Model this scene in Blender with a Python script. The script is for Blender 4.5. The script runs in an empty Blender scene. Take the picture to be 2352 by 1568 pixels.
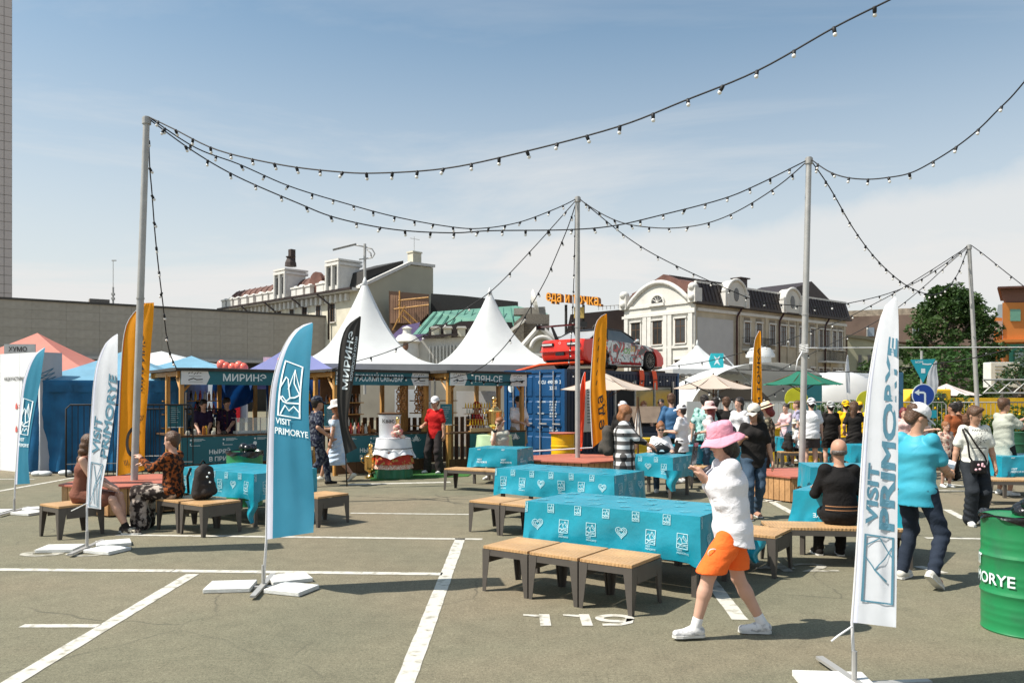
import bpy, bmesh, math, random
import numpy as np
from mathutils import Vector, Matrix
sc = bpy.context.scene
R = math.radians
# ------------------------------------------------------------------ camera, sky, sun, exposure
cam = bpy.data.cameras.new('camera'); camo = bpy.data.objects.new('camera', cam)
sc.collection.objects.link(camo); sc.camera = camo
CH = 1.8; F = 1829.0; CX = 1176.0; HY = 910.0     # eye height, focal length and horizon (2352 px wide picture)
camo.location = (0, 0, CH); camo.rotation_euler = (R(90), 0, 0)
cam.sensor_width = 36; cam.lens = 28; cam.shift_y = 126/2352; cam.clip_start = 0.05; cam.clip_end = 3000
cam.dof.use_dof = True; cam.dof.focus_distance = 11; cam.dof.aperture_fstop = 5.6
SUN_EL, SUN_AZ = R(54), R(-104)     # azimuth of the sun measured from +Y towards +X
w = bpy.data.worlds.new('World'); sc.world = w; w.use_nodes = True
nt = w.node_tree; nt.nodes.clear()
def N(nt, t, **k):
    n = nt.nodes.new(t)
    for a, b in k.items():
        if a in n.inputs: n.inputs[a].default_value = b
        else: setattr(n, a, b)
    return n
L = lambda nt, a, b: nt.links.new(a, b)
sky = N(nt, 'ShaderNodeTexSky', sky_type='NISHITA', sun_disc=False, sun_elevation=SUN_EL, sun_rotation=SUN_AZ,
        air_density=1.0, dust_density=1.6, ozone_density=1.0, altitude=20)
geo = N(nt, 'ShaderNodeTexCoord')
sep = N(nt, 'ShaderNodeSeparateXYZ'); L(nt, geo.outputs['Generated'], sep.inputs[0])
# thin high cloud, denser towards the horizon
zz = N(nt, 'ShaderNodeMath', operation='ADD'); zz.inputs[1].default_value = 0.12; L(nt, sep.outputs['Z'], zz.inputs[0])
dx = N(nt, 'ShaderNodeMath', operation='DIVIDE'); L(nt, sep.outputs['X'], dx.inputs[0]); L(nt, zz.outputs[0], dx.inputs[1])
dy = N(nt, 'ShaderNodeMath', operation='DIVIDE'); L(nt, sep.outputs['Y'], dy.inputs[0]); L(nt, zz.outputs[0], dy.inputs[1])
cmb = N(nt, 'ShaderNodeCombineXYZ'); L(nt, dx.outputs[0], cmb.inputs[0]); L(nt, dy.outputs[0], cmb.inputs[1])
mp = N(nt, 'ShaderNodeMapping'); mp.inputs['Scale'].default_value = (0.45, 0.9, 1); mp.inputs['Rotation'].default_value = (0, 0, R(-22)); mp.inputs['Location'].default_value = (3.1, 1.7, 0)
L(nt, cmb.outputs[0], mp.inputs[0])
n1 = N(nt, 'ShaderNodeTexNoise'); n1.inputs['Scale'].default_value = 0.9; n1.inputs['Detail'].default_value = 8; n1.inputs['Roughness'].default_value = 0.62; n1.inputs['Distortion'].default_value = 0.6
L(nt, mp.outputs[0], n1.inputs['Vector'])
cr = N(nt, 'ShaderNodeValToRGB'); cr.color_ramp.elements[0].position = 0.47; cr.color_ramp.elements[1].position = 0.78; L(nt, n1.outputs['Fac'], cr.inputs[0])
lo = N(nt, 'ShaderNodeMapRange'); lo.inputs[1].default_value = 0.02; lo.inputs[2].default_value = 0.50; lo.inputs[3].default_value = 1; lo.inputs[4].default_value = 0; lo.interpolation_type = 'SMOOTHSTEP'
L(nt, sep.outputs['Z'], lo.inputs[0])
# cloud bank low on the right
bx = N(nt, 'ShaderNodeMath', operation='MULTIPLY_ADD'); bx.inputs[1].default_value = 0.13; bx.inputs[2].default_value = 0.205; L(nt, sep.outputs['X'], bx.inputs[0])
nb = N(nt, 'ShaderNodeTexNoise'); nb.inputs['Scale'].default_value = 5; nb.inputs['Detail'].default_value = 6; L(nt, geo.outputs['Generated'], nb.inputs['Vector'])
bn = N(nt, 'ShaderNodeMath', operation='MULTIPLY_ADD'); bn.inputs[1].default_value = 0.14; bn.inputs[2].default_value = -0.07; L(nt, nb.outputs['Fac'], bn.inputs[0])
b2 = N(nt, 'ShaderNodeMath', operation='ADD'); L(nt, bx.outputs[0], b2.inputs[0]); L(nt, bn.outputs[0], b2.inputs[1])
b3 = N(nt, 'ShaderNodeMath', operation='SUBTRACT'); L(nt, b2.outputs[0], b3.inputs[0]); L(nt, sep.outputs['Z'], b3.inputs[1])
bank = N(nt, 'ShaderNodeMapRange'); bank.inputs[1].default_value = -0.01; bank.inputs[2].default_value = 0.05; bank.interpolation_type = 'SMOOTHSTEP'; L(nt, b3.outputs[0], bank.inputs[0])
bk = N(nt, 'ShaderNodeMath', operation='MULTIPLY'); bxm = N(nt, 'ShaderNodeMapRange', interpolation_type='SMOOTHSTEP'); bxm.inputs[1].default_value = -.22; bxm.inputs[2].default_value = .04; bxm.inputs[4].default_value = .88; L(nt, sep.outputs['X'], bxm.inputs[0]); L(nt, bank.outputs[0], bk.inputs[0]); L(nt, bxm.outputs[0], bk.inputs[1])
a1 = N(nt, 'ShaderNodeMath', operation='MULTIPLY'); a1.inputs[1].default_value = 0.55; L(nt, cr.outputs[0], a1.inputs[0])
l1 = N(nt, 'ShaderNodeMath', operation='MULTIPLY'); l1.inputs[1].default_value = 0.84; L(nt, lo.outputs[0], l1.inputs[0])
mx = N(nt, 'ShaderNodeMath', operation='MAXIMUM'); L(nt, l1.outputs[0], mx.inputs[0]); L(nt, bk.outputs[0], mx.inputs[1])
ad = N(nt, 'ShaderNodeMath', operation='ADD', use_clamp=True); L(nt, mx.outputs[0], ad.inputs[0]); L(nt, a1.outputs[0], ad.inputs[1])
mixc = N(nt, 'ShaderNodeMix', data_type='RGBA'); L(nt, ad.outputs[0], mixc.inputs[0])
SKYTINT = N(nt, 'ShaderNodeMix', data_type='RGBA', blend_type='MULTIPLY'); SKYTINT.inputs[0].default_value = 1
L(nt, sky.outputs[0], SKYTINT.inputs[6]); SKYTINT.inputs[7].default_value = (0.78, 0.90, 0.84, 1)
L(nt, SKYTINT.outputs[2], mixc.inputs[6]); mixc.inputs[7].default_value = (4.55, 4.55, 4.5, 1)
bg = N(nt, 'ShaderNodeBackground', Strength=0.108); L(nt, mixc.outputs[2], bg.inputs[0])
wo = N(nt, 'ShaderNodeOutputWorld'); L(nt, bg.outputs[0], wo.inputs[0])
sun = bpy.data.lights.new('sun', 'SUN'); sun.energy = 4.1; sun.angle = R(0.5); sun.color = (1.0, 0.94, 0.85)
suno = bpy.data.objects.new('sun', sun); sc.collection.objects.link(suno)
sd = Vector((math.sin(SUN_AZ)*math.cos(SUN_EL), math.cos(SUN_AZ)*math.cos(SUN_EL), math.sin(SUN_EL)))
suno.rotation_euler = sd.to_track_quat('Z', 'Y').to_euler(); suno.location = sd*40
sc.view_settings.view_transform = 'Standard'; sc.view_settings.look = 'None'
sc.view_settings.exposure = 0.74; sc.view_settings.gamma = 1
# ------------------------------------------------------------------ helpers
def G(x, y, z=0.0):
    Y = F*(CH-z)/(y-HY); return Vector(((x-CX)*Y/F, Y, z))
def P(x, y, Y): return Vector(((x-CX)*Y/F, Y, CH-(y-HY)*Y/F))
def lin(h):
    h = h.lstrip('#'); c = [int(h[i:i+2], 16)/255 for i in (0, 2, 4)]
    return tuple(((v+.055)/1.055)**2.4 if v > .04045 else v/12.92 for v in c)
MATS = {}
def mat(name, col, rough=.6, var=.08, scale=6, bump=0., bscale=40, metal=0., trans=0., alpha=1., spec=.4, wave=None, col2=None, thr=None, coat=0, dist=0.):
    """procedural surface: base colour with noise variation (col2 = second colour mixed by the noise), fine bump"""
    if name in MATS: return MATS[name]
    if isinstance(col, str): col = lin(col)
    if isinstance(col2, str): col2 = lin(col2)
    m = bpy.data.materials.new(name); m.use_nodes = True; t = m.node_tree; b = t.nodes['Principled BSDF']
    b.inputs['Roughness'].default_value = rough; b.inputs['Metallic'].default_value = metal
    b.inputs['Specular IOR Level'].default_value = spec
    if coat: b.inputs['Coat Weight'].default_value = coat
    tc = N(t, 'ShaderNodeTexCoord')
    n = N(t, 'ShaderNodeTexNoise'); n.inputs['Scale'].default_value = scale; n.inputs['Detail'].default_value = 5; L(t, tc.outputs['Object'], n.inputs['Vector'])
    r = N(t, 'ShaderNodeValToRGB'); L(t, n.outputs['Fac'], r.inputs[0])
    lo_, hi_ = (0.3, 0.7) if thr is None else thr
    r.color_ramp.elements[0].position = lo_; r.color_ramp.elements[1].position = hi_
    c2 = col2 or tuple(min(1, c*(1+var)) for c in col)
    c1 = col if col2 else tuple(c*(1-var) for c in col)
    r.color_ramp.elements[0].color = (*c1, 1); r.color_ramp.elements[1].color = (*c2, 1)
    L(t, r.outputs[0], b.inputs['Base Color'])
    if bump:
        n2 = N(t, 'ShaderNodeTexNoise'); n2.inputs['Scale'].default_value = bscale; n2.inputs['Detail'].default_value = 4; n2.inputs['Distortion'].default_value = dist; L(t, tc.outputs['Object'], n2.inputs['Vector'])
        src = n2.outputs['Fac']
        if wave:
            wv = N(t, 'ShaderNodeTexWave'); wv.inputs['Scale'].default_value = wave; wv.inputs['Distortion'].default_value = 6; wv.inputs['Detail'].default_value = 3
            L(t, tc.outputs['Object'], wv.inputs['Vector']); src = wv.outputs['Fac']
        bp = N(t, 'ShaderNodeBump'); bp.inputs['Strength'].default_value = bump; bp.inputs['Distance'].default_value = .02
        L(t, src, bp.inputs['Height']); L(t, bp.outputs[0], b.inputs['Normal'])
    if trans:
        out = t.nodes['Material Output']; tr = N(t, 'ShaderNodeBsdfTranslucent'); L(t, r.outputs[0], tr.inputs[0])
        ms = N(t, 'ShaderNodeMixShader'); ms.inputs[0].default_value = trans; L(t, b.outputs[0], ms.inputs[1]); L(t, tr.outputs[0], ms.inputs[2]); L(t, ms.outputs[0], out.inputs[0])
    if alpha < 1: b.inputs['Alpha'].default_value = alpha
    MATS[name] = m; return m
def glassmat(name, col=(.03, .035, .04), rough=.08):
    return mat(name, col, rough, .3, 1.2, spec=.8)
COL = sc.collection
def thing(name, label, cat, loc=(0, 0, 0), rz=0., group=None, kind=None):
    o = bpy.data.objects.new(name, None); COL.objects.link(o); o.location = loc; o.rotation_euler = (0, 0, rz); o.empty_display_size = .1
    tag(o, label, cat, group, kind); return o
def tag(o, label=None, cat=None, group=None, kind=None):
    if label: o['label'] = label
    if cat: o['category'] = cat
    if group: o['group'] = group
    if kind: o['kind'] = kind
    return o
def minv(o):
    M = Matrix.Translation(o.location) @ o.rotation_euler.to_matrix().to_4x4()
    return M.inverted()
def copytree(o, loc=None, rz=None, label=None, parent=None, group=None):
    c = o.copy(); COL.objects.link(c)
    if parent: c.parent = parent
    if loc is not None: c.location = loc
    if rz is not None: c.rotation_euler = (0, 0, rz)
    if label: c['label'] = label
    if group: c['group'] = group
    for ch in list(o.children): copytree(ch, parent=c)
    return c
class MB:
    def __init__(s): s.v = []; s.f = []; s.mi = []; s.m = 0
    def add(s, vs, fs, T=None):
        o = len(s.v)
        if T is not None: vs = [T @ Vector(v) for v in vs]
        s.v.extend([tuple(v) for v in vs]); s.f.extend([tuple(i+o for i in f) for f in fs]); s.mi.extend([s.m]*len(fs)); return s
    def box(s, c, d, T=None, taper=1.0, rz=0):
        x, y, z = d[0]/2, d[1]/2, d[2]/2; vs = []
        for k, t in ((-z, 1.0), (z, taper)):
            for a, b in ((-x, -y), (x, -y), (x, y), (-x, y)):
                a2, b2 = a*t, b*t
                if rz: a2, b2 = a2*math.cos(rz)-b2*math.sin(rz), a2*math.sin(rz)+b2*math.cos(rz)
                vs.append((c[0]+a2, c[1]+b2, c[2]+k))
        return s.add(vs, [(3, 2, 1, 0), (4, 5, 6, 7), (0, 1, 5, 4), (1, 2, 6, 5), (2, 3, 7, 6), (3, 0, 4, 7)], T)
    def bx(s, x0, x1, y0, y1, z0, z1, T=None): return s.box(((x0+x1)/2, (y0+y1)/2, (z0+z1)/2), (x1-x0, y1-y0, z1-z0), T)
    def prism(s, poly, h0, h1, axes='xyz', T=None):
        """polygon in the plane of the first two axes, extruded along the third"""
        n = len(poly); ix = ['xyz'.index(a) for a in axes]; vs = []
        for h in (h0, h1):
            for p in poly:
                q = [0, 0, 0]; q[ix[0]] = p[0]; q[ix[1]] = p[1]; q[ix[2]] = h; vs.append(q)
        fs = [tuple(range(n-1, -1, -1)), tuple(range(n, 2*n))]+[(i, (i+1) % n, n+(i+1) % n, n+i) for i in range(n)]
        return s.add(vs, fs, T)
    def tube(s, pts, r, n=8, cap=True, T=None):
        pts = [Vector(p) for p in pts]; rs = r if isinstance(r, (list, tuple)) else [r]*len(pts); vs = []; fs = []
        up = None
        for i, p in enumerate(pts):
            d = (pts[min(i+1, len(pts)-1)]-pts[max(i-1, 0)]).normalized()
            if up is None: up = Vector((0, 0, 1)) if abs(d.z) < .9 else Vector((1, 0, 0))
            a = d.cross(up).normalized(); b = a.cross(d).normalized(); up = b
            for k in range(n):
                t = 2*math.pi*k/n; vs.append(p+(a*math.cos(t)+b*math.sin(t))*rs[i])
        for i in range(len(pts)-1):
            for k in range(n): fs.append((i*n+k, i*n+(k+1) % n, (i+1)*n+(k+1) % n, (i+1)*n+k))
        if cap: fs.append(tuple(range(n-1, -1, -1))); fs.append(tuple((len(pts)-1)*n+k for k in range(n)))
        return s.add(vs, fs, T)
    def lathe(s, prof, c=(0, 0, 0), n=20, T=None, cap=True, sq=1.0):
        vs = []; fs = []
        for r, z in prof:
            for k in range(n): t = 2*math.pi*k/n; vs.append((c[0]+r*math.cos(t), c[1]+r*math.sin(t)*sq, c[2]+z))
        for i in range(len(prof)-1):
            for k in range(n): fs.append((i*n+k, i*n+(k+1) % n, (i+1)*n+(k+1) % n, (i+1)*n+k))
        if cap: fs.append(tuple(range(n-1, -1, -1))); fs.append(tuple((len(prof)-1)*n+k for k in range(n)))
        return s.add(vs, fs, T)
    def ball(s, c, r, n=10, m=6, sc_=(1, 1, 1)):
        vs = []; fs = []
        for i in range(m+1):
            a = math.pi*i/m
            for k in range(n):
                t = 2*math.pi*k/n; vs.append((c[0]+r*sc_[0]*math.sin(a)*math.cos(t), c[1]+r*sc_[1]*math.sin(a)*math.sin(t), c[2]-r*sc_[2]*math.cos(a)))
        for i in range(m):
            for k in range(n): fs.append((i*n+k, i*n+(k+1) % n, (i+1)*n+(k+1) % n, (i+1)*n+k))
        return s.add(vs, fs)
    def grid(s, fn, nu, nv, close=False):
        vs = [fn(i/nu, j/nv) for j in range(nv+1) for i in range(nu+1)]
        return s.add(vs, [(j*(nu+1)+i, j*(nu+1)+i+1, (j+1)*(nu+1)+i+1, (j+1)*(nu+1)+i) for j in range(nv) for i in range(nu)])
    def build(s, name, mats, parent=None, smooth=False, world=False, bevel=0, **tg):
        me = bpy.data.meshes.new(name); vs = s.v
        if world and parent: Mi = minv(parent); vs = [Mi @ Vector(v) for v in vs]
        me.from_pydata([tuple(v) for v in vs], [], s.f)
        for m in (mats if isinstance(mats, (list, tuple)) else [mats]): me.materials.append(m)
        if any(s.mi): me.polygons.foreach_set('material_index', s.mi)
        if smooth: me.shade_smooth() if hasattr(me, 'shade_smooth') else me.polygons.foreach_set('use_smooth', [True]*len(s.f))
        me.update()
        o = bpy.data.objects.new(name, me); COL.objects.link(o)
        if parent: o.parent = parent
        if smooth == 'angle':
            try:
                me.set_sharp_from_angle(angle=R(35))
            except Exception: pass
        if bevel:
            b = o.modifiers.new('bevel', 'BEVEL'); b.width = bevel; b.segments = 2; b.limit_method = 'ANGLE'
        tag(o, **tg); return o
# ---- lettering
_T = {}
def text2d(body, bold=.022):
    """outline letters triangulated in the plane; returns verts (x right, y up, unit = cap height 1), faces, width"""
    key = (body, bold)
    if key in _T: return _T[key]
    c = bpy.data.curves.new('t', 'FONT'); c.body = body; c.size = 1.4; c.resolution_u = 3; c.align_x = 'LEFT'
    o = bpy.data.objects.new('t', c); COL.objects.link(o)
    dg = bpy.context.evaluated_depsgraph_get(); me = bpy.data.meshes.new_from_object(o.evaluated_get(dg))
    vs = [(v.co.x, v.co.y) for v in me.vertices]; fs = [tuple(p.vertices) for p in me.polygons]
    bpy.data.objects.remove(o); bpy.data.curves.remove(c); bpy.data.meshes.remove(me)
    es = {}; nv = [[0., 0.] for _ in vs]      # thicken the strokes: push the outline outwards
    for f in fs:
        for i in range(len(f)): es[(f[i], f[(i+1) % len(f)])] = 1
    for a, b in es:
        if (b, a) in es: continue
        ex, ey = vs[b][0]-vs[a][0], vs[b][1]-vs[a][1]; l = math.hypot(ex, ey) or 1
        for i in (a, b): nv[i][0] += ey/l; nv[i][1] -= ex/l
    out = []
    for (x, y), (p, q) in zip(vs, nv):
        l = math.hypot(p, q); k = bold*min(1.6, 2/l)/l if l > .05 else 0; out.append((x+p*k, y+q*k))
    vs = out
    if vs:
        x0 = min(v[0] for v in vs); vs = [(v[0]-x0, v[1]) for v in vs]
    wd = max([v[0] for v in vs] or [0]); _T[key] = (vs, fs, wd); return _T[key]
def ribbon(pts, w, closed=False):
    pts = [Vector(p) for p in pts]; n = len(pts); vs = []; fs = []
    for i, p in enumerate(pts):
        a = pts[(i-1) % n] if closed or i else pts[i]; b = pts[(i+1) % n] if closed or i < n-1 else pts[i]
        d = (b-a); d = d.normalized() if d.length else Vector((1, 0)); q = Vector((-d.y, d.x))*w/2
        vs += [tuple(p-q), tuple(p+q)]
    m = n if closed else n-1
    for i in range(m): j = (i+1) % n; fs.append((2*i, 2*j, 2*j+1, 2*i+1))
    return vs, fs
class Print:
    """flat print gathered in 2-D, laid on a surface by a mapping function"""
    def __init__(s): s.v = []; s.f = []
    def _a(s, vs, fs): o = len(s.v); s.v += vs; s.f += [tuple(i+o for i in f) for f in fs]; return s
    def text(s, body, x, y, h, wide=1.0, rot=0, center=False, mirror=False, bold=.022):
        vs, fs, wd = text2d(body, bold); c, n_ = math.cos(rot), math.sin(rot); out = []
        for a, b in vs:
            a *= h*wide; b *= h
            if center: a -= wd*h*wide/2
            if mirror: a = -a
            out.append((x+a*c-b*n_, y+a*n_+b*c))
        return s._a(out, fs)
    def line(s, pts, w, closed=False): return s._a(*ribbon(pts, w, closed))
    def rect(s, x0, y0, x1, y1): return s._a([(x0, y0), (x1, y0), (x1, y1), (x0, y1)], [(0, 1, 2, 3)])
    def disc(s, x, y, r, n=14): return s._a([(x+r*math.cos(2*math.pi*k/n), y+r*math.sin(2*math.pi*k/n)) for k in range(n)], [tuple(range(n))])
    def poly(s, pts): return s._a(list(pts), [tuple(range(len(pts)))])
    def frame_logo(s, x, y, sz, w=.05, text=True, m=1):
        T = lambda p: (x+p[0]*sz*m, y+p[1]*sz)
        w *= sz
        s.line([T(p) for p in ((0, 0), (1, 0), (1, 1.25), (0, 1.25))], w*1.5, True)
        for pl in ([(0, .62), (.22, .9), (.34, .86), (.52, .42)], [(.4, .62), (.62, 1.12), (.98, .68)], [(.62, 1.12), (.66, .8), (.98, .55)],
                   [(0, .3), (.15, .42), (.35, .32), (.52, .42), (.75, .46), (1, .56)], [(0, .42), (.2, .3), (.38, .28), (.55, .3), (1, .34)], [(.1, .02), (.3, .22), (.5, .12), (.72, .24), (1, .12)]):
            s.line([T(p) for p in pl], w)
        if text:
            s.text('VISIT', x, y-.28*sz, .17*sz, wide=m); s.text('PRIMORYE', x, y-.52*sz, .17*sz, wide=m)
        return s
    def heart_logo(s, x, y, sz, w=.06):
        for k, q in enumerate((.5, .36, .22)):
            pts = []
            for i in range(22):
                t = 2*math.pi*i/22; pts.append((x+sz*q*(16*math.sin(t)**3)/16, y+sz*q*(13*math.cos(t)-5*math.cos(2*t)-2*math.cos(3*t)-math.cos(4*t))/16))
            s.line(pts, w*sz, True) if k != 1 else s.line(pts[3:19], w*sz)
        return s
    def split(s, L_=.035):      # finer faces, so that the print follows folds
        bm = bmesh.new(); vs = [bm.verts.new((x, y, 0)) for x, y in s.v]
        for f in s.f:
            try: bm.faces.new([vs[i] for i in f])
            except ValueError: pass
        for _ in range(4):
            e = [e for e in bm.edges if e.calc_length() > L_]
            if not e: break
            bmesh.ops.subdivide_edges(bm, edges=e, cuts=1); bmesh.ops.triangulate(bm, faces=[f for f in bm.faces if len(f.verts) > 4])
        bm.verts.index_update(); s.v = [(v.co.x, v.co.y) for v in bm.verts]; s.f = [tuple(v.index for v in f.verts) for f in bm.faces]; bm.free(); return s
    def build(s, name, m, fn, parent, world=False, **tg):
        if name in ('front_print', 'side_print', 'top_print', 'counter_print', 'menu_print'): tg['kind'] = 'stuff'
        b = MB(); b.add([fn(*v) for v in s.v], s.f); return b.build(name, m, parent, world=world, **tg)
# ---- smooth solids from round cones (naive surface nets on a grid)
class Sdf:
    def __init__(s, res): s.res = res; s.p = []; s.cuts = []; s.noise = 0
    def cone(s, a, b, ra, rb, k=.02, sq=None): s.p.append(('c', np.array(a, float), np.array(b, float), ra, rb, k, sq)); return s
    def ell(s, c, r, k=.02, M=None): s.p.append(('e', np.array(c, float), np.array(r, float), M, k)); return s
    def sub(s, c, r, k=.01): s.p.append(('s', np.array(c, float), np.array(r, float), None, k)); return s
    def cut(s, n, d): s.cuts.append((np.array(n, float), d)); return s   # keep n.p <= d
    def mesh(s):
        lo = np.full(3, 1e9); hi = -lo
        bb = []
        for q in s.p:
            if q[0] == 'c':
                m = max(q[3], q[4]); m2 = m*(max(1, q[6][1]) if q[6] else 1)
                l = np.minimum(q[1], q[2])-m2; h = np.maximum(q[1], q[2])+m2; k = q[5]
            else: m = q[2].max(); l = q[1]-m; h = q[1]+m; k = q[4]
            bb.append((l-k*1.6-2*s.res, h+k*1.6+2*s.res))
            if q[0] != 's': lo = np.minimum(lo, l); hi = np.maximum(hi, h)
        lo -= 3*s.res; hi += 3*s.res; n = np.ceil((hi-lo)/s.res).astype(int)+1
        D = np.full(n, 1.0, np.float32); ax = [lo[i]+np.arange(n[i])*s.res for i in range(3)]
        for q, (l, h) in zip(s.p, bb):
            i0 = np.clip(np.floor((l-lo)/s.res).astype(int), 0, n-1); i1 = np.clip(np.ceil((h-lo)/s.res).astype(int)+1, 1, n)
            X, Y, Z = np.meshgrid(*[ax[i][i0[i]:i1[i]].astype(np.float32) for i in range(3)], indexing='ij')
            if q[0] == 'c':
                a, b, ra, rb, k, sq = q[1:]
                px, py, pz = X-a[0], Y-a[1], Z-a[2]
                d = b-a
                if sq is not None:
                    u = np.array(sq[0], float); u /= np.linalg.norm(u); g = 1/sq[1]-1
                    t = (px*u[0]+py*u[1]+pz*u[2])*g; px, py, pz = px+t*u[0], py+t*u[1], pz+t*u[2]
                    d = d+u*np.dot(d, u)*g
                t = np.clip((px*d[0]+py*d[1]+pz*d[2])/max(np.dot(d, d), 1e-9), 0, 1)
                v = np.sqrt((px-t*d[0])**2+(py-t*d[1])**2+(pz-t*d[2])**2)-(ra+(rb-ra)*t)
            else:
                c, r, M, k = q[1:]; px, py, pz = X-c[0], Y-c[1], Z-c[2]
                if M is not None:
                    m_ = np.array(M.transposed()); px, py, pz = (m_[i][0]*px+m_[i][1]*py+m_[i][2]*pz for i in range(3))
                kk = np.sqrt((px/r[0])**2+(py/r[1])**2+(pz/r[2])**2); v = (kk-1)*r.min() if r.max()/r.min() < 3 else (kk-1)*r.min()
            A = D[i0[0]:i1[0], i0[1]:i1[1], i0[2]:i1[2]]
            if q[0] == 's': A[...] = np.maximum(A, -v)
            else:
                hh = np.clip(.5+.5*(A-v)/k, 0, 1); A[...] = A*(1-hh)+v*hh-k*hh*(1-hh)
        X, Y, Z = None, None, None
        if s.cuts or s.noise:
            X, Y, Z = np.meshgrid(*[a.astype(np.float32) for a in ax], indexing='ij')
            if s.noise:
                D += s.noise*(np.sin(Z*52+X*16+3*np.sin(Y*9+Z*6))*np.sin(X*7+Y*8+Z*4+1)*1.5+np.sin((X+Y)*26+Z*9+2*np.sin(Z*8))*.7)
            for nn, d in s.cuts: D = np.maximum(D, X*nn[0]+Y*nn[1]+Z*nn[2]-d)
        I = D < 0; S = I[:-1, :-1, :-1].astype(np.int8)
        sm = sum(I[a:n[0]-1+a, b:n[1]-1+b, c:n[2]-1+c].astype(np.int8) for a in (0, 1) for b in (0, 1) for c in (0, 1))
        act = (sm > 0) & (sm < 8); idx = np.argwhere(act); m = len(idx)
        cid = np.full(act.shape, -1, np.int32); cid[act] = np.arange(m)
        acc = np.zeros((m, 3)); cnt = np.zeros(m)
        co = [(a, b, c) for a in (0, 1) for b in (0, 1) for c in (0, 1)]
        for a in co:
            for b in co:
                if sum(abs(a[i]-b[i]) for i in range(3)) == 1 and a < b:
                    va = D[idx[:, 0]+a[0], idx[:, 1]+a[1], idx[:, 2]+a[2]]; vb = D[idx[:, 0]+b[0], idx[:, 1]+b[1], idx[:, 2]+b[2]]
                    cr_ = (va < 0) != (vb < 0); t = np.where(cr_, va/np.where(cr_, va-vb, 1), 0)
                    for i in range(3): acc[:, i] += cr_*(a[i]+(b[i]-a[i])*t)
                    cnt += cr_
        V = (idx+acc/cnt[:, None])*s.res+lo
        Q = []
        for axn in range(3):
            sl = [slice(None)]*3; sl2 = [slice(None)]*3; sl[axn] = slice(0, -1); sl2[axn] = slice(1, None)
            ch = I[tuple(sl)] != I[tuple(sl2)]
            e = np.argwhere(ch); o1, o2 = [i for i in range(3) if i != axn]
            e = e[(e[:, o1] > 0) & (e[:, o2] > 0) & (e[:, o1] < n[o1]-1) & (e[:, o2] < n[o2]-1)]
            ins = I[tuple(e.T)]
            def g(a, b):
                f = e.copy(); f[:, o1] -= a; f[:, o2] -= b; return cid[tuple(f.T)]
            q = np.stack([g(0, 0), g(1, 0), g(1, 1), g(0, 1)], 1)
            fl = ins if axn != 1 else ~ins
            q[~fl] = q[~fl][:, ::-1]; q = q[(q >= 0).all(1)]
            Q.append(q)
        return V, np.concatenate(Q)
    def build(s, name, m, parent=None, T=None, smooth=True, **tg):
        V, Q = s.mesh()
        if T is not None:
            A = np.array(T); V = V @ A[:3, :3].T+A[:3, 3]
        me = bpy.data.meshes.new(name); me.vertices.add(len(V)); me.vertices.foreach_set('co', V.astype(np.float32).ravel())
        me.loops.add(4*len(Q)); me.loops.foreach_set('vertex_index', Q.astype(np.int32).ravel())
        me.polygons.add(len(Q)); me.polygons.foreach_set('loop_start', np.arange(0, 4*len(Q), 4, dtype=np.int32))
        me.update(calc_edges=True)
        me.polygons.foreach_set('use_smooth', np.ones(len(Q), bool)); me.materials.append(m); me.update()
        o = bpy.data.objects.new(name, me); COL.objects.link(o)
        if parent: o.parent = parent
        tag(o, **tg); return o
rnd = random.Random(7)
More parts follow.
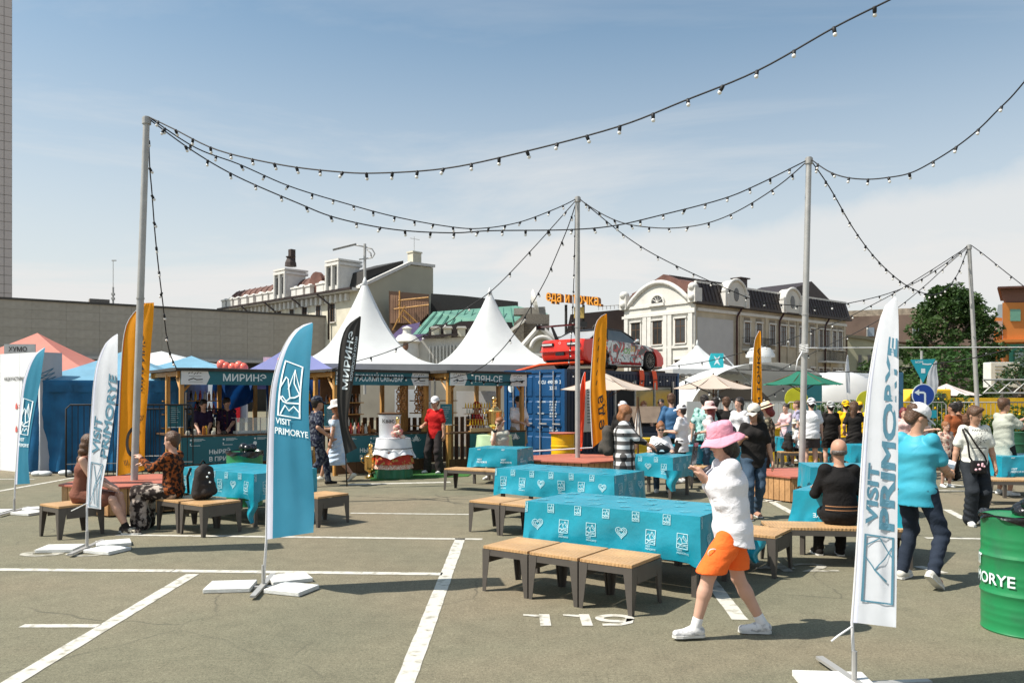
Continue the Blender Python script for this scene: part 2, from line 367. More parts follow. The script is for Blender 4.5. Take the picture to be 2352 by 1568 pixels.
# ------------------------------------------------------------------ ground
def asphalt():
    m = bpy.data.materials.new('asphalt'); m.use_nodes = True; t = m.node_tree; b = t.nodes['Principled BSDF']; b.inputs['Roughness'].default_value = .9
    b.inputs['Specular IOR Level'].default_value = .25
    tc = N(t, 'ShaderNodeTexCoord')
    def noise(s, d=4, r=.55, dist=0):
        n = N(t, 'ShaderNodeTexNoise'); n.inputs['Scale'].default_value = s; n.inputs['Detail'].default_value = d; n.inputs['Roughness'].default_value = r; n.inputs['Distortion'].default_value = dist
        L(t, tc.outputs['Object'], n.inputs['Vector']); return n.outputs['Fac']
    def ramp(f, els):
        r = N(t, 'ShaderNodeValToRGB'); L(t, f, r.inputs[0])
        while len(r.color_ramp.elements) < len(els): r.color_ramp.elements.new(.5)
        for e, (p, c) in zip(r.color_ramp.elements, els): e.position = p; e.color = (*c, 1) if len(c) == 3 else c
        return r.outputs[0]
    def mix(a, c, f, mode='MIX'):
        x = N(t, 'ShaderNodeMix', data_type='RGBA', blend_type=mode)
        if hasattr(f, 'links'): L(t, f, x.inputs[0])
        else: x.inputs[0].default_value = f
        L(t, a, x.inputs[6]); L(t, c, x.inputs[7]) if hasattr(c, 'links') else setattr(x.inputs[7], 'default_value', c); return x.outputs[2]
    base = ramp(noise(.35, 6), [(.36, (.150, .144, .100)), (.50, (.174, .163, .112)), (.66, (.197, .176, .122))])
    warm = ramp(noise(.16, 3, .5, .8), [(.46, (0, 0, 0)), (.62, (1, 1, 1))])
    base = mix(base, (.22, .178, .135, 1), warm) if False else mix(base, (.205, .172, .118, 1), warm)
    med = ramp(noise(5, 6, .7), [(.3, (.84, .84, .84)), (.7, (1.12, 1.12, 1.12))]); base = mix(base, med, 1.0, 'MULTIPLY')
    gr = ramp(noise(95, 3, .8), [(.34, (.58, .58, .56)), (.5, (1, 1, 1)), (.68, (1.4, 1.38, 1.33))]); base = mix(base, gr, .9, 'MULTIPLY')
    g2 = ramp(noise(38, 4, .9), [(.36, (.70, .70, .69)), (.5, (1, 1, 1)), (.64, (1.28, 1.27, 1.24))]); base = mix(base, g2, 1.0, 'MULTIPLY')
    st = ramp(noise(1.1, 5, .65, 1.5), [(.66, (0, 0, 0)), (.74, (1, 1, 1))]); base = mix(base, (.10, .09, .07, 1), N1(t, st, .35))
    # fine cracks
    v = N(t, 'ShaderNodeTexVoronoi', feature='DISTANCE_TO_EDGE'); v.inputs['Scale'].default_value = .33
    nn = N(t, 'ShaderNodeTexNoise'); nn.inputs['Scale'].default_value = 1.6; nn.inputs['Detail'].default_value = 6; L(t, tc.outputs['Object'], nn.inputs['Vector'])
    ma = N(t, 'ShaderNodeMix', data_type='RGBA'); ma.inputs[0].default_value = .28; L(t, tc.outputs['Object'], ma.inputs[6]); L(t, nn.outputs['Color'], ma.inputs[7]); L(t, ma.outputs[2], v.inputs['Vector'])
    ck = ramp(v.outputs['Distance'], [(0, (1, 1, 1)), (.0035, (0, 0, 0))]); msk = ramp(noise(.5, 2), [(.5, (0, 0, 0)), (.6, (1, 1, 1))])
    ck = mix(ck, msk, 1.0, 'MULTIPLY'); base = mix(base, (.07, .065, .05, 1), N1(t, ck, .75))
    L(t, base, b.inputs['Base Color'])
    bp = N(t, 'ShaderNodeBump'); bp.inputs['Strength'].default_value = .5; bp.inputs['Distance'].default_value = .006; L(t, noise(130, 3, .8), bp.inputs['Height']); L(t, bp.outputs[0], b.inputs['Normal'])
    return m
def N1(t, sock, k):
    x = N(t, 'ShaderNodeMath', operation='MULTIPLY'); L(t, sock, x.inputs[0]); x.inputs[1].default_value = k; return x.outputs[0]
g = MB(); g.add([(-900, -60, 0), (900, -60, 0), (900, 1500, 0), (-900, 1500, 0)], [(0, 1, 2, 3)])
g.build('ground', asphalt(), kind='structure')
paint = mat('road_paint', (.54, .52, .46), .8, .2, 11, col2=(.28, .26, .205), thr=(.52, .68), bump=.2, bscale=120)
paint2 = mat('worn_paint', (.42, .40, .34), .85, .2, 9, col2=(.2, .185, .14), thr=(.42, .62), bump=.2, bscale=120)
def gline(a, b_, w=.13, m=paint, z=.004, seg=None):
    A = G(*a); B = G(*b_); d = (B-A); ln = d.length; d.normalize(); q = Vector((-d.y, d.x, 0))*w/2
    k = MB(); n = max(2, int(ln/.12)); rr = random.Random(int(a[0]*7+a[1]))
    vs = []
    for i in range(n+1):
        c = A+d*ln*i/n; e1, e2 = rr.uniform(.93, 1.05), rr.uniform(.93, 1.05)
        vs += [(c-q*e1)+Vector((0, 0, z)), (c+q*e2)+Vector((0, 0, z))]
    k.add(vs, [(2*i, 2*i+2, 2*i+3, 2*i+1) for i in range(n)])
    k.build('parking_line', m, kind='structure')
for a, b_, w_ in (((-40, 1307.5), (395, 1310.5), .12), ((398, 1310.5), (1016, 1318), .12), ((442, 1318), (-120, 1655), .13), ((1057, 1236), (903, 1640), .13),
                  ((268, 1228), (1108, 1238), .10), ((805, 1178), (1077, 1181), .08), ((1700, 1423), (1560, 1240), .13), ((-10, 1129), (186, 1094), .12),
                  ((-10, 1100), (80, 1100), .1), ((800, 1112), (1035, 1107), .2), ((2174, 1170), (2216, 1192), .12), ((2126, 1235), (2330, 1238), .1),
                  ((2108, 1300), (2168, 1316), .12), ((2150, 1126), (2290, 1128), .1), ((2160, 1108), (2215, 1116), .1), ((1745, 1137), (1822, 1179), .12), ((50, 1437), (228, 1437), .09), ((1660, 1150), (1990, 1153), .1)):
    gline(a, b_, w_)
def gtext(s_, px, py, h, wide, m=paint):
    A = G(px, py); p = Print(); p.text(s_, A.x, A.y, h, wide); p.build('parking_number', m, lambda x, y: (x, y, .005), None, kind='structure')
A9 = G(1200, 1437)
def gshape(draw, px):
    A = G(px, 1437); p = Print(); draw(p); p.build('parking_number', paint, lambda x, y: (A.x+x, A.y+y, .005), None, kind='structure')
one = lambda p: (p.poly([(.10, .0), (.185, .0), (.185, .33), (.10, .33)]), p.poly([(-.03, .29), (.098, .245), (.098, .31), (-.03, .33)]))
gshape(one, 1212); gshape(one, 1308)
gshape(lambda p: (p.line([(.18+.125*math.cos(R(a)), .21+.085*math.sin(R(a))) for a in range(0, 360, 20)], .07, True), p.line([(.305, .20), (.28, .09), (.2, .035), (.06, .03)], .06)), 1367)
gtext('88', 30, 1277, .55, 1.35, paint2); gtext('42', 1745, 1312, .4, 1.5, paint2)
# a scrap of litter
white_paper = mat('white_paper', (.8, .8, .78), .7, .05, 8)
k = MB(); c_ = G(254, 1598); k.prism([(c_.x-.04, c_.y-.01), (c_.x+.035, c_.y-.02), (c_.x+.04, c_.y+.015), (c_.x-.02, c_.y+.025)], .003, .012)
tag(k.build('paper_scrap', white_paper), 'small white scrap of paper on the asphalt beside the long slanting line', 'litter')
green = mat('artificial_grass', (.045, .16, .03), .95, .35, 60, bump=.8, bscale=200)
k = MB(); A, B, C_, D_ = G(850, 1104), G(1075, 1094), G(1100, 1078), G(860, 1081)
k.add([v+Vector((0, 0, .012)) for v in (A, B, C_, D_)]+[v for v in (A, B, C_, D_)], [(0, 1, 2, 3), (0, 4, 5, 1), (1, 5, 6, 2), (2, 6, 7, 3), (3, 7, 4, 0)])
k.build('grass_mat', green, kind='structure')
# ------------------------------------------------------------------ benches
wood = mat('bench_wood', (.50, .30, .14), .45, .18, 3, bump=.25, wave=9)
wood_edge = mat('bench_wood_edge', (.34, .2, .10), .5, .2, 3)
steel = mat('brown_grey_steel', (.085, .074, .064), .42, .08, 8, spec=.5)
BA = R(-35)
def bench(L_, D_, label, loc, rz=BA, H=.42, group='wooden topped steel benches'):
    t = thing('bench', label, 'bench', loc, rz, group)
    n = max(1, round(D_/.145))      # boards of the seat
    for i in range(n):
        b = MB(); b.bx(.006, L_-.006, .006+i*(D_-.012)/n+.0008, .006+(i+1)*(D_-.012)/n-.0008, H-.028, H); b.build('board', wood, t, bevel=.0025)
    s = .085; th = .006
    for cx, sx in ((0, 1), (L_, -1)):
        for cy, sy in ((0, 1), (D_, -1)):
            b = MB()
            # folded plate: two tapered wings meeting at the corner
            b.prism([(cx, 0), (cx+sx*.035, 0), (cx+sx*s, H-.03), (cx, H-.03)], cy, cy+sy*th, 'xzy')
            b.prism([(cy+sy*th, 0), (cy+sy*.045, 0), (cy+sy*.11, H-.03), (cy+sy*th, H-.03)], cx, cx+sx*th, 'yzx')
            b.build('leg', steel, t)
    for cx, sx in ((0, 1), (L_, -1)):
        b = MB(); b.bx(min(cx, cx+sx*.005), max(cx, cx+sx*.005), .1, D_-.1, H-.17, H-.031); b.build('side_apron', steel, t)
    for cy, sy in ((.004, 1), (D_-.004, -1)):
        b = MB(); y0, y1 = sorted((cy, cy+sy*.02)); b.bx(s-.01, L_-s+.01, y0, y1, H-.085, H-.031); b.build('rail', steel, t)
    return t
def dirv(a): return Vector((math.cos(a), math.sin(a), 0))
d35 = dirv(BA)
b0 = Vector((-.274, 7.38, 0))
bl = ['leftmost of the three low benches in front of the nearest teal table', 'middle one of the three low benches in front of the nearest teal table', 'rightmost and nearest of the three benches in front of the nearest teal table']
for i in range(3): bench(.5, .58, bl[i], b0+d35*(i*.515))
b1 = Vector((-.574, 10.6, 0))
for i, l in enumerate(['end bench left of the second large teal table, leaving its whole front open', 'bench beside the end one of the second teal table, half hidden by the nearest table', 'bench mostly hidden between the two large teal tables']): bench(.5, .58, l, b1+d35*(i*.515))
bench(1.15, .42, 'long wooden bench before the small table of the man eating with sunglasses', (-1.31, 15.3, 0), R(-28))
bench(1.45, .45, 'long wooden bench with the bald man in a black jacket sitting on it', (2.71, 8.42, 0), R(-7))
b7 = Vector((2.6, 7.86, 0))
for i, l in enumerate(['bench behind the nearest teal table, right of the woman with the orange shorts', 'bench on the far side of the nearest teal table, middle of three', 'bench on the far side of the nearest teal table, hidden by its cloth']): bench(.5, .58, l, b7-d35*(.5+i*.515)+Vector((0, 0, 0)))
bench(1.2, .45, 'long wooden bench at the right edge in front of a blue cloth sheet', (7.9, 13.2, 0), R(-6))
bench(1.0, .4, 'far wooden bench with a small boy in a white shirt sitting on it', (6.69, 19.8, 0), R(-4))
bench(1.5, .4, 'bench in front of the back row teal table, behind the pink hat woman', (3.5, 15.6, 0), R(-8))
bench(.5, .58, 'leftmost bench, under the seated person in the sleeveless brown top', (-6.09, 10.26, 0))
bench(.5, .58, 'bench under the seated person in patterned trousers by the planter', (-4.80, 10.76, 0))
bench(.5, .58, 'bench standing in front of the left teal table, next to the black backpack', (-4.35, 10.43, 0))
bench(.5, .58, 'bench seen right of the tall blue feather flag', (-3.07, 11.2, 0))
# ------------------------------------------------------------------ tables under teal cloths
cloth_m = mat('teal_cloth', (.008, .27, .37), .34, .12, 2.2, bump=.5, bscale=6, spec=.6)
print_w = mat('white_print', (.72, .80, .82), .6, .03, 8); print_c = mat('cloth_print', (.42, .66, .72), .6, .03, 8); print_t = mat('faint_cloth_print', (.10, .42, .52), .5, .03, 8)
def cloth_table(L_, D_, label, clabel, loc, rz=BA, H=.74, drop=.36, logos=True, seed=1, small=False):
    t = thing('folding_table', label, 'table', loc, rz, 'tables under teal cloths')
    b = MB(); b.bx(.03, L_-.03, .03, D_-.03, H-.03, H-.006); b.build('tabletop', steel, t)
    for x in (.08, L_-.08):
        for y in (.08, D_-.08):
            b = MB(); b.bx(x-.025, x+.025, y-.025, y+.025, 0, H-.03); b.build('leg', steel, t)
    rr = random.Random(seed); ph = [rr.uniform(0, 6.28) for _ in range(6)]
    per = 2*(L_+D_); rad = .025
    def edge(s):      # s metres round the perimeter from the front left corner, counter-clockwise as seen from above
        s %= per
        if s < L_: return (s, 0), (0, -1)
        s -= L_
        if s < D_: return (L_, s), (1, 0)
        s -= D_
        if s < L_: return (L_-s, D_), (0, 1)
        s -= L_
        return (0, D_-s), (-1, 0)
    corners = [0, L_, L_+D_, 2*L_+D_, per]
    def skirt(s, v):   # v 0 top .. 1 bottom
        (x, y), (nx, ny) = edge(s)
        dc = min(abs((s % per)-c) for c in corners)
        cn = math.exp(-(dc/.10)**2)
        out = .004+v*(.02+.012*math.sin(s*9+ph[0])+.014*math.sin(s*4.3+ph[1])*v+.006*math.sin(s*23+ph[2]+v*2))
        out += .015*math.sin((s*6+v*5)+ph[3])*v*(1-cn)
        out += .013*v*math.exp(-dc/.22)*math.sin(2*math.pi*(dc+v*.16)/.15)*(dc > .05)
        # blend normal at the corners
        ci = min(range(5), key=lambda i: abs((s % per)-corners[i]))
        if dc < .06:
            s2 = corners[ci]; (_, _), n1 = edge(s2-.01); (_, _), n2 = edge(s2+.01)
            k = .5+((s % per)-s2)/.12; k = max(0, min(1, k)); nx, ny = n1[0]*(1-k)+n2[0]*k, n1[1]*(1-k)+n2[1]*k
        z = H-.003-v*(drop+.05*cn+.012*math.sin(s*3+ph[4]))+.0
        return (x+nx*out*(1+1.2*cn*v), y+ny*out*(1+1.2*cn*v), z)
    ns = int(per/.035); nv = 9; b = MB()
    ts = [per*i/ns for i in range(ns)]+corners[:4]; ts = sorted(set(ts)); n = len(ts)
    vs = [skirt(s_, j/nv) for j in range(nv+1) for s_ in ts]; fs = [(j*n+i, j*n+(i+1) % n, (j+1)*n+(i+1) % n, (j+1)*n+i) for j in range(nv) for i in range(n)]
    b.add(vs, [tuple(reversed(f)) for f in fs])
    nx_, ny_ = max(2, int(L_/.06)), max(2, int(D_/.06))
    b.grid(lambda u, v: (u*L_, v*D_, H+.0+(.0025*math.sin(u*L_*14+ph[5])*math.sin(v*D_*11)+.0015)*(0 < u < 1)*(0 < v < 1)-(.003 if (u in (0, 1) or v in (0, 1)) else 0)), nx_, ny_)
    c = b.build('tablecloth', cloth_m, smooth='angle'); c.location = loc; c.rotation_euler = (0, 0, rz); tag(c, clabel, 'tablecloth', 'teal printed tablecloths')
    if logos:
        sz = .125
        def col_(fn_s0, length, fn, nm, vv=.34):
            p = Print(); k_ = max(1, int(length/.29)); st = length/k_
            for i in range(k_):
                x = fn_s0+st*(i+.5)
                if (i+seed) % 3 == 1: p.heart_logo(x, vv+.07, sz*.95, .06)
                else: p.frame_logo(x-sz*.42, vv, sz*.80, .06)
                p.frame_logo(x-st*.5-sz*.3, drop-.092, sz*.55, .07, False)
            for k2 in range(1):
                p.build(nm, print_c, fn, c)
        fr = lambda x, y: (lambda q: (q[0], q[1]-.006, q[2]))(skirt(min(max(x, .005), L_-.005), min(1, max(0, (drop+.0-y)/drop))))
        rg = lambda x, y: (lambda q: (q[0]+.006, q[1], q[2]))(skirt(min(max(x, L_+.005), L_+D_-.005), min(1, max(0, (drop-y)/drop))))
        if small:
            for nm_, fn_, s0, ln_ in (('front_print', fr, 0, L_), ('side_print', rg, L_, D_)):
                p = Print(); k_ = max(1, int(ln_/.4))
                for i in range(k_):
                    x = s0+ln_*(i+.5)/k_; p.text('VISIT', x-.08, drop*.35, .035); p.text('PRIMORYE', x-.08, drop*.35-.05, .035)
                    p.text('VISIT', x-.08, drop-.03, .025)
                p.build(nm_, print_w, fn_, c)
        else:
            col_(0, L_, fr, 'front_print', .12); col_(L_, D_, rg, 'side_print', .12)
        p = Print(); kx, ky = max(1, int(L_/.3)), max(1, int(D_/.28))
        for i in range(kx):
            for j in range(ky):
                x, y = L_*(i+.5)/kx+(.07 if j % 2 else -.05), D_*(j+.5)/ky
                (p.heart_logo(x, y, .10, .08) if (i+j) % 2 else p.frame_logo(x-.04, y-.05, .09, .1))
        p.build('top_print', print_t, lambda x, y: (x, y, H+.0075), c)
    return t
cloth_table(1.86, .92, 'nearest large rectangular table in the middle of the picture', 'largest and nearest teal cloth with white heart and mountain logos', (.14, 8.11, 0), seed=1, drop=.40)
cloth_table(1.98, .9, 'second large rectangular table just behind the nearest one', 'teal cloth with white logos on the second table behind the nearest', (-.245, 11.82, 0), R(-35.5), seed=2)
cloth_table(.92, .9, 'small square table where the woman in sunglasses and the plaid shirt woman are', 'teal cloth with a loose shiny corner beside the plaid shirt woman', (2.04, 14.37, 0), R(-35), seed=3)
cloth_table(1.06, .9, 'small table of the man with sunglasses eating noodles', 'teal cloth on the table of the man with sunglasses eating', (-.88, 16.4, 0), R(-22), seed=4, small=True)
cloth_table(1.0, .8, 'back row table left of the pink hat', 'teal cloth on the back row table left of the pink hat', (3.39, 16.9, 0), R(-6), seed=5)
cloth_table(1.0, .8, 'back row table behind the pink hat', 'teal cloth on the back row table behind the pink hat', (4.45, 16.8, 0), R(-6), seed=6)
cloth_table(1.36, .85, 'far table with the children sitting around it', 'teal cloth hanging down on the far children table', (6.87, 20.4, 0), R(-4), seed=7, logos=False)
cloth_table(1.1, .8, 'table behind the bald man, left of the nearest white flag', 'plain teal cloth on the table furthest behind the bald man', (7.33, 17.2, 0), R(-5), seed=8, small=True)
cloth_table(1.3, .9, 'middle table directly behind the bald man in the black jacket', 'plain teal cloth on the middle table behind the bald man', (4.5, 12.0, 0), R(-9), seed=9, logos=False)
cloth_table(1.12, .85, 'table the bald man leans on, in front of the planter with the pole', 'teal cloth beside the bald man, with upside-down white letters', (3.2, 9.06, 0), R(-37), seed=10, logos=False)
cloth_table(1.3, .9, 'table at the right edge behind the long bench', 'blue teal cloth at the right edge of the picture', (8.65, 14.05, 0), R(-5), seed=11, small=True)
cloth_table(1.80, 1.1, 'left table half hidden by the tall blue feather flag', 'teal cloth on the left table behind the backpack and blue flag', (-5.0, 11.95, 0), R(-35.5), seed=12)
for o in [o for o in bpy.data.objects if o.get('label') == 'teal cloth beside the bald man, with upside-down white letters']:
    p = Print(); p.text('VISIT', -.55, -.1, .05); p.text('PRIMORYE', -.55, -.17, .05)
    p.build('front_print', print_w, lambda x, y: (-x, -.035, .47-y-.14), o)
# loose cloth corners hanging below the hem
def flap(o_label, pt, dx_, dz):
    k = MB(); k.grid(lambda u, v: (pt.x+(u-.5)*dx_*(1-v*.7)+.02*math.sin(v*7), pt.y+.03*math.sin(u*6+v*3), pt.z-v*dz), 8, 10)
    o = [o for o in bpy.data.objects if o.get('label') == o_label][0]; k.build('hanging_corner', cloth_m, o, smooth=True, world=True)
flap('teal cloth on the left table behind the backpack and blue flag', P(577, 1150, 10.8), .17, .30)
flap('teal cloth with a loose shiny corner beside the plaid shirt woman', P(1545, 1080, 13.8), .3, .36)
flap('largest and nearest teal cloth with white heart and mountain logos', P(1735, 1240, 7.8), .2, .22)
flap('teal cloth hanging down on the far children table', P(1905, 1035, 20.35), .3, .28)
# ------------------------------------------------------------------ planters with slatted sides and a red top, poles in them
slatw = mat('cedar_slat', (.42, .23, .10), .6, .25, 2.5, bump=.3, wave=6)
redtop = mat('red_boards', (.42, .13, .085), .55, .1, 4)
dark = mat('dark_gap', (.03, .025, .02), .9, .1, 5)
galv = mat('galvanised_steel', (.40, .39, .37), .5, .12, 5, metal=.35, bump=.1, bscale=8)
def planter(c, label, a0, Rr=1.05, H=.45):
    t = thing('hexagonal_planter', label, 'planter', (c[0], c[1], 0), 0, 'hexagonal wooden planters holding the light poles')
    vs = [(Rr*math.cos(a0+k*math.pi/3), Rr*math.sin(a0+k*math.pi/3)) for k in range(6)]
    k = MB(); k.prism([(x*.94, y*.94) for x, y in vs], .02, H-.03); k.build('core', dark, t)
    for e in range(6):    # top board rim and slats on each face
        A, B = Vector(vs[e]), Vector(vs[(e+1) % 6]); mid = (A+B)/2
        k = MB(); k.prism([(0, 0), tuple(A*1.02), tuple(B*1.02)], H-.03, H); k.build('top_board', redtop, t, bevel=.002)
        if mid.y > Rr*.5: continue
        n = 8; dv = (B-A)/n; ang = math.atan2(dv.y, dv.x)
        for i in range(n):
            c2 = A+dv*(i+.5); k = MB(); k.box((c2.x*.97, c2.y*.97, (H-.03)/2+.01), (dv.length*.86, .022, H-.06), rz=0, T=None)
            # rotate the slat about its own centre
            T = Matrix.Translation((c2.x*.97, c2.y*.97, 0)) @ Matrix.Rotation(ang, 4, 'Z') @ Matrix.Translation((-c2.x*.97, -c2.y*.97, 0))
            k.v = [tuple(T @ Vector(v)) for v in k.v]; k.build('slat', slatw, t)
    return t
planter((-6.10, 12.86), 'hexagonal red topped wooden planter at the left, under the tallest pole', R(-84))
planter((1.45, 17.6), 'hexagonal red topped wooden planter under the pole in front of the container', R(-84), 1.25)
planter((5.19, 14.27), 'hexagonal red topped wooden planter right of the woman in a black shirt', R(-60), 1.0)
planter((12.25, 21.3), 'far red topped wooden planter behind the young man with the shoulder bag', R(-84), 1.0)
def pole(label, a, b, r=.045):
    t = thing('light_pole', label, 'pole', a, 0, 'steel poles carrying the festoon lights'); k = MB()
    k.tube([a, Vector(a).lerp(Vector(b), .5), b], [r, r, r*.9], 14); k.build('mast', galv, t, smooth='angle', world=True)
    k = MB(); B = Vector(b); k.tube([B-Vector((0, 0, .12)), B-Vector((0, 0, .02))], r*1.25, 14); k.tube([B-Vector((.07, 0, .05)), B+Vector((.07, 0, -.05))], .008, 6); k.build('clamp', galv, t, world=True)
    k = MB(); A = Vector(a); m_ = A.lerp(B, .5); k.tube([m_-Vector((0, 0, .012)), m_+Vector((0, 0, .012))], r*1.15, 14); k.build('joint_ring', galv, t, world=True)
    return t
pole('leftmost and tallest looking steel pole standing in the left planter', (-6.10, 12.86, .45), (-5.90, 12.86, 6.31), .056)
pole('steel pole in front of the blue container and orange flag', (1.45, 17.6, .45), (1.45, 17.6, 6.21), .055)
p3 = pole('steel pole rising from the planter left of the nearest white flag', (5.19, 14.27, .45), (5.32, 14.27, 6.08), .055)
pole('furthest steel pole, in front of the big tree', (12.5, 21.3, .45), (12.22, 21.3, 5.85), .055)
tape = mat('white_tape', (.75, .75, .74), .6, .06, 8)
k = MB(); q = P(1846, 808, 14.2)
for i in range(5): k.tube([q+Vector((-.06, -.06, i*.03-.02)), q+Vector((.06, -.06, i*.03)), q+Vector((.06, .06, i*.03+.01)), q+Vector((-.06, .06, i*.03)), q+Vector((-.06, -.06, i*.03+.01))], .008, 6)
k.tube([q+Vector((-.05, -.06, 0)), q+Vector((-.13, -.05, -.15)), q+Vector((-.16, -.05, -.34))], .012, 6); k.build('rope_wrap', tape, p3, world=True, smooth=True)
# ------------------------------------------------------------------ festoon lights
blackc = mat('black_rubber', (.012, .012, .013), .6, .1, 8)
bulbm = mat('frosted_bulb', (.78, .76, .72), .15, .03, 8, spec=.6)
kb = MB(); kb.m = 0; kb.lathe([(.014, .024), (.023, .014), (.022, -.036), (.017, -.046)], n=8); kb.m = 1; kb.ball((0, 0, -.064), .0245, 8, 6)
_bm = kb.build('bulb', [blackc, bulbm], smooth=True); BULB = _bm.data; bpy.data.objects.remove(_bm)
def festoon(label, A, B, pts, step=.42, r=.011, name='festoon_light', white=True):
    """A, B plan positions of the ends; pts picture points give the sag; the cable hangs in the vertical plane A-B"""
    A, B = Vector(A[:2]), Vector(B[:2]); D = B-A; out = []
    for x, y in pts:
        q = (x-CX)/F; den = D.x-q*D.y
        t_ = (q*A.y-A.x)/den if abs(den) > 1e-6 else 0
        p = A+D*t_; out.append(Vector((p.x, p.y, CH-(y-HY)*p.y/F)))
    sm = []
    for i in range(len(out)-1):
        p0, p1, p2, p3_ = out[max(i-1, 0)], out[i], out[i+1], out[min(i+2, len(out)-1)]
        for j in range(6):
            u = j/6; sm.append(.5*((2*p1)+(p2-p0)*u+(2*p0-5*p1+4*p2-p3_)*u*u+(3*p1-p0-3*p2+p3_)*u**3))
    sm.append(out[-1]); t = thing(name, label, 'string lights', sm[0], 0, 'festoon lights strung between the poles')
    k = MB(); k.tube(sm, r, 5); k.build('cable', blackc, t, world=True, smooth=True)
    if step:
        acc = step*.6; rr = random.Random(len(pts))
        for a, b in zip(sm, sm[1:]):
            ln = (b-a).length
            while acc < ln:
                p = a.lerp(b, acc/ln)-t.location; o = bpy.data.objects.new('bulb', BULB); COL.objects.link(o); o.parent = t; o.location = p-Vector((0, 0, .012))
                o.rotation_euler = (rr.uniform(-.5, .5), rr.uniform(-.5, .5), 0); acc += step*rr.uniform(.93, 1.07)
            acc -= ln
    return t
T1, T2, T3, T4 = (-5.9, 12.86), (1.45, 17.6), (5.32, 14.27), (12.22, 21.3)
festoon('longest festoon rising from the left pole to the top right corner', T1, (4.4, 8.2), [(340, 268), (400, 297), (500, 345), (640, 378), (765, 394), (865, 398), (1025, 387), (1200, 350), (1418, 292), (1567, 234), (1740, 163), (1920, 62), (2060, -8), (2150, -60)])
festoon('upper festoon from the left pole to the middle pole', T1, T2, [(345, 272), (450, 340), (550, 378), (665, 428), (785, 465), (903, 497), (1020, 519), (1100, 525), (1191, 511), (1280, 478), (1327, 455)])
festoon('lower festoon sagging from the left pole to the third pole', T1, T3, [(345, 276), (443, 347), (543, 405), (685, 467), (774, 501), (903, 527), (1035, 535), (1130, 530), (1300, 528), (1408, 519), (1515, 495), (1660, 457), (1745, 422), (1858, 366)])
festoon('festoon dipping between the middle pole and the third pole', T2, T3, [(1327, 455), (1380, 490), (1434, 513), (1500, 523), (1560, 523), (1627, 512), (1700, 482), (1790, 425), (1858, 367)], .45)
festoon('festoon running steeply down from the left pole to the first stall', T1, (-7.1, 17.4), [(341, 285), (344, 380), (349, 440), (356, 533), (365, 620), (375, 703), (383, 775), (392, 815), (405, 845)], .45)
festoon('festoon from the middle pole down left across the first white tent', T2, (-4.3, 18), [(1325, 458), (1220, 575), (1132, 665), (1059, 716), (1025, 742), (903, 803), (800, 835), (742, 855)], .62)
festoon('festoon from the middle pole down left to the third stall', T2, (-1.4, 18.8), [(1325, 460), (1305, 520), (1271, 602), (1253, 643), (1216, 709), (1179, 770), (1135, 821), (1090, 852), (1035, 868)], .62)
festoon('short festoon hanging straight down beside the middle pole', T2, (1.62, 22.2), [(1322, 466), (1318, 640), (1313, 760), (1306, 838)], .5)
festoon('long festoon from the middle pole to the furthest pole past the white building', T2, T4, [(1330, 456), (1440, 545), (1536, 602), (1690, 672), (1749, 693), (1830, 702), (1891, 705), (1970, 692), (2040, 674), (2100, 650), (2150, 620), (2190, 592), (2225, 562)], .5)
festoon('festoon from the third pole sagging in front of the tree to the furthest pole', T3, T4, [(1862, 368), (1905, 430), (1960, 525), (2010, 592), (2060, 640), (2100, 665), (2142, 677), (2172, 664), (2194, 638), (2206, 615), (2222, 572)], .42)
festoon('thin festoon from the container roof to the furthest pole', (4.6, 22.4), T4, [(1530, 842), (1604, 833), (1662, 821), (1735, 801), (1802, 783), (1867, 759), (1930, 737), (1992, 706), (2054, 673), (2140, 620), (2225, 565)], .6)
festoon('thin festoon from the green umbrella up to the furthest pole', (8.6, 23.5), T4, [(1790, 850), (1875, 806), (1928, 780), (1973, 760), (2050, 715), (2120, 660), (2180, 605), (2225, 567)], .6)
festoon('festoon leaving the third pole to the upper right edge', T3, (7.2, 10.2), [(1860, 364), (1900, 392), (1940, 407), (1990, 412), (2040, 408), (2090, 398), (2140, 373), (2200, 335), (2250, 295), (2290, 255), (2330, 215), (2400, 130)], .40)
festoon('festoon leaving the furthest pole to the right edge', T4, (14.5, 20), [(2230, 563), (2260, 585), (2310, 625), (2370, 672)], .5)
festoon('white bulbs strung along the top of the container side', (1.7, 22.75), (5.6, 27.0), [(1306, 846), (1340, 872), (1400, 868), (1440, 872), (1490, 874), (1540, 868)], .5)
festoon('white bulbs looped under the beige umbrella behind the crowd', (3.9, 19.6), (6.4, 20.6), [(1560, 868), (1640, 905), (1700, 918), (1760, 912), (1800, 890)], .35)
for lb, A_, B_, p_ in (('thin white wire stretched level from the third pole to the right edge', (5.3, 14.2), (14, 18), [(1845, 799), (2100, 798), (2420, 797)]),
                    ('thin black cable rising across the tree to the right edge', (6.0, 22), (13.5, 19), [(1690, 848), (1840, 852), (2000, 852), (2200, 828), (2300, 806), (2400, 780)])):
    o = festoon(lb, A_, B_, p_, 0, .010 if 'white' in lb else .014, 'overhead_cable'); o['category'] = 'cable'; del o['group']
    if 'white' in lb: o.children[0].data.materials[0] = tape
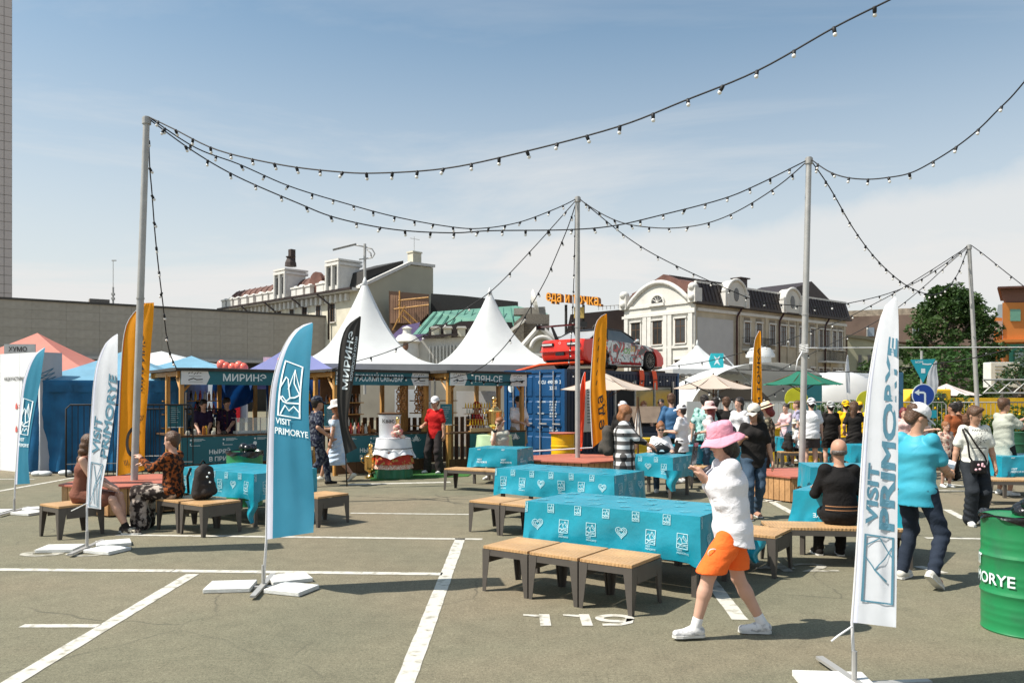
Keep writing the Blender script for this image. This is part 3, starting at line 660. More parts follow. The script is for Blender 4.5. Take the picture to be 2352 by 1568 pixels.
# ------------------------------------------------------------------ feather flags
def cmat(name, c, tr=.5, rough=.6): return mat(name, c, rough, .04, 4, bump=.35, bscale=4.5, trans=tr)
f_blue = cmat('blue_flag_cloth', (.045, .27, .41)); f_white = cmat('white_flag_cloth', (.68, .70, .74), .4); f_or = cmat('orange_flag_cloth', (.95, .36, .01)); f_black = cmat('charcoal_flag_cloth', (.035, .032, .028), .15)
f_red = cmat('red_orange_flag_cloth', (.85, .09, .03), .35); f_hem = cmat('pale_flag_hem', (.62, .64, .74), .2)
teal_print = mat('teal_print', (.06, .165, .23), .6, .05, 8); black_print = mat('black_print', (.02, .018, .016), .6, .05, 8)
polem = mat('white_flag_rod', (.62, .62, .63), .4, .05, 9); slab = mat('white_concrete', (.66, .66, .63), .8, .08, 12, bump=.3, bscale=60)
def interp(E, v):
    ln = [0]
    for a, b in zip(E, E[1:]): ln.append(ln[-1]+math.hypot(b[0]-a[0], b[1]-a[1]))
    s = v*ln[-1]
    for i in range(len(E)-1):
        if s <= ln[i+1] or i == len(E)-2:
            k = (s-ln[i])/max(1e-6, ln[i+1]-ln[i])
            p0, p1, p2, p3_ = E[max(i-1, 0)], E[i], E[i+1], E[min(i+2, len(E)-1)]
            return tuple(.5*((2*p1[c])+(p2[c]-p0[c])*k+(2*p0[c]-5*p1[c]+4*p2[c]-p3_[c])*k*k+(3*p1[c]-p0[c]-3*p2[c]+p3_[c])*k**3) for c in (0, 1))
def flag(label, Y, base, LE, RE, m, hem=None, wave=.03, hemw=.1, base_slabs=True, prints=None, tilt=0., seed=0, rod_r=.012, rodm=None, group='feather flags on white bases', basez=0):
    """LE, RE: mast edge and free edge, from the bottom up, at their distance Y"""
    bp = P(base[0], base[1], Y); bp.z = basez
    t = thing('feather_flag', label, 'flag', bp, 0, group)
    def S(u, v):
        a, b = interp(LE, v), interp(RE, v); x, y = a[0]+(b[0]-a[0])*u, a[1]+(b[1]-a[1])*u
        dpt = wave*u*(math.sin(v*7+u*3+seed)+.5*math.sin(v*17+u*6+seed*2))+tilt*u
        dpt += .35*wave*math.sin(u*14+v*3+seed)*(1-abs(v-.4))
        return P(x, y, Y+dpt)
    h0 = hemw if hem else 0
    k = MB(); k.grid(lambda u, v: S(h0+u*(1-h0), v), 16, 60); k.build('fabric', m, t, smooth=True, world=True)
    k = MB(); k.grid(lambda u, v: S(u*max(h0, .06), v)+Vector((0, -.006*math.sin(u*math.pi), 0)), 4, 60); k.build('mast_sleeve', hem or m, t, smooth=True, world=True)
    pts = [Vector(bp)+Vector((0, 0, .04))]+[S(.0, v/24) for v in range(25)]
    k = MB(); k.tube(pts, [rod_r*1.2]+[rod_r*(1-.6*i/25) for i in range(25)], 8); k.build('rod', rodm or polem, t, smooth=True, world=True)
    if base_slabs:
        for j, (dx_, dy_, sx, sy, rz_) in enumerate(((-.30, -.02, .44, .36, .12), (.30, -.12, .40, .34, -.35), (.16, .30, .4, .34, .5)) if base_slabs is True else ((-.12, .0, .46, .34, -.08), (.30, -.42, .4, .34, .2))):
            k = MB(); k.box((0, 0, .023), (sx*.95, sy*.95, .04)); T = Matrix.Translation((dx_, dy_, 0)) @ Matrix.Rotation(rz_, 4, 'Z'); k.v = [tuple(T @ Vector(v)) for v in k.v]; k.build('base_slab', slab, t, bevel=.006)
        k = MB(); k.box((0, 0, .012), (1.0, .05, .02), rz=.1); k.box((0, .0, .034), (.05, .9, .02), rz=.1); k.tube([(0, 0, .02), (0, 0, .22)], .018, 8); k.build('cross_foot', galv, t)
    for pr in (prints or []):
        nm, pm_, p = pr
        p.build(nm, pm_, lambda x, y: S(x, y)+Vector((0, -.014, 0)), t, world=True)
    return t
def vprint(draw, W, H_): # helper: draw in metres with x across and y up the flag, then normalise
    p = Print(); draw(p); p.split(); p.v = [(x/W, y/H_) for x, y in p.v]; return p
# far left blue
def lg(p): p.frame_logo(.06, .74, .41, .04, False, m=.45); p.text('VISIT', .05, .64, .05, .8); p.text('PRIMORYE', .04, .56, .05, .8)
flag('blue feather flag furthest left, in front of the white wall', 12.3, (33, 1179), [(35, 1112), (42, 1000), (50, 900), (62, 850), (80, 815), (103, 798)], [(69, 1110), (65, 1050), (70, 1000), (80, 940), (92, 880), (99, 830), (104, 799)], f_blue, f_hem, .03, .14, tilt=-.24, prints=[('logo', print_w, vprint(lg, .30, 2.1))], seed=1)
def vp(p):
    a = R(90)
    p.text('VISIT', .18, .62, .12, 1.15, rot=a, bold=.045); p.text('PRIMORYE', .345, .60, .12, 1.25, rot=a, bold=.045)
    p.line([(.06, .04), (.06, .52), (.30, .52), (.30, .04)], .022, True)
    for pl in ([(.08, .1), (.22, .3), (.12, .5)], [(.2, .08), (.16, .24), (.28, .5)], [(.26, .06), (.22, .3), (.3, .4)]): p.line(pl, .014)
flag('white feather flag with teal VISIT PRIMORYE in front of the seated people', 9.35, (200, 1259), [(200, 1165), (205, 1050), (211, 950), (216, 880), (225, 830), (244, 788), (270, 767)], [(232, 1169), (234, 1123), (248, 1043), (258, 982), (269, 900), (270, 853), (271, 769)], f_white, f_hem, .05, .1, tilt=-.34, prints=[('lettering', teal_print, (lambda q: q)(vprint(vp, .36, 2.05)))], seed=2)
def bl_(p):
    p.frame_logo(.10, 1.107, .39, .035, False, m=.62); p.text('VISIT', .075, 1.02, .06, .92); p.text('PRIMORYE', .07, .925, .06, .92)
flag('tall blue feather flag with white mountain logo, nearest on the left', 7.48, (605, 1351), [(612, 1238), (614, 1100), (619, 950), (628, 870), (650, 800), (681, 756), (717, 741)], [(720, 1222), (722, 1150), (716, 1050), (709, 950), (712, 850), (717, 780), (719, 743)], f_blue, f_hem, .04, .13, tilt=-.34, prints=[('logo', print_w, vprint(bl_, .44, 2.05))], seed=3.3)
def zo(z): return (z[0]/2.412*.9408, (z[1]/2.412+700)*.9408)
def orp(p):
    p.text('МИРИНЭ', .58, 1.55, .15, 1.15, rot=R(90))
    pts = [(.42+.17*math.cos(a), .62+.22*math.sin(a)) for a in [R(40+i*14) for i in range(21)]]; p.line(pts, .075)
    for s_, y in ((1, .98), (-1, .22)):
        for j in range(3): p.line([(.42+s_*(.12+j*.04), y), (.42+s_*(.16+j*.04), y+.11)], .015)
    p.disc(.44, .6, .02); p.line([(.5, .9), (.54, 1.05)], .02)
flag('tall orange feather flag behind the leftmost pole', 14.4, (258, 1165), [zo(z) for z in ((690, 1112), (700, 800), (712, 520), (730, 290), (768, 180), (850, 96))], [zo(z) for z in ((852, 1078), (856, 850), (874, 600), (890, 350), (903, 200), (907, 93))], f_or, None, .04, prints=[('lettering', black_print, vprint(orp, .72, 3.3))], seed=4, base_slabs=False, rod_r=.016)
def z4(z): return ((z[0]/2.412+450)*.9408, (z[1]/2.412+600)*.9408)
def bk_(p):
    p.text('МИРИНЭ', .34, 1.35, .17, 1.2, rot=R(90)); p.text('КОРЕЙСКОЙ КУХНИ', .46, 1.55, .07, 1.0, rot=R(90))
flag('charcoal feather flag with white lettering before the white tent', 15.6, (797, 1116), [z4(z) for z in ((950, 1225), (918, 1050), (902, 900), (908, 700), (925, 560), (962, 470), (1035, 415))], [z4(z) for z in ((1018, 1190), (975, 1100), (965, 1000), (995, 800), (1018, 650), (1032, 520), (1041, 418))], f_black, None, .03, prints=[('lettering', print_w, vprint(bk_, .5, 3.0))], seed=5, base_slabs=False, rodm=blackc)
def z3(z): return ((z[0]/2.412+1000)*.9408, (z[1]/2.412+600)*.9408)
def ed(p):
    p.text('еда', .62, .62, .36, 1.0, rot=R(90), mirror=False); p.disc(.4, 2.5, .03)
    for i, y in enumerate((1.55, 1.75, 1.95, 2.2, 2.42)): p.line([(.34, y), (.40, y+.12)], .03)
flag('orange feather flag with black letters beside the middle pole', 17.9, (1086, 1050), [z3(z) for z in ((1078, 1187), (1068, 1000), (1064, 850), (1078, 620), (1090, 490), (1112, 430), (1155, 400))], [z3(z) for z in ((1170, 1112), (1160, 900), (1152, 750), (1158, 600), (1160, 520), (1162, 450), (1161, 401))], f_or, None, .03, prints=[('lettering', black_print, vprint(lambda p: (p.text('е', .58, .32, .30, 1.05, rot=R(90)), p.text('д', .58, .62, .30, 1.0, rot=R(90)), p.text('а', .58, .93, .3, 1.0, rot=R(90)), [p.line([(.28, y), (.33, y+.11)], .035) for y in (1.45, 1.7, 2.0, 2.3, 2.5)]), .75, 3.3))], seed=6, base_slabs=False, rod_r=.015, basez=.45)
bpy.data.objects['feather_flag.005'].location.x += 0
def z5(z): return ((z[0]/2.412+1500)*.9408, (z[1]/2.412+600)*.9408)
flag('far orange feather flag with black letters behind the crowd', 20.5, (1744, 1085), [z5(z) for z in ((806, 1010), (808, 900), (814, 720), (822, 590), (832, 540), (852, 500))], [z5(z) for z in ((872, 1010), (870, 900), (866, 720), (863, 590), (863, 540), (861, 503))], f_or, None, .02, prints=[('lettering', black_print, vprint(lambda p: p.text('и ТОЧКА', .56, .45, .23, 1.25, rot=R(90)), .68, 2.7))], seed=7, base_slabs=False)
flag('thin red orange feather flag left of the middle pole, seen edge on', 18.6, (1334, 1062), [z3(z) for z in ((998, 1205), (996, 1050), (1002, 880), (1014, 790), (1030, 742))], [z3(z) for z in ((1013, 1205), (1027, 1050), (1034, 880), (1036, 800), (1037, 743))], f_red, None, .05, seed=8, base_slabs=False)
def fg(p):
    p.text('VISIT', .13, .62, .085, 1.25, rot=R(90), bold=.05); p.text('PRIMORYE', .262, .60, .112, 1.56, rot=R(90), bold=.05)
    p.line([(.05, .19), (.05, .56), (.26, .56), (.26, .19)], .02, True)
    for pl in ([(.06, .50), (.16, .55), (.25, .44)], [(.06, .42), (.13, .34), (.22, .3)], [(.13, .34), (.2, .42), (.25, .5)]): p.line(pl, .009)
pf = Print(); fg(pf); pf.split(.03); pf.v = [(x/.30, y/2.0) for x, y in pf.v]
flag('nearest white feather flag at the right, seen from behind', 4.95, (1962, 1577), [(1957, 1428), (1966, 1300), (1984, 1000), (1998, 860), (2018, 750), (2036, 700), (2056, 683)], [(2058, 1440), (2060, 1300), (2063, 1000), (2064, 850), (2064, 760), (2063, 720), (2061, 685)], f_white, f_hem, .025, .12, tilt=-.22, prints=[('lettering', teal_print, pf)], seed=9, rod_r=.010, base_slabs=2)
for lb, Yf, bs, a, b in (('small white feather flag just left of the round blue sign', 24, (2150, 1040), [(2128, 925), (2130, 870), (2138, 845), (2150, 828)], [(2150, 905), (2155, 880), (2152, 850), (2152, 829)]),
                     ('far narrow white feather flag behind the people in yellow', 24.5, (1952, 1045), [(1944, 900), (1942, 850), (1946, 815)], [(1953, 905), (1951, 850), (1948, 816)])):
    flag(lb, Yf, bs, a, b, f_white, None, .02, base_slabs=False)
# ties hanging from the two white flags
for i, (a, Yf) in enumerate((((200, 1155), 9.33), ((1958, 1437), 4.93))):
    o = [x for x in bpy.data.objects if x.get('label', '').startswith(('white feather flag with', 'nearest white feather')[i])][0]
    A = P(*a, Yf); k = MB(); s_ = .12 if i == 0 else .09; k.tube([A, A+Vector((-s_, 0, -.06)), A+Vector((-s_*1.5, -.01, -.09))], .006, 6); k.build('tie', tape, o, world=True, smooth=True)
# ------------------------------------------------------------------ steel drums
def drum(label, cat, loc, m, bag=True, text=None, H=.88, r=.292, lid=None):
    t = thing('steel_drum', label, cat, loc); pr = [(r*.98, .0), (r, .012), (r*.985, .02)]
    for zc in (.30, .58):
        z0 = zc-.03
        pr += [(r*.985, z0), (r*1.0, z0+.012), (r*1.02, z0+.03), (r*1.0, z0+.048), (r*.985, z0+.06)]
        for j in range(2): q = zc+.07+j*.055; pr += [(r*.985, q), (r*.992, q+.012), (r*.985, q+.024)]
    for j in range(3): q = .08+j*.055; pr += [(r*.985, q), (r*.992, q+.012), (r*.985, q+.024)]
    pr = sorted(pr, key=lambda a: a[1])+[(r*.985, H-.03), (r*1.01, H-.015), (r*1.01, H), (r*.96, H)]
    k = MB(); k.lathe(pr, n=48); k.build('body', m, t, smooth='angle')
    if bag:
        bm_ = mat('black_bin_bag', (.008, .008, .009), .25, .1, 6, bump=.8, bscale=14, spec=.6)
        rr = random.Random(3)
        k = MB(); k.grid(lambda u, v: ((r*1.03+.012*math.sin(u*60+v*4)*v)*math.cos(u*2*math.pi), (r*1.03+.012*math.sin(u*60+v*4)*v)*math.sin(u*2*math.pi), H+.018-v*(.06+.03*math.sin(u*9)+.015*math.sin(u*31))), 72, 4)
        k.grid(lambda u, v: ((r*1.03-v*.12)*math.cos(u*2*math.pi), (r*1.03-v*.12)*math.sin(u*2*math.pi), H+.018-v*.15+.01*math.sin(u*40)), 48, 3); k.build('bin_bag', bm_, t, smooth=True)
        k = MB()
        for j in range(9): k.ball((rr.uniform(-.05, .15), rr.uniform(-.12, .1), H-.02+rr.uniform(0, .12)), rr.uniform(.05, .09), 9, 6, (1, 1.1, .8))
        k.build('rubbish', bm_, t, smooth=True)
    if lid:
        k = MB(); k.lathe([(r*1.12, H+.005), (r*1.16, H+.012), (r*1.16, H+.028), (r*1.13, H+.033)], n=40); k.build('lid', lid, t, smooth='angle')
    if text:
        for s_, z, a0 in text:
            p = Print(); p.text(s_, 0, 0, .085, 1.0); a0 = R(-134)-text2d('PRIMORYE')[2]*.085/r
            p.build('lettering', print_w, lambda x, y: (r*1.026*math.cos(a0+x/r), r*1.026*math.sin(a0+x/r), z+y), t)
    return t
gdrum = mat('green_drum_paint', (.012, .21, .07), .42, .15, 5, spec=.5, coat=.1, col2=(.03, .15, .07), thr=(.5, .8), bump=.3, bscale=5); ydrum = mat('yellow_drum_paint', (.80, .46, .01), .35, .08, 4, coat=.2)
drum('large green steel drum bin with white letters at the right edge', 'bin', (3.96, 6.15, 0), gdrum, text=[('VISIT', .50, 0), ('PRIMORYE', .37, 0)], r=.30)
drum('green steel drum bin behind the left teal table', 'bin', (-4.43, 13.2, 0), gdrum)
drum('bright yellow steel drum in front of the container', 'drum', (1.25, 19.6, 0), ydrum, bag=False, lid=redtop)
drum('dark green drum bin behind the man photographing at the right', 'bin', (13.0, 20.6, 0), mat('dark_green_paint', (.015, .09, .045), .5), bag=False)
# ------------------------------------------------------------------ people
def skinm(k): return mat('skin_%s' % k, {'fair': (.56, .33, .24), 'mid': (.46, .25, .165), 'tan': (.36, .18, .11)}[k], .55, .05, 9, spec=.4)
def cloth(c, c2=None, sc_=6, thr=None, name=None, rough=.85, wave=None):
    nm = name or 'fabric_'+''.join('%02x' % int(min(1, v)*255) for v in (lin(c) if isinstance(c, str) else c))+(str(c2) if c2 else '')
    return mat(nm, c, rough, .07, sc_, bump=.5 if rough > .6 else .15, bscale=11, dist=1.6, col2=c2, thr=thr, spec=.2)
hairm = {k: mat('hair_'+k, c, .5, .3, 30, bump=.6, bscale=60, spec=.5) for k, c in {'dark': (.018, .012, .009), 'brown': (.09, .042, .02), 'ginger': (.26, .10, .035), 'red': (.16, .02, .02), 'grey': (.12, .10, .09)}.items()}
eyem = mat('eye_dark', (.02, .015, .012), .2, .1, 8); lipm = mat('lip', (.36, .12, .10), .5, .05, 8)
def V3(*a): return np.array(a, float)
def ik(a, b, l1, l2, hint):
    a, b, hint = V3(*a), V3(*b), V3(*hint); d = b-a; L_ = np.linalg.norm(d)
    if L_ > (l1+l2)*.998: b = a+d/L_*(l1+l2)*.998; d = b-a; L_ = np.linalg.norm(d)
    u = d/L_; x = (l1*l1-l2*l2+L_*L_)/(2*L_); h = math.sqrt(max(0, l1*l1-x*x)); hp = hint-u*np.dot(hint, u); hp /= np.linalg.norm(hp)+1e-9
    return a+u*x+hp*h, b
def person(label, x, y, face, H=1.7, pose='stand', hands=None, top='tee', topm=None, bot='trousers', botm=None, hair='short', hairc='dark', hat=None, hatm=None,
           skin='fair', shoem=None, head=(0, 0), lean=0., res=.014, feet=None, female=False, stepl=.30, z0=0., group='people at the street food market', glasses=False, fat=1.0, seat=.42, held=None, hint=None, sit_knee=None, socks=None, hipw=1., long_=0., shape=1.0):
    """local frame: x forward, y to the person's left, z up; sizes for a 1.75 m adult, scaled to H"""
    S = H/1.75
    t = thing('person', label, 'person', (x, y, z0), math.atan2(face[1], face[0]) if isinstance(face, tuple) else R(face), group)
    t.scale = (S, S, S); seat = seat/S
    A = lambda *v: V3(*v)
    sit = pose == 'sit'
    if sit:
        hz = seat+.095; hip = [A(-.0, .095, hz), A(0, -.095, hz)]
        kx = sit_knee or .43
        fe = feet or [(kx+.02, .12, .075), (kx+.02, -.12, .075)]
    else:
        hz = .93 if pose == 'stand' else .90; hip = [A(0, .092, hz), A(0, -.092, hz)]
        fe = feet or ([(.0, .11, .075), (.02, -.12, .075)] if pose == 'stand' else [(stepl, .07, .085), (-stepl, -.07, .14)])
    kn, an = [], []
    for i in (0, 1):
        k_, a_ = ik(hip[i], fe[i], .44, .43, (1, .05*(1-2*i), .9 if sit else .15)); kn.append(k_); an.append(a_)
    th = lean
    def up(h, off=0.): return A(math.sin(th)*h+off, 0, hz+math.cos(th)*h)     # along the spine
    waist, chest, neck0, neck1 = up(.16), up(.36), up(.535), up(.60)
    sw = (.146 if female else .166)*(1+(fat-1)*.5)
    sh = [up(.49)+A(0, sw, 0), up(.49)+A(0, -sw, 0)]
    if hands is None: hands = [(.05, .27, hz-.10), (.05, -.27, hz-.10)]
    el, wr = [], []
    for i in (0, 1):
        hh = (hint[i] if hint else (-.25, .38*(1-2*i), -1.0)); e_, w_ = ik(sh[i], hands[i], .285, .255, hh); el.append(e_); wr.append(w_)
    yw, pt = R(head[0]), R(head[1])      # + yaw to the left, + pitch down
    Hm = Matrix.Rotation(yw, 3, 'Z') @ Matrix.Rotation(pt, 3, 'Y'); hc = neck1+A(.02+.03*math.sin(max(0, pt)), 0, .095)
    HP = lambda a, b, c: hc+np.array(Hm @ Vector((a, b, c)))
    f = 1.0*(.93 if female else 1)
    # ---- body
    B = Sdf(res)
    B.ell(up(-.01), (.115*fat, .165*hipw*fat, .12), .05); B.cone(up(.02), waist, .105*fat, .100*fat, .05, sq=((0, 1, 0), 1.4)); B.cone(waist, chest, .098*fat, .115*fat, .05, sq=((0, 1, 0), 1.38)); B.cone(chest, up(.47), .112*f, .07, .05, sq=((0, 1, 0), 1.5))
    if female: B.ell(chest+A(.09, .065, .02), (.055, .06, .055), .04); B.ell(chest+A(.09, -.065, .02), (.055, .06, .055), .04)
    B.cone(neck0-A(0, 0, .04), neck1+A(.01, 0, .03), .055*f, .05*f, .03)
    # head: skull, jaw, nose, ears
    B.ell(HP(-.012, 0, .035), (.102, .082, .099), .02, Hm); B.ell(HP(.028, 0, -.035), (.066, .060, .080), .03, Hm); B.cone(HP(.06, 0, -.085), HP(.07, 0, -.09), .028, .024, .02)
    fine = res < .0125
    if fine: B.cone(HP(.083, 0, .012), HP(.101, 0, -.024), .009, .014, .008); B.ell(HP(-.005, .080, -.008), (.02, .009, .03), .008, Hm); B.ell(HP(-.005, -.080, -.008), (.02, .009, .03), .008, Hm)
    else: B.cone(HP(.08, 0, .01), HP(.10, 0, -.024), .012, .015, .01); B.ell(HP(-.005, .078, -.008), (.02, .012, .03), .008); B.ell(HP(-.005, -.078, -.008), (.02, .012, .03), .008)
    if fine: B.sub(HP(.094, .031, .012), (.012, .014, .009)); B.sub(HP(.094, -.031, .012), (.012, .014, .009))
    g_ = .92 if female else 1.0
    for i, s_ in ((0, 1), (1, -1)):
        B.cone(sh[i], el[i], .050*g_*fat, .039*g_*fat, .03); B.cone(el[i], el[i]+(wr[i]-el[i])*.35, .039*g_, .040*g_*fat, .015); B.cone(el[i]+(wr[i]-el[i])*.3, wr[i], .041*g_*fat, .026*g_, .015)
        # hand: palm, four fingers with a bend, thumb from the side of the palm
        d = wr[i]-el[i]; d /= np.linalg.norm(d); sd_ = np.cross(d, A(0, 0, 1)) if abs(d[2]) < .9 else A(1, 0, 0); sd_ /= np.linalg.norm(sd_)
        pn = np.cross(sd_, d); pn /= np.linalg.norm(pn)
        if pn[2] > 0 and abs(d[2]) < .9: pn = -pn
        curl = 1
        if held and held[i]: curl = 2
        if abs(d[2]) >= .9: pn = A(0, -s_, 0); pn -= d*np.dot(pn, d); sd_ = np.cross(d, pn)
        pc = wr[i]+d*.045; fr_ = .0085 if res < .008 else (.0098 if res < .0125 else .012)
        B.cone(wr[i], pc+d*.03, .024, .026, .015, sq=(sd_, 1.5))
        for j, (o_, ln) in enumerate(((-.031, .066), (-.0105, .076), (.0105, .072), (.031, .055))):
            k0 = pc+d*.035+sd_*o_; k1 = k0+d*ln*.5+pn*.012*curl; k2 = k1+(d*(.6 if curl == 1 else .1)+pn*(.5 if curl == 1 else 1))*ln*.55
            B.cone(k0, k1, fr_*1.05, fr_, .005); B.cone(k1, k2, fr_, fr_*.85, .004)
        tb = wr[i]+d*.022-sd_*.028; B.cone(tb, tb+d*.03-sd_*.022+pn*.012, .013, .0105, .01); B.cone(tb+d*.03-sd_*.022+pn*.012, tb+d*.06-sd_*.018+pn*.028, .0105, .009, .004)
        B.cone(hip[i], kn[i], .088*hipw*fat, .056*fat, .04); B.cone(kn[i], kn[i]+(an[i]-kn[i])*.35, .054, .056*fat, .02); B.cone(kn[i]+(an[i]-kn[i])*.3, an[i], .056, .034, .02)
        fd = A(1, .12*s_, 0); fd /= np.linalg.norm(fd)
        lift = max(0, an[i][2]-.09)
        if lift > .02 and not sit: fd = A(.75, .1*s_, -.55); fd /= np.linalg.norm(fd)
        B.cone(an[i]-A(0, 0, .02), an[i]+fd*.13-A(0, 0, .045 if lift < .02 else .02), .036, .026, .02)
    B.build('body', skinm(skin), t)
    # ---- clothes
    tm = topm or cloth((.7, .7, .7)); bm_ = botm or cloth((.03, .03, .035))
    ease = .014+.012*(shape-1)
    def torso_cloth(hem, ez, flare=0.):
        low = hem-.2 if not sit else .03
        q = Sdf(max(res, .0085) if res >= .008 else res*1.25)
        q.cone(chest, up(.475), .106*f+ez, .062+ez*.8, .05, sq=((0, 1, 0), 1.48)); q.cone(waist, chest, (.10+ez)*fat, (.116+ez)*fat, .05, sq=((0, 1, 0), 1.38))
        q.cone(up(low), waist, (.116+ez+flare)*fat, (.10+ez)*fat, .05, sq=((0, 1, 0), 1.42)); q.ell(up(.0), ((.118+ez)*fat, (.168*hipw+ez)*fat, .11), .04)
        if female: q.ell(chest+A(.09, .065, .02), (.055+ez, .06+ez, .055+ez), .05); q.ell(chest+A(.09, -.065, .02), (.055+ez, .06+ez, .055+ez), .05)
        return q
    if top:
        base = 'jacket' if top in ('jacket', 'longshirt') else top
        ez = ease
        if top in ('oversize',): ez = .034
        q = torso_cloth(-.10 if top != 'oversize' else -.17, ez, .012 if top != 'oversize' else .02) if not (bot == 'dress') else torso_cloth(.0, .012)
        for i, s_ in ((0, 1), (1, -1)):
            if top in ('tee', 'oversize'):
                e_ = sh[i]+(el[i]-sh[i])*(.72 if top == 'tee' else .98)
                q.cone(sh[i]-A(0, s_*.025, 0), e_, (.056+ez*.4)*fat, (.056+ez*.8)*(.92 if female else 1)*fat, .03)
            if top != 'sleeveless' and top != 'offshoulder': q.ell(sh[i]-A(0, s_*.012, 0), (.059+ez*.3,)*3, .03)
            if top in ('jacket', 'longshirt', 'oversize'):
                bulk = 1.0 if top != 'oversize' else 1.35
                q.cone(sh[i]-A(0, s_*.025, 0), el[i], (.062+ez*.5)*fat, .053*bulk*fat, .03)
                w2 = el[i]+(wr[i]-el[i])*(.93 if top == 'jacket' else .62); q.cone(el[i], w2, .053*bulk*fat, .042*bulk, .02)
            if top == 'sleeveless': q.cone(sh[i]-A(0, s_*.06, 0), sh[i]-A(0, s_*.03, 0), .06, .045, .03)
            if top == 'offshoulder':
                q.cone(sh[i]-A(0, -s_*.02, .09), sh[i]-A(0, -s_*.035, .15), .052, .062, .03)
        if not sit and bot != 'dress':
            hemh = -.13
            q.cut(A(.22 if top == 'oversize' else .0, 0, -1), -(hz+hemh-long_))
        if top == 'offshoulder': q.cut(A(0, 0, 1), float(sh[0][2]-.055))
        q.noise = .0011 if res < .012 else .002
        q.build({'tee': 't_shirt', 'oversize': 'sweatshirt', 'jacket': 'jacket', 'longshirt': 'shirt', 'sleeveless': 'sleeveless_top', 'offshoulder': 'dress_bodice'}[top], tm, t)
    q = Sdf(max(res, .0085) if res >= .008 else res*1.25)
    if bot in ('trousers', 'shorts', 'wide', 'baggy'):
        wd = {'trousers': (.098, .068, .058), 'shorts': (.112, .108, .09), 'wide': (.105, .115, .135), 'baggy': (.108, .092, .095)}[bot]
        q.ell(up(-.0), (.136*fat, .182*hipw*fat, .135), .04)
        for i in (0, 1):
            kb = kn[i] if bot != 'shorts' or not sit else hip[i]+(kn[i]-hip[i])*.72
            q.cone(hip[i], kb, wd[0]*hipw*fat, wd[1]*fat, .03)
            if bot != 'shorts':
                e_ = kn[i]+(an[i]-kn[i])*.97; q.cone(kn[i], e_, wd[1]*fat, wd[2], .025)
        if bot == 'shorts':
            if not sit: q.cut(A(0, 0, -1), -(hz-.36))
        q.cut(A(0, 0, 1) if not sit else A(math.sin(th), 0, math.cos(th)), (hz+.10) if not sit else float(np.dot(A(math.sin(th), 0, math.cos(th)), up(.09))))
        q.noise = .004 if res < .012 else .003
        q.build('shorts' if bot == 'shorts' else 'trousers', bm_, t)
    elif bot in ('dress', 'skirt'):
        if sit: 
            q.ell(up(0), (.13, .18, .12), .04)
            for i in (0, 1): q.cone(hip[i], kn[i]+A(.02, 0, 0), .11, .095, .06)
        else:
            q.cone(up(.12), up(-.02), .105, .135, .05, sq=((0, 1, 0), 1.3)); q.cone(up(-.02), A(-.01, 0, .42 if bot == 'dress' else .35), .135, .205, .06, sq=((0, 1, 0), 1.25)); q.cut(A(0, 0, -1), -(.36 if bot == 'dress' else .30))
        q.noise = .006; q.build('skirt', bm_, t)
    # ---- shoes
    sm_ = shoem or cloth((.7, .7, .68), rough=.5)
    for i, s_ in ((0, 1), (1, -1)):
        fd = A(1, .12*s_, 0); fd /= np.linalg.norm(fd); dn = A(0, 0, -1); lift = max(0, an[i][2]-.09)
        if lift > .02 and not sit: fd = A(.75, .1*s_, -.55); fd /= np.linalg.norm(fd); dn = A(-.55, 0, -.75)
        q = Sdf(max(res*.9, .008)); h = an[i]+dn*.035
        q.cone(h-fd*.035, h+fd*.05, .042, .04, .02); q.cone(h+fd*.05+dn*.008, h+fd*.165+dn*.014, .041, .030, .02, sq=(np.cross(fd, dn), 1.15)); q.cone(an[i], an[i]+dn*.02, .043, .045, .02)
        q.cut(dn, float(np.dot(dn, h))+.035)
        o = q.build('shoe', sm_, t)
        if socks and res < .012:
            q = Sdf(.008); q.cone(an[i]+(kn[i]-an[i])*.16, an[i], .042, .043, .01); q.build('sock', socks, t)
        if res < .012:   # sole
            side = np.cross(fd, dn); side /= np.linalg.norm(side); b = MB(); bot_ = h+dn*.037
            pl = [(-.072, -.025), (-.05, -.041), (.04, -.040), (.12, -.048), (.175, -.038), (.198, 0), (.175, .038), (.12, .048), (.04, .040), (-.05, .041), (-.072, .025)]
            vs = [bot_+fd*a+side*c+dn*z for z in (-.014, .006) for a, c in pl]; n_ = len(pl)
            b.add([tuple(v) for v in vs], [tuple(range(n_-1, -1, -1)), tuple(range(n_, 2*n_))]+[(k, (k+1) % n_, n_+(k+1) % n_, n_+k) for k in range(n_)]); b.build('sole', cloth((.62, .61, .58), rough=.6), o)
    # ---- hair, hat, face
    if hair != 'bald':
        q = Sdf(res if res > .008 else .007); q.ell(HP(-.022, 0, .05), (.111, .093, .097), .02, Hm)
        if fine or True: q.sub(HP(.085, 0, -.02), (.062, .062, .075), .01)
        if hair in ('long', 'bob', 'pony', 'short'): 
            if hair == 'short': q.cone(HP(-.05, 0, .0), HP(-.06, 0, -.04), .072, .055, .03)
            else: q.cone(HP(-.04, 0, .02), HP(-.055, 0, -.09), .09, .075, .04)
        if hair == 'long': q.cone(HP(-.055, .02, -.05), HP(-.09, .03, -.28), .075, .05, .04, sq=((0, 1, 0), 1.25))
        if hair == 'bob': q.cone(HP(-.01, .07, .0), HP(-.01, .075, -.09), .03, .025, .03); q.cone(HP(-.01, -.07, .0), HP(-.01, -.075, -.09), .03, .025, .03)
        if hair == 'pony': q.cone(HP(-.11, 0, .01), HP(-.15, 0, -.2), .03, .018, .02)
        if hair == 'bun': q.ell(HP(-.08, 0, .12), (.045, .045, .04), .01)
        if hair == 'buns': q.ell(HP(-.03, .07, .11), (.04, .04, .04), .01); q.ell(HP(-.03, -.07, .11), (.04, .04, .04), .01)
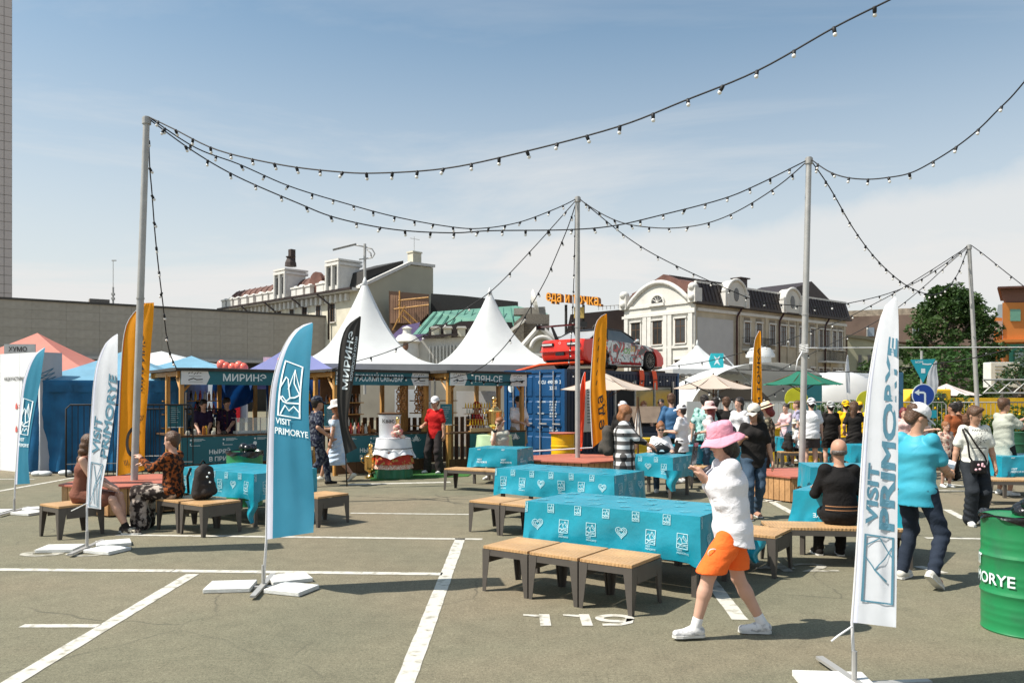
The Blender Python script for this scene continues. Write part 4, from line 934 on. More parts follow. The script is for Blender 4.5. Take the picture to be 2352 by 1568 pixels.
        if hair == 'quiff': q.ell(HP(.045, 0, .105), (.045, .065, .032), .03); q.cone(HP(-.05, 0, .0), HP(-.06, 0, -.03), .07, .05, .03)
        q.noise = .005; q.build('hair', hairm[hairc], t)
    else:
        q = Sdf(.008 if res < .012 else res); q.ell(HP(-.02, 0, -.005), (.099, .084, .05), .01, Hm); q.sub(HP(.08, 0, -.01), (.09, .07, .09), .01); q.build('hair', hairm['grey'], t)
    hm_ = hatm or cloth((.72, .71, .70))
    T4 = Matrix.Translation(Vector(hc)) @ Hm.to_4x4()
    def place(b, nm, m): b.v = [tuple(T4 @ Vector(v)) for v in b.v]; return b.build(nm, m, t, smooth=True)
    if hat in ('cap', 'capback'):
        q = Sdf(min(res, .01)); q.ell(HP(-.016, 0, .062), (.115, .096, .095), .01, Hm); nv = np.array(Hm @ Vector((-.10, 0, -1))); q.cut(nv, float(np.dot(nv, HP(0, 0, .035)))); o = q.build('cap', hm_, t)
        sgn = 1 if hat == 'cap' else -1
        b = MB(); b.grid(lambda u, v: (sgn*(.06+.115*v+.0*u)-.016 if True else 0, (u-.5)*.165*(1-.35*v*v), .052-.03*v-.05*(u-.5)**2*4*.6), 10, 6)
        b.grid(lambda u, v: (sgn*(.06+.115*v)-.016, (.5-u)*.165*(1-.35*v*v), .047-.03*v-.05*(u-.5)**2*4*.6), 10, 6); place(b, 'cap_peak', hm_)
    if hat in ('bucket', 'bucketbig'):
        big = 1.0 if hat == 'bucket' else .97
        b = MB(); rr = random.Random(2)
        cy = 1.0 if hat == 'bucket' else 1.05
        pr = [(0, .152), (.05, .150), (.085, .140), (.098, .12), (.106, .07), (.110, .045), (.112, .04), (.130, .028), (.158*big, .008), (.182*big, -.016), (.180*big, -.021), (.150*big, .0), (.113, .032)]
        def fn(u, v):
            i = v*(len(pr)-1); k = min(int(i), len(pr)-2); e = i-k; r_ = pr[k][0]*(1-e)+pr[k+1][0]*e; z_ = pr[k][1]*(1-e)+pr[k+1][1]*e; a = u*2*math.pi
            w_ = max(0, (r_-.115)/.07); wob = .010*w_*(math.sin(3*a+1)+.7*math.sin(5*a))*big
            return (-.012+r_*1.03*cy*math.cos(a), r_*.92*cy*math.sin(a), z_*1.0+wob+.02+(.004*math.sin(9*a+v*9) if r_ < .11 else 0))
        b.grid(fn, 40, len(pr)*2-2); place(b, 'bucket_hat', hm_)
        b = MB(); b.grid(lambda u, v: (-.012+(.1135*cy)*1.03*math.cos(u*2*math.pi), .1135*.92*cy*math.sin(u*2*math.pi), .062+.010*v), 40, 1); place(b, 'hat_seam', hm_)
    if hat == 'straw':
        b = MB(); b.lathe([(.0, .15), (.07, .148), (.092, .13), (.100, .05), (.17, .035), (.175, .030), (.1, .04)], (-.015, 0, .02), 28); place(b, 'straw_hat', hm_)
        b = MB(); b.lathe([(.102, .052), (.101, .085)], (-.015, 0, .02), 28, cap=False); place(b, 'hat_band', hairm['dark'])
    if res < .0125:
        for s_ in (1, -1):
            b = MB(); b.ball((.082, .031*s_, .010), .0105, 8, 6, (.8, 1.1, .75)); place(b, 'eye', eyem)
            b = MB(); b.tube([(.087, .014*s_, .030), (.088, .033*s_, .034), (.076, .052*s_, .029)], .0035, 5); place(b, 'eyebrow', hairm[hairc])
        b = MB(); b.ball((.086, 0, -.055), .013, 10, 6, (.6, 1.7, .45)); place(b, 'mouth', lipm)
    else:
        b = MB(); [b.ball((.083, .03*s_, .010), .011, 6, 4, (.7, 1.1, .7)) for s_ in (1, -1)]; place(b, 'eyes', eyem)
        b = MB(); b.ball((.085, 0, -.055), .013, 6, 4, (.5, 1.6, .4)); place(b, 'mouth', lipm)
    if glasses:
        b = MB()
        for s_ in (1, -1): b.ball((.094, .033*s_, .010), .027, 10, 6, (.3, 1.05, .75)); b.tube([(.09, .06*s_, .015), (.0, .082*s_, .012)], .003, 5)
        b.tube([(.1, .012, .014), (.1, -.012, .014)], .004, 5); place(b, 'sunglasses', mat('sunglass_lens', (.006, .006, .006), .1, .1, 5, spec=.7))
    return t, dict(wr=wr, el=el, sh=sh, S=S, hc=hc, chest=chest, up=up, hip=hip, kn=kn, an=an, HP=HP)
def local(t, v): return Vector((t.location))+(Matrix.Rotation(t.rotation_euler.z, 3, 'Z') @ (Vector(v)*t.scale[0]))
def heldthing(name, label, cat, o): tag(o, label, cat); return o
phone_m = mat('phone_glass', (.02, .022, .026), .12, .1, 6, spec=.7); paper_m = white_paper
W_ = cloth((.74, .73, .74), name='white_cotton'); K_ = cloth((.016, .014, .013), name='black_cotton'); JE = cloth((.045, .075, .115), name='blue_denim', sc_=9); DJ = cloth((.022, .026, .032), name='dark_denim', sc_=9)
def pack(name, m, z0=0):
    q = Sdf(.012); A = lambda *v: V3(*v)
    for y in (-.10, .10): q.cone(A(0, y, z0+.09), A(-.02, y*.75, z0+.36), .085, .075, .06)
    q.cone(A(0, 0, z0+.09), A(-.02, 0, z0+.40), .10, .075, .06); q.cone(A(-.10, -.07, z0+.11), A(-.10, .07, z0+.11), .065, .065, .03); q.cone(A(-.09, -.06, z0+.19), A(-.08, .06, z0+.19), .055, .055, .03)
    q.cut((0, 0, -1), -z0-.004); q.noise = .003; return q.build(name, m)
# woman with the pink hat, photographing, striding to the left
pw, J = person('woman in a pink bucket hat, white sweatshirt and orange shorts taking a phone photo', 1.655, 5.98, 180, 1.60, 'walk', hands=[(.24, .045, 1.31), (.24, -.045, 1.30)], hint=[(1.2, -.7, -1.0), (1.2, .7, -1.0)],
    top='oversize', topm=cloth((.76, .745, .77), name='white_sweatshirt'), bot='shorts', botm=cloth((.90, .16, .03), name='orange_shorts'), hair='bob', hairc='dark', hat='bucketbig', hatm=cloth((.78, .33, .42), name='pink_cotton', sc_=8),
    shoem=cloth((.68, .67, .66), (.4, .4, .41), 22, (.5, .6), rough=.5, name='white_trainer'), head=(14, 16), res=.0062, female=True, feet=[(.32, .08, .10), (-.27, -.08, .085)], socks=W_, lean=.10)
b = MB(); b.box((0, 0, 0), (.010, .078, .165)); ph = b.build('phone', phone_m, bevel=.004); tag(ph, 'dark phone held up by the woman in the pink hat', 'phone'); ph.location = local(pw, (.31, .0, 1.50)); ph.rotation_euler = (0, R(-8), R(142))
b = MB(); b.tube([(-.006, -.006, 0), (-.006, .006, 0)], .004, 6); [b.box((-.0065, .02, .05-j*.02), (.003, .012, .012)) for j in range(3)]; b.build('camera_lens', mat('lens', (.1, .1, .1), .2), ph)
q = J['up'](-.17); b = MB()
# print on the shorts, small crossbody bag with cord, neck cord
b = MB(); b.lathe([(.036, -.004), (.042, 0), (.036, .004)], n=18, cap=False, T=Matrix.Translation((.20, .152, .715)) @ Matrix.Rotation(R(90), 4, 'X') @ Matrix.Rotation(R(-20), 4, 'X')); b.build('shorts_print', print_w, pw)
b = MB(); b.ball((.20, .24, 1.12), .085, 14, 8, (1.15, .5, .8)); bag = b.build('small_bag', cloth((.025, .02, .03), name='dark_leather', rough=.4), smooth=True); bag.location = (0, 0, 0); bag.rotation_euler = (0, 0, 0)
bag.data.transform(Matrix.Translation(P(1640, 1086, 6.2)) @ Matrix.Translation((-.2, -.24, -1.12))); tag(bag, 'small dark handbag hanging behind the raised arms of the pink hat woman', 'bag')
bag.data.transform(Matrix.Translation((0, 0, 0)))
# man in the blue T-shirt
mb, J = person('heavy man in a bright blue T-shirt, dark jeans and white cap, back to the camera', 3.92, 7.72, 36, 1.74, 'walk', hands=[(.32, .02, 1.10), (.34, -.14, 1.06)], top='tee', topm=cloth((.035, .30, .42), (.07, .40, .50), 2, name='blue_sports_shirt', rough=.5), botm=cloth((.02, .028, .045), name='navy_jeans', sc_=9), bot='trousers',
    hair='short', hairc='brown', hat='cap', hatm=W_, skin='mid', head=(-38, 24), res=.0072, feet=[(.04, .16, .085), (-.20, -.26, .16)], fat=1.03, shape=1.1, long_=.02, shoem=cloth((.55, .53, .48), name='worn_white_shoe'))
b = MB(); b.box((0, 0, 0), (.12, .16, .006)); b.box((.0, 0, -.007), (.13, .17, .004)); bk = b.build('booklet', white_paper, bevel=.002); tag(bk, 'white and navy booklet held by the man in the blue T-shirt', 'booklet'); bk.location = local(mb, (.47, -.06, 1.15)); bk.rotation_euler = (R(25), R(-30), R(50))
# bald man in a black jacket
mj, J = person('balding man in a black jacket sitting on the long bench, back to the camera', 3.55, 8.62, 82, 1.74, 'sit', hands=[(.33, .18, .78), (.33, -.16, .78)], top='jacket', topm=cloth((.010, .009, .009), name='black_jacket'), botm=K_, hair='bald', skin='mid', res=.0085, fat=1.0, shape=1.0, shoem=K_, seat=.42, lean=.06)
b = MB(); [b.grid(lambda u, v: ((-.172)*math.cos((u-.5)*1.9)*1.0+.015, .215*math.sin((u-.5)*1.9), zq+.009*v), 16, 1) for zq in (.585, .625)]; b.build('orange_stripe', mat('stripe_tan', (.42, .2, .09), .6), mj, smooth=True)
# woman in a black T-shirt and jeans
wb, J = person('woman in a black T-shirt, blue jeans and cream cap walking towards the camera', 3.58, 11.8, -97, 1.70, 'walk', hands=[(.02, .27, .86), (.23, -.20, 1.22)], top='tee', topm=K_, botm=JE, bot='trousers', hair='long', hairc='dark', hat='cap', hatm=cloth((.66, .61, .54), name='cream_cap'),
    skin='mid', head=(-38, 14), res=.0095, female=True, feet=[(-.12, .07, .09), (.16, -.08, .085)], shoem=cloth((.40, .22, .15), name='tan_sandal'), fat=1.05)
# young man in white T with shoulder bag
yw_, J = person('young man in a white printed T-shirt and baggy dark jeans with a shoulder bag', 6.5, 11.2, -98, 1.68, 'walk', hands=[(.04, .28, .80), (.02, -.30, .82)], top='tee', topm=cloth((.66, .66, .60), name='offwhite_tee'), bot='baggy', botm=DJ, hair='quiff', hairc='brown', skin='mid', head=(28, 16), res=.0095, feet=[(-.10, .1, .09), (.1, -.1, .085)], shape=1.5, stepl=.1)
p = Print(); p.text('PAINHAZE', -.115, .10, .028, 1.0) if False else p.text('PANDAS', -.10, .10, .032, 1.3)
rr = random.Random(5)
for i in range(34):
    a_, r_ = rr.uniform(0, 6.28), rr.uniform(.01, .085); x_, y_ = r_*math.cos(a_), -.02+r_*math.sin(a_); p.line([(x_, y_), (x_+rr.uniform(-.03, .03), y_+rr.uniform(-.03, .03))], .006)
p.line([(-.10, -.14), (.10, -.14)], .012); p.build('chest_print', black_print, lambda x, y: (.176-.9*x*x, x, 1.27+y), yw_)
b = MB(); b.tube([(-.02, -.17, 1.44), (.13, -.15, 1.38), (.175, -.06, 1.2), (.19, .06, 1.02), (.17, .10, .93)][::-1], .012, 6); b.tube([(.10, -.20, 1.40), (.185, -.16, 1.2), (.19, -.14, 1.0), (.17, -.08, .92)], .014, 6)
sb = b.build('strap', K_, yw_, smooth=True)
b = MB(); b.box((.0, 0, 0), (.07, .20, .18)); hb = b.build('shoulder_bag', cloth((.02, .018, .018), name='black_nylon', rough=.5), bevel=.02); hb.location = local(yw_, (.215, -.03, .86)); hb.rotation_euler = (0, 0, yw_.rotation_euler.z); tag(hb, 'black shoulder bag with pink flower charms on the young man', 'bag')
b = MB(); [b.ball((.045, rr.uniform(-.06, .06), rr.uniform(-.07, .06)), .018, 8, 5) for i in range(6)]; b.build('flower_charm', mat('pink_charm', (.75, .45, .50), .5), hb, smooth=True)
# seated pair at the left
person('seated person in a sleeveless brown top and shorts, facing right', -5.62, 10.42, 4, 1.68, 'sit', hands=[(.36, .05, .66), (.40, -.06, .64)], top='sleeveless', topm=cloth((.19, .075, .05), name='dusty_brown'), bot='shorts', botm=cloth((.33, .16, .115), name='dusty_brown'), hair='long', hairc='brown', skin='fair', res=.010, head=(10, 12), feet=[(.52, .1, .085), (.62, -.08, .085)], shoem=cloth((.05, .04, .035), (.5, .45, .35), 14, (.55, .6), name='black_trainer'), seat=.42, lean=.15, socks=K_)
ps, J = person('seated person in an orange patterned shirt and wide patterned trousers, facing left', -4.62, 10.86, 176, 1.70, 'sit', hands=[(.42, .07, .98), (.44, -.10, .88)], top='jacket', topm=cloth((.27, .075, .02), (.02, .012, .01), 22, (.44, .54), name='orange_pattern'), bot='wide', botm=cloth((.03, .022, .02), (.50, .42, .36), 11, (.50, .60), name='black_cream_pattern'), hair='short', hairc='brown', skin='fair', res=.010, head=(0, 6), feet=[(.42, .10, .085), (.46, -.10, .085)], shoem=cloth((.55, .52, .5), name='pale_shoe'), seat=.42)
bp_ = pack('backpack', cloth((.035, .03, .028), name='black_canvas', rough=.7)); bp_.location = (-4.16, 10.72, .42); bp_.rotation_euler = (0, 0, R(160)); tag(bp_, 'black backpack with pin badges on the bench behind the patterned shirt', 'backpack')
b = MB(); b.ball((-.15, .05, .36), .015, 8, 5); b.ball((-.15, .09, .31), .015, 8, 5); b.ball((-.17, .06, .24), .014, 8, 5); b.build('pin_badge', print_w, bp_, smooth=True)
b = MB(); b.tube([(.13, .08, .42), (.18, .09, .3), (.16, .09, .08)], .018, 6); b.tube([(0, -.06, .46), (0, 0, .52), (0, .06, .46)], .010, 6); b.build('strap', K_, bp_, smooth=True)
# plaid shirt woman
plaid = bpy.data.materials.new('black_white_plaid'); plaid.use_nodes = True; t_ = plaid.node_tree; b_ = t_.nodes['Principled BSDF']; b_.inputs['Roughness'].default_value = .9
tc = N(t_, 'ShaderNodeTexCoord'); sx = N(t_, 'ShaderNodeSeparateXYZ'); L(t_, tc.outputs['Object'], sx.inputs[0])
ss = []
for ax_, fq in (('Y', 52), ('Z', 48)):
    m1 = N(t_, 'ShaderNodeMath', operation='MULTIPLY'); L(t_, sx.outputs[ax_], m1.inputs[0]); m1.inputs[1].default_value = fq
    m2 = N(t_, 'ShaderNodeMath', operation='SINE'); L(t_, m1.outputs[0], m2.inputs[0]); m3 = N(t_, 'ShaderNodeMath', operation='GREATER_THAN'); L(t_, m2.outputs[0], m3.inputs[0]); m3.inputs[1].default_value = 0; ss.append(m3)
m4 = N(t_, 'ShaderNodeMath', operation='ADD'); L(t_, ss[0].outputs[0], m4.inputs[0]); L(t_, ss[1].outputs[0], m4.inputs[1]); m5 = N(t_, 'ShaderNodeMath', operation='MULTIPLY'); L(t_, m4.outputs[0], m5.inputs[0]); m5.inputs[1].default_value = .5
cr2 = N(t_, 'ShaderNodeValToRGB'); L(t_, m5.outputs[0], cr2.inputs[0]); cr2.color_ramp.elements[0].color = (.012, .012, .012, 1); cr2.color_ramp.elements[1].color = (.72, .71, .70, 1); e = cr2.color_ramp.elements.new(.5); e.color = (.10, .09, .085, 1); L(t_, cr2.outputs[0], b_.inputs['Base Color'])
pp, J = person('woman in a black and white plaid shirt with a rucksack, looking at her phone', 1.74, 12.35, -12, 1.66, 'stand', hands=[(.38, .02, 1.12), (.42, -.08, 1.10)], top='longshirt', topm=plaid, botm=K_, hair='bob', hairc='ginger', skin='mid', res=.010, female=True, head=(-12, 18), fat=1.25, shape=1.8, long_=.28)
rk = pack('rucksack', cloth((.07, .06, .05), name='grey_canvas'), -.28); rk.location = local(pp, (-.25, 0, 1.22)); rk.rotation_euler = (0, 0, pp.rotation_euler.z); tag(rk, 'grey rucksack on the back of the plaid shirt woman', 'backpack')
b = MB(); b.box((0, 0, 0), (.075, .15, .009)); o = b.build('phone', phone_m, bevel=.003); o.location = local(pp, (.51, -.03, 1.13)); o.rotation_euler = (0, R(-35), R(-12)); tag(o, 'phone in the hands of the plaid shirt woman', 'phone')
person('woman in sunglasses and a white T-shirt sitting at the small teal table', 2.86, 15.35, -95, 1.66, 'sit', hands=[(.28, .2, .80), (.28, -.2, .80)], topm=W_, botm=JE, hair='bun', hairc='ginger', glasses=True, res=.012, female=True, head=(0, 14), seat=.42)
b = MB(); b.ball((0, 0, .08), .16, 14, 8, (1.1, .55, .55)); b.tube([(-.1, 0, .13), (0, 0, .2), (.1, 0, .13)], .012, 6); o = b.build('handbag', cloth((.02, .02, .02), name='black_leather', rough=.35), smooth=True); o.location = (2.72, 14.55, .75); tag(o, 'black handbag with a white emblem lying on the small teal table', 'bag')
p = Print(); p.poly([(-.05, 0), (.05, 0), (.02, .035), (-.02, .035)]); p.build('emblem', print_w, lambda x, y: (x, -.092, y+.05), o)
me, J = person('man in sunglasses eating noodles from a bowl behind a small teal table', -.22, 17.65, -115, 1.74, 'sit', hands=[(.16, .04, 1.17), (.30, -.02, 1.0)], topm=cloth((.50, .47, .40), name='beige_tee'), botm=cloth((.2, .17, .12)), hair='short', hairc='ginger', glasses=True, res=.012, head=(-15, 18), seat=.42, lean=.18)
b = MB(); b.lathe([(.03, 0), (.07, .05), (.075, .055), (.07, .05)], n=18); o = b.build('bowl', cloth((.05, .05, .05), name='dark_bowl', rough=.3), smooth='angle'); o.location = local(me, (.36, .0, 1.02)); tag(o, 'dark bowl held by the man in sunglasses eating', 'bowl')
b = MB(); [b.tube([(.36+j*.012-.02, .01*j, 1.07), (.26+j*.01, .01*j, 1.22)], .003, 4) for j in range(4)]; o = b.build('noodles', cloth((.7, .6, .4), name='noodle')); o.data.transform(Matrix.Translation(me.location) @ Matrix.Rotation(me.rotation_euler.z, 4, 'Z')); tag(o, 'strand of noodles lifted from the dark bowl', 'noodles')
# standing people further back: label, X, Y, facing, H, options
CAMO = cloth((.012, .016, .035), (.10, .11, .13), 20, (.5, .58), name='navy_camouflage'); TEAL = cloth((.42, .62, .58), (.05, .22, .18), 12, (.5, .6), name='teal_print_shirt'); RED = cloth((.45, .012, .012), name='red_polo'); YEL = cloth((.85, .50, .01), name='yellow_tee')
person('man in navy camouflage clothes walking away behind the tall blue flag', -3.92, 16.0, 35, 1.82, 'walk', hands=[(.1, .3, .98), (.12, -.26, .98)], topm=CAMO, botm=CAMO, hair='short', skin='mid', res=.012, shoem=K_, stepl=.26, hat='cap', hatm=CAMO)
wl, J = person('woman in a pale blue off shoulder dress and white bucket hat walking left', -3.72, 16.9, 172, 1.72, 'walk', hands=[(.05, .22, .86), (.3, -.16, 1.12)], top='offshoulder', topm=cloth((.40, .52, .68), (.62, .68, .74), 9, name='pale_blue_dress'), bot='dress', botm=cloth((.40, .52, .68), (.62, .68, .74), 9, name='pale_blue_dress'), hair='long', hairc='ginger', hat='bucket', hatm=cloth((.75, .70, .66), name='cream_hat'), res=.012, female=True, stepl=.33, skin='mid', head=(0, 10), shoem=cloth((.6, .58, .5), name='pale_shoe2'))
person('man in a red polo shirt, black trousers and white cap standing between the stalls', -1.80, 18.7, -118, 1.78, 'stand', hands=[(.02, .25, .82), (.22, -.2, 1.1)], topm=RED, bot='baggy', botm=cloth((.035, .028, .028), name='charcoal_trousers'), hair='short', hat='cap', hatm=W_, res=.012, skin='mid', feet=[(.05, .16, .08), (.05, -.18, .08)], glasses=True, shape=1.3)
person('young vendor in a dark purple T-shirt behind the counter of the left stall', -7.42, 19.15, -70, 1.72, 'stand', hands=[(.3, .1, 1.0), (.3, -.1, 1.0)], topm=cloth((.025, .014, .04), name='dark_purple'), hair='short', res=.013, head=(10, 20))
person('vendor in a dark printed T-shirt bending over the left stall counter', -6.98, 19.5, -80, 1.76, 'stand', hands=[(.32, .1, 1.02), (.3, -.14, 1.0)], topm=cloth((.03, .014, .05), (.25, .06, .03), 14, (.6, .66), name='dark_print_tee'), hair='short', res=.013, head=(0, 25))
person('dark haired person deep inside the left stall', -8.1, 20.6, -60, 1.7, 'stand', topm=K_, hair='long', res=.016, female=True)
person('vendor in a red shirt and red cap beside the big golden samovar', -.92, 20.1, -20, 1.64, 'stand', hands=[(.3, .1, .98), (.3, -.1, .98)], topm=RED, hat='cap', hatm=RED, res=.013, head=(0, 25))
person('bearded man in a white T-shirt and khaki shorts beside the container doors', .16, 20.6, -60, 1.80, 'stand', hands=[(.28, .1, 1.08), (.3, -.1, 1.1)], topm=W_, bot='shorts', botm=cloth((.34, .26, .16), name='khaki'), hair='short', res=.012, fat=1.1, head=(0, 15), shape=1.3)
rows = [
 ('man in a denim blue shirt and dark shorts queueing with his back turned', 3.62, 18.1, 95, 1.86, dict(top='longshirt', topm=cloth((.05, .13, .26), (.08, .18, .32), 5, name='denim_shirt'), bot='shorts', botm=cloth((.03, .035, .02), name='dark_olive'), hair='short', hairc='brown', fat=1.05, hands=[(.2, .2, 1.1), (.2, -.2, 1.1)])),
 ('person in a white cap and oversized white T-shirt turned left, behind the crowd tables', 3.54, 16.6, 150, 1.62, dict(topm=W_, bot='shorts', botm=K_, hair='short', hat='cap', hatm=W_, hands=[(.3, .1, 1.15), (.3, -.1, 1.15)], shape=1.8, long_=.1)),
 ('tall man in a teal leaf print shirt with his back to the camera', 4.23, 17.5, 80, 1.82, dict(topm=TEAL, bot='shorts', botm=K_, hair='short', shape=1.6)),
 ('woman in a pale pink cap looking left, in front of the black T-shirt man', 4.15, 16.7, 160, 1.66, dict(topm=cloth((.72, .62, .62), name='pale_pink_tee'), hat='bucket', hatm=cloth((.68, .48, .46), name='pale_pink_cap'), hair='long', hairc='red', female=True, botm=JE, hands=[(.2, .15, 1.1), (.2, -.15, 1.1)])),
 ('man in a plain black T-shirt with short brown hair, back turned', 4.74, 17.6, 88, 1.78, dict(topm=K_, botm=DJ, hair='short', hairc='brown', shape=1.4, fat=1.05)),
 ('dark haired man just left of and behind the black T-shirt man', 4.75, 18.6, 100, 1.77, dict(topm=K_, botm=DJ, hair='short')),
 ('girl in a white T-shirt with black rucksack straps and a long plait', 4.85, 17.0, -140, 1.77, dict(topm=W_, botm=K_, hair='pony', female=True)),
 ('woman in a straw hat with a black band and camouflage top', 4.86, 15.1, 165, 1.66, dict(topm=cloth((.05, .045, .03), (.3, .26, .18), 14, (.5, .6), name='khaki_camouflage'), botm=K_, hair='bob', hairc='red', hat='straw', hatm=cloth((.72, .60, .42), name='straw'), female=True, head=(0, 20), hands=[(.3, .1, 1.1), (.3, -.1, 1.1)], bot='baggy')),
 ('woman with a hair bun in a pink top by the yellow counter', 7.3, 21.2, -150, 1.60, dict(topm=cloth((.72, .48, .50), name='pink_top'), botm=cloth((.5, .5, .5), (.06, .06, .06), 14, (.5, .6), name='grey_pattern'), hair='buns', female=True, hands=[(.32, .05, 1.1), (.34, -.1, 1.15)])),
 ('person in a mauve grey shirt half hidden by the third pole', 7.88, 22.0, 170, 1.68, dict(topm=cloth((.34, .32, .44), name='mauve_tee'), hair='short', hairc='brown', botm=DJ)),
 ('man in a white T-shirt and white cap with a black sling bag across his back', 7.14, 19.0, 85, 1.74, dict(topm=W_, bot='shorts', botm=cloth((.06, .05, .05), name='dark_shorts'), hair='short', hat='capback', hatm=W_, fat=1.05, shape=1.6)),
 ('man in a black T-shirt and pale grey cap with his back turned', 7.8, 19.5, 92, 1.66, dict(topm=K_, bot='shorts', botm=K_, hat='capback', hatm=cloth((.42, .43, .42), name='grey_cap'), hair='short', shape=1.5)),
 ('person in a yellow T-shirt and yellow cap left of the woman in a black dress', 8.38, 20.0, 85, 1.68, dict(topm=YEL, botm=cloth((.42, .47, .55), name='light_jeans'), hat='capback', hatm=YEL, hair='short', shape=1.4)),
 ('woman in a long black dress with long brown hair holding up a phone', 8.12, 18.9, 75, 1.68, dict(top='tee', topm=K_, bot='dress', botm=K_, hair='long', hairc='brown', female=True, hands=[(.15, .2, 1.0), (.42, -.22, 1.42)])),
 ('second person in a yellow T-shirt and cap, right of the woman in a black dress', 9.16, 21.0, 60, 1.64, dict(topm=YEL, botm=cloth((.42, .47, .55), name='light_jeans'), hat='cap', hatm=YEL, hair='short')),
 ('man in a pale grey T-shirt raising his phone to photograph, at the right', 8.95, 14.5, 8, 1.76, dict(topm=cloth((.40, .42, .36), name='grey_green_tee'), bot='shorts', botm=K_, hair='quiff', hairc='brown', shape=1.9, long_=.08, hands=[(.42, .06, 1.36), (.42, -.10, 1.34)], skin='mid')),
 ('man in a rust coloured T-shirt with dark hair, behind the booklet', 9.42, 17.0, 110, 1.66, dict(topm=cloth((.30, .085, .03), name='rust_tee'), bot='baggy', botm=K_, hair='short', skin='tan', fat=1.1, shape=1.4, head=(20, 0))),
 ('man in a brown T-shirt next to the rust coloured T-shirt', 10.1, 18.0, 70, 1.68, dict(topm=cloth((.17, .085, .05), name='brown_tee'), hair='short', skin='tan', fat=1.15, botm=K_)),
 ('girl with long ginger hair in a rust cardigan facing the camera', 9.4, 18.5, -95, 1.62, dict(top='longshirt', topm=cloth((.32, .10, .07), name='rust_cardigan'), hair='long', hairc='ginger', female=True, botm=JE)),
 ('woman with dark red hair in a pale pink top, just right of the white flag', 8.85, 18.0, -110, 1.54, dict(topm=cloth((.62, .42, .40), name='blush_top'), hair='bob', hairc='red', female=True, botm=K_, hands=[(.3, .1, 1.1), (.3, -.1, 1.1)])),
 ('woman in a white top holding something up near the blue T-shirt man', 8.95, 17.4, -60, 1.58, dict(topm=W_, hair='long', hairc='ginger', female=True, botm=JE, hands=[(.3, .1, 1.2), (.3, -.1, 1.2)])),
 ('child in a patterned top in front of the rust coloured T-shirt man', 8.6, 15.8, -80, 1.30, dict(topm=cloth((.60, .45, .36), (.3, .1, .08), 14, (.5, .6), name='patterned_child_top'), hair='short', hairc='ginger', bot='shorts', botm=K_)),
 ('cook with ginger hair inside the dark food container', 3.45, 20.9, -100, 1.66, dict(topm=K_, hair='bun', hairc='ginger', female=True)),
 ('dark haired cook in black behind the grill umbrella', 4.0, 21.4, -110, 1.72, dict(topm=K_, hair='short')),
 ('person with a white cap worn backwards behind the plaid shirt woman', 2.25, 16.2, 60, 1.68, dict(topm=K_, botm=K_, hair='short', hairc='brown', hat='cap', hatm=W_)),
]
for lb, X_, Y_, a_, H_, kw in rows:
    kw.setdefault('res', .0125 if Y_ < 17 else .0145); person(lb, X_, Y_, a_, H_, 'stand', **kw)
person('person in a white top with dark hair sitting at the back row teal table', 4.1, 17.9, 160, 1.64, 'sit', topm=cloth((.62, .65, .70), name='pale_blue_tee'), hair='bob', hairc='brown', female=True, res=.0125, hands=[(.3, .1, .9), (.3, -.1, .9)])
person('small boy in a white vest sitting on the far bench, back turned', 7.31, 20.1, 90, 1.42, 'sit', topm=W_, hair='short', hairc='brown', res=.0135, bot='shorts', hands=[(.2, .15, .8), (.2, -.15, .8)], seat=.42)
person('girl in a grey T-shirt sitting beyond the far children table', 8.55, 21.3, -140, 1.40, 'sit', topm=cloth((.34, .37, .42), name='grey_tee'), hair='pony', hairc='ginger', female=True, res=.0135, hands=[(.2, .1, .9), (.2, -.1, .9)], botm=cloth((.42, .47, .55), name='light_jeans'))
person('toddler in a pale sun hat sitting at the far children table', 7.65, 21.6, -100, 1.25, 'sit', topm=cloth((.6, .58, .5), (.3, .3, .28), 30, (.5, .55), name='striped_child_tee'), hair='short', hairc='ginger', hat='bucket', hatm=cloth((.62, .58, .48), name='sun_hat'), res=.0135, seat=.5)
b = MB(); b.box((0, 0, 0), (.01, .08, .16)); o = b.build('phone', phone_m, bevel=.003); o.location = (9.47, 14.57, 1.40); tag(o, 'phone raised by the man in the pale grey T-shirt', 'phone')
o = pack('backpack', cloth((.02, .018, .018), (.3, .1, .08), 6, (.62, .66), name='black_red_bag')); o.location = (6.95, 20.0, .42); tag(o, 'black rucksack with a pink stripe on the far bench beside the boy', 'backpack')
# ------------------------------------------------------------------ market stalls
timber = mat('honey_timber', (.48, .25, .07), .55, .2, 3, bump=.3, wave=5); timber_d = mat('dark_timber', (.10, .05, .022), .7, .25, 4)
tealb = mat('teal_banner', (.012, .125, .16), .5, .06, 3); whiteb = mat('white_banner', (.66, .68, .68), .55, .04, 4); roofm = mat('bitumen_roof', (.05, .045, .04), .9, .2, 5)
tarp = mat('blue_tarpaulin', (.008, .07, .25), .4, .25, 3, bump=.9, bscale=4, trans=.25)
BOT = [mat('bottle_'+n, c, .15, .1, 5, spec=.6) for n, c in (('green', (.03, .09, .02)), ('amber', (.30, .10, .02)), ('yellow', (.75, .45, .03)), ('pale', (.55, .55, .48)), ('red', (.35, .03, .02)), ('dark', (.02, .015, .015)))]
def botmesh(h=.24, r=.035):
    b = MB(); b.lathe([(r, 0), (r, h*.62), (r*.4, h*.8), (r*.4, h*.96), (r*.48, h*.97), (r*.48, h)], n=8); return b
BM = []
for m_ in BOT:
    o = botmesh().build('bottle', m_, smooth='angle'); BM.append(o.data); bpy.data.objects.remove(o)
rb = random.Random(11)
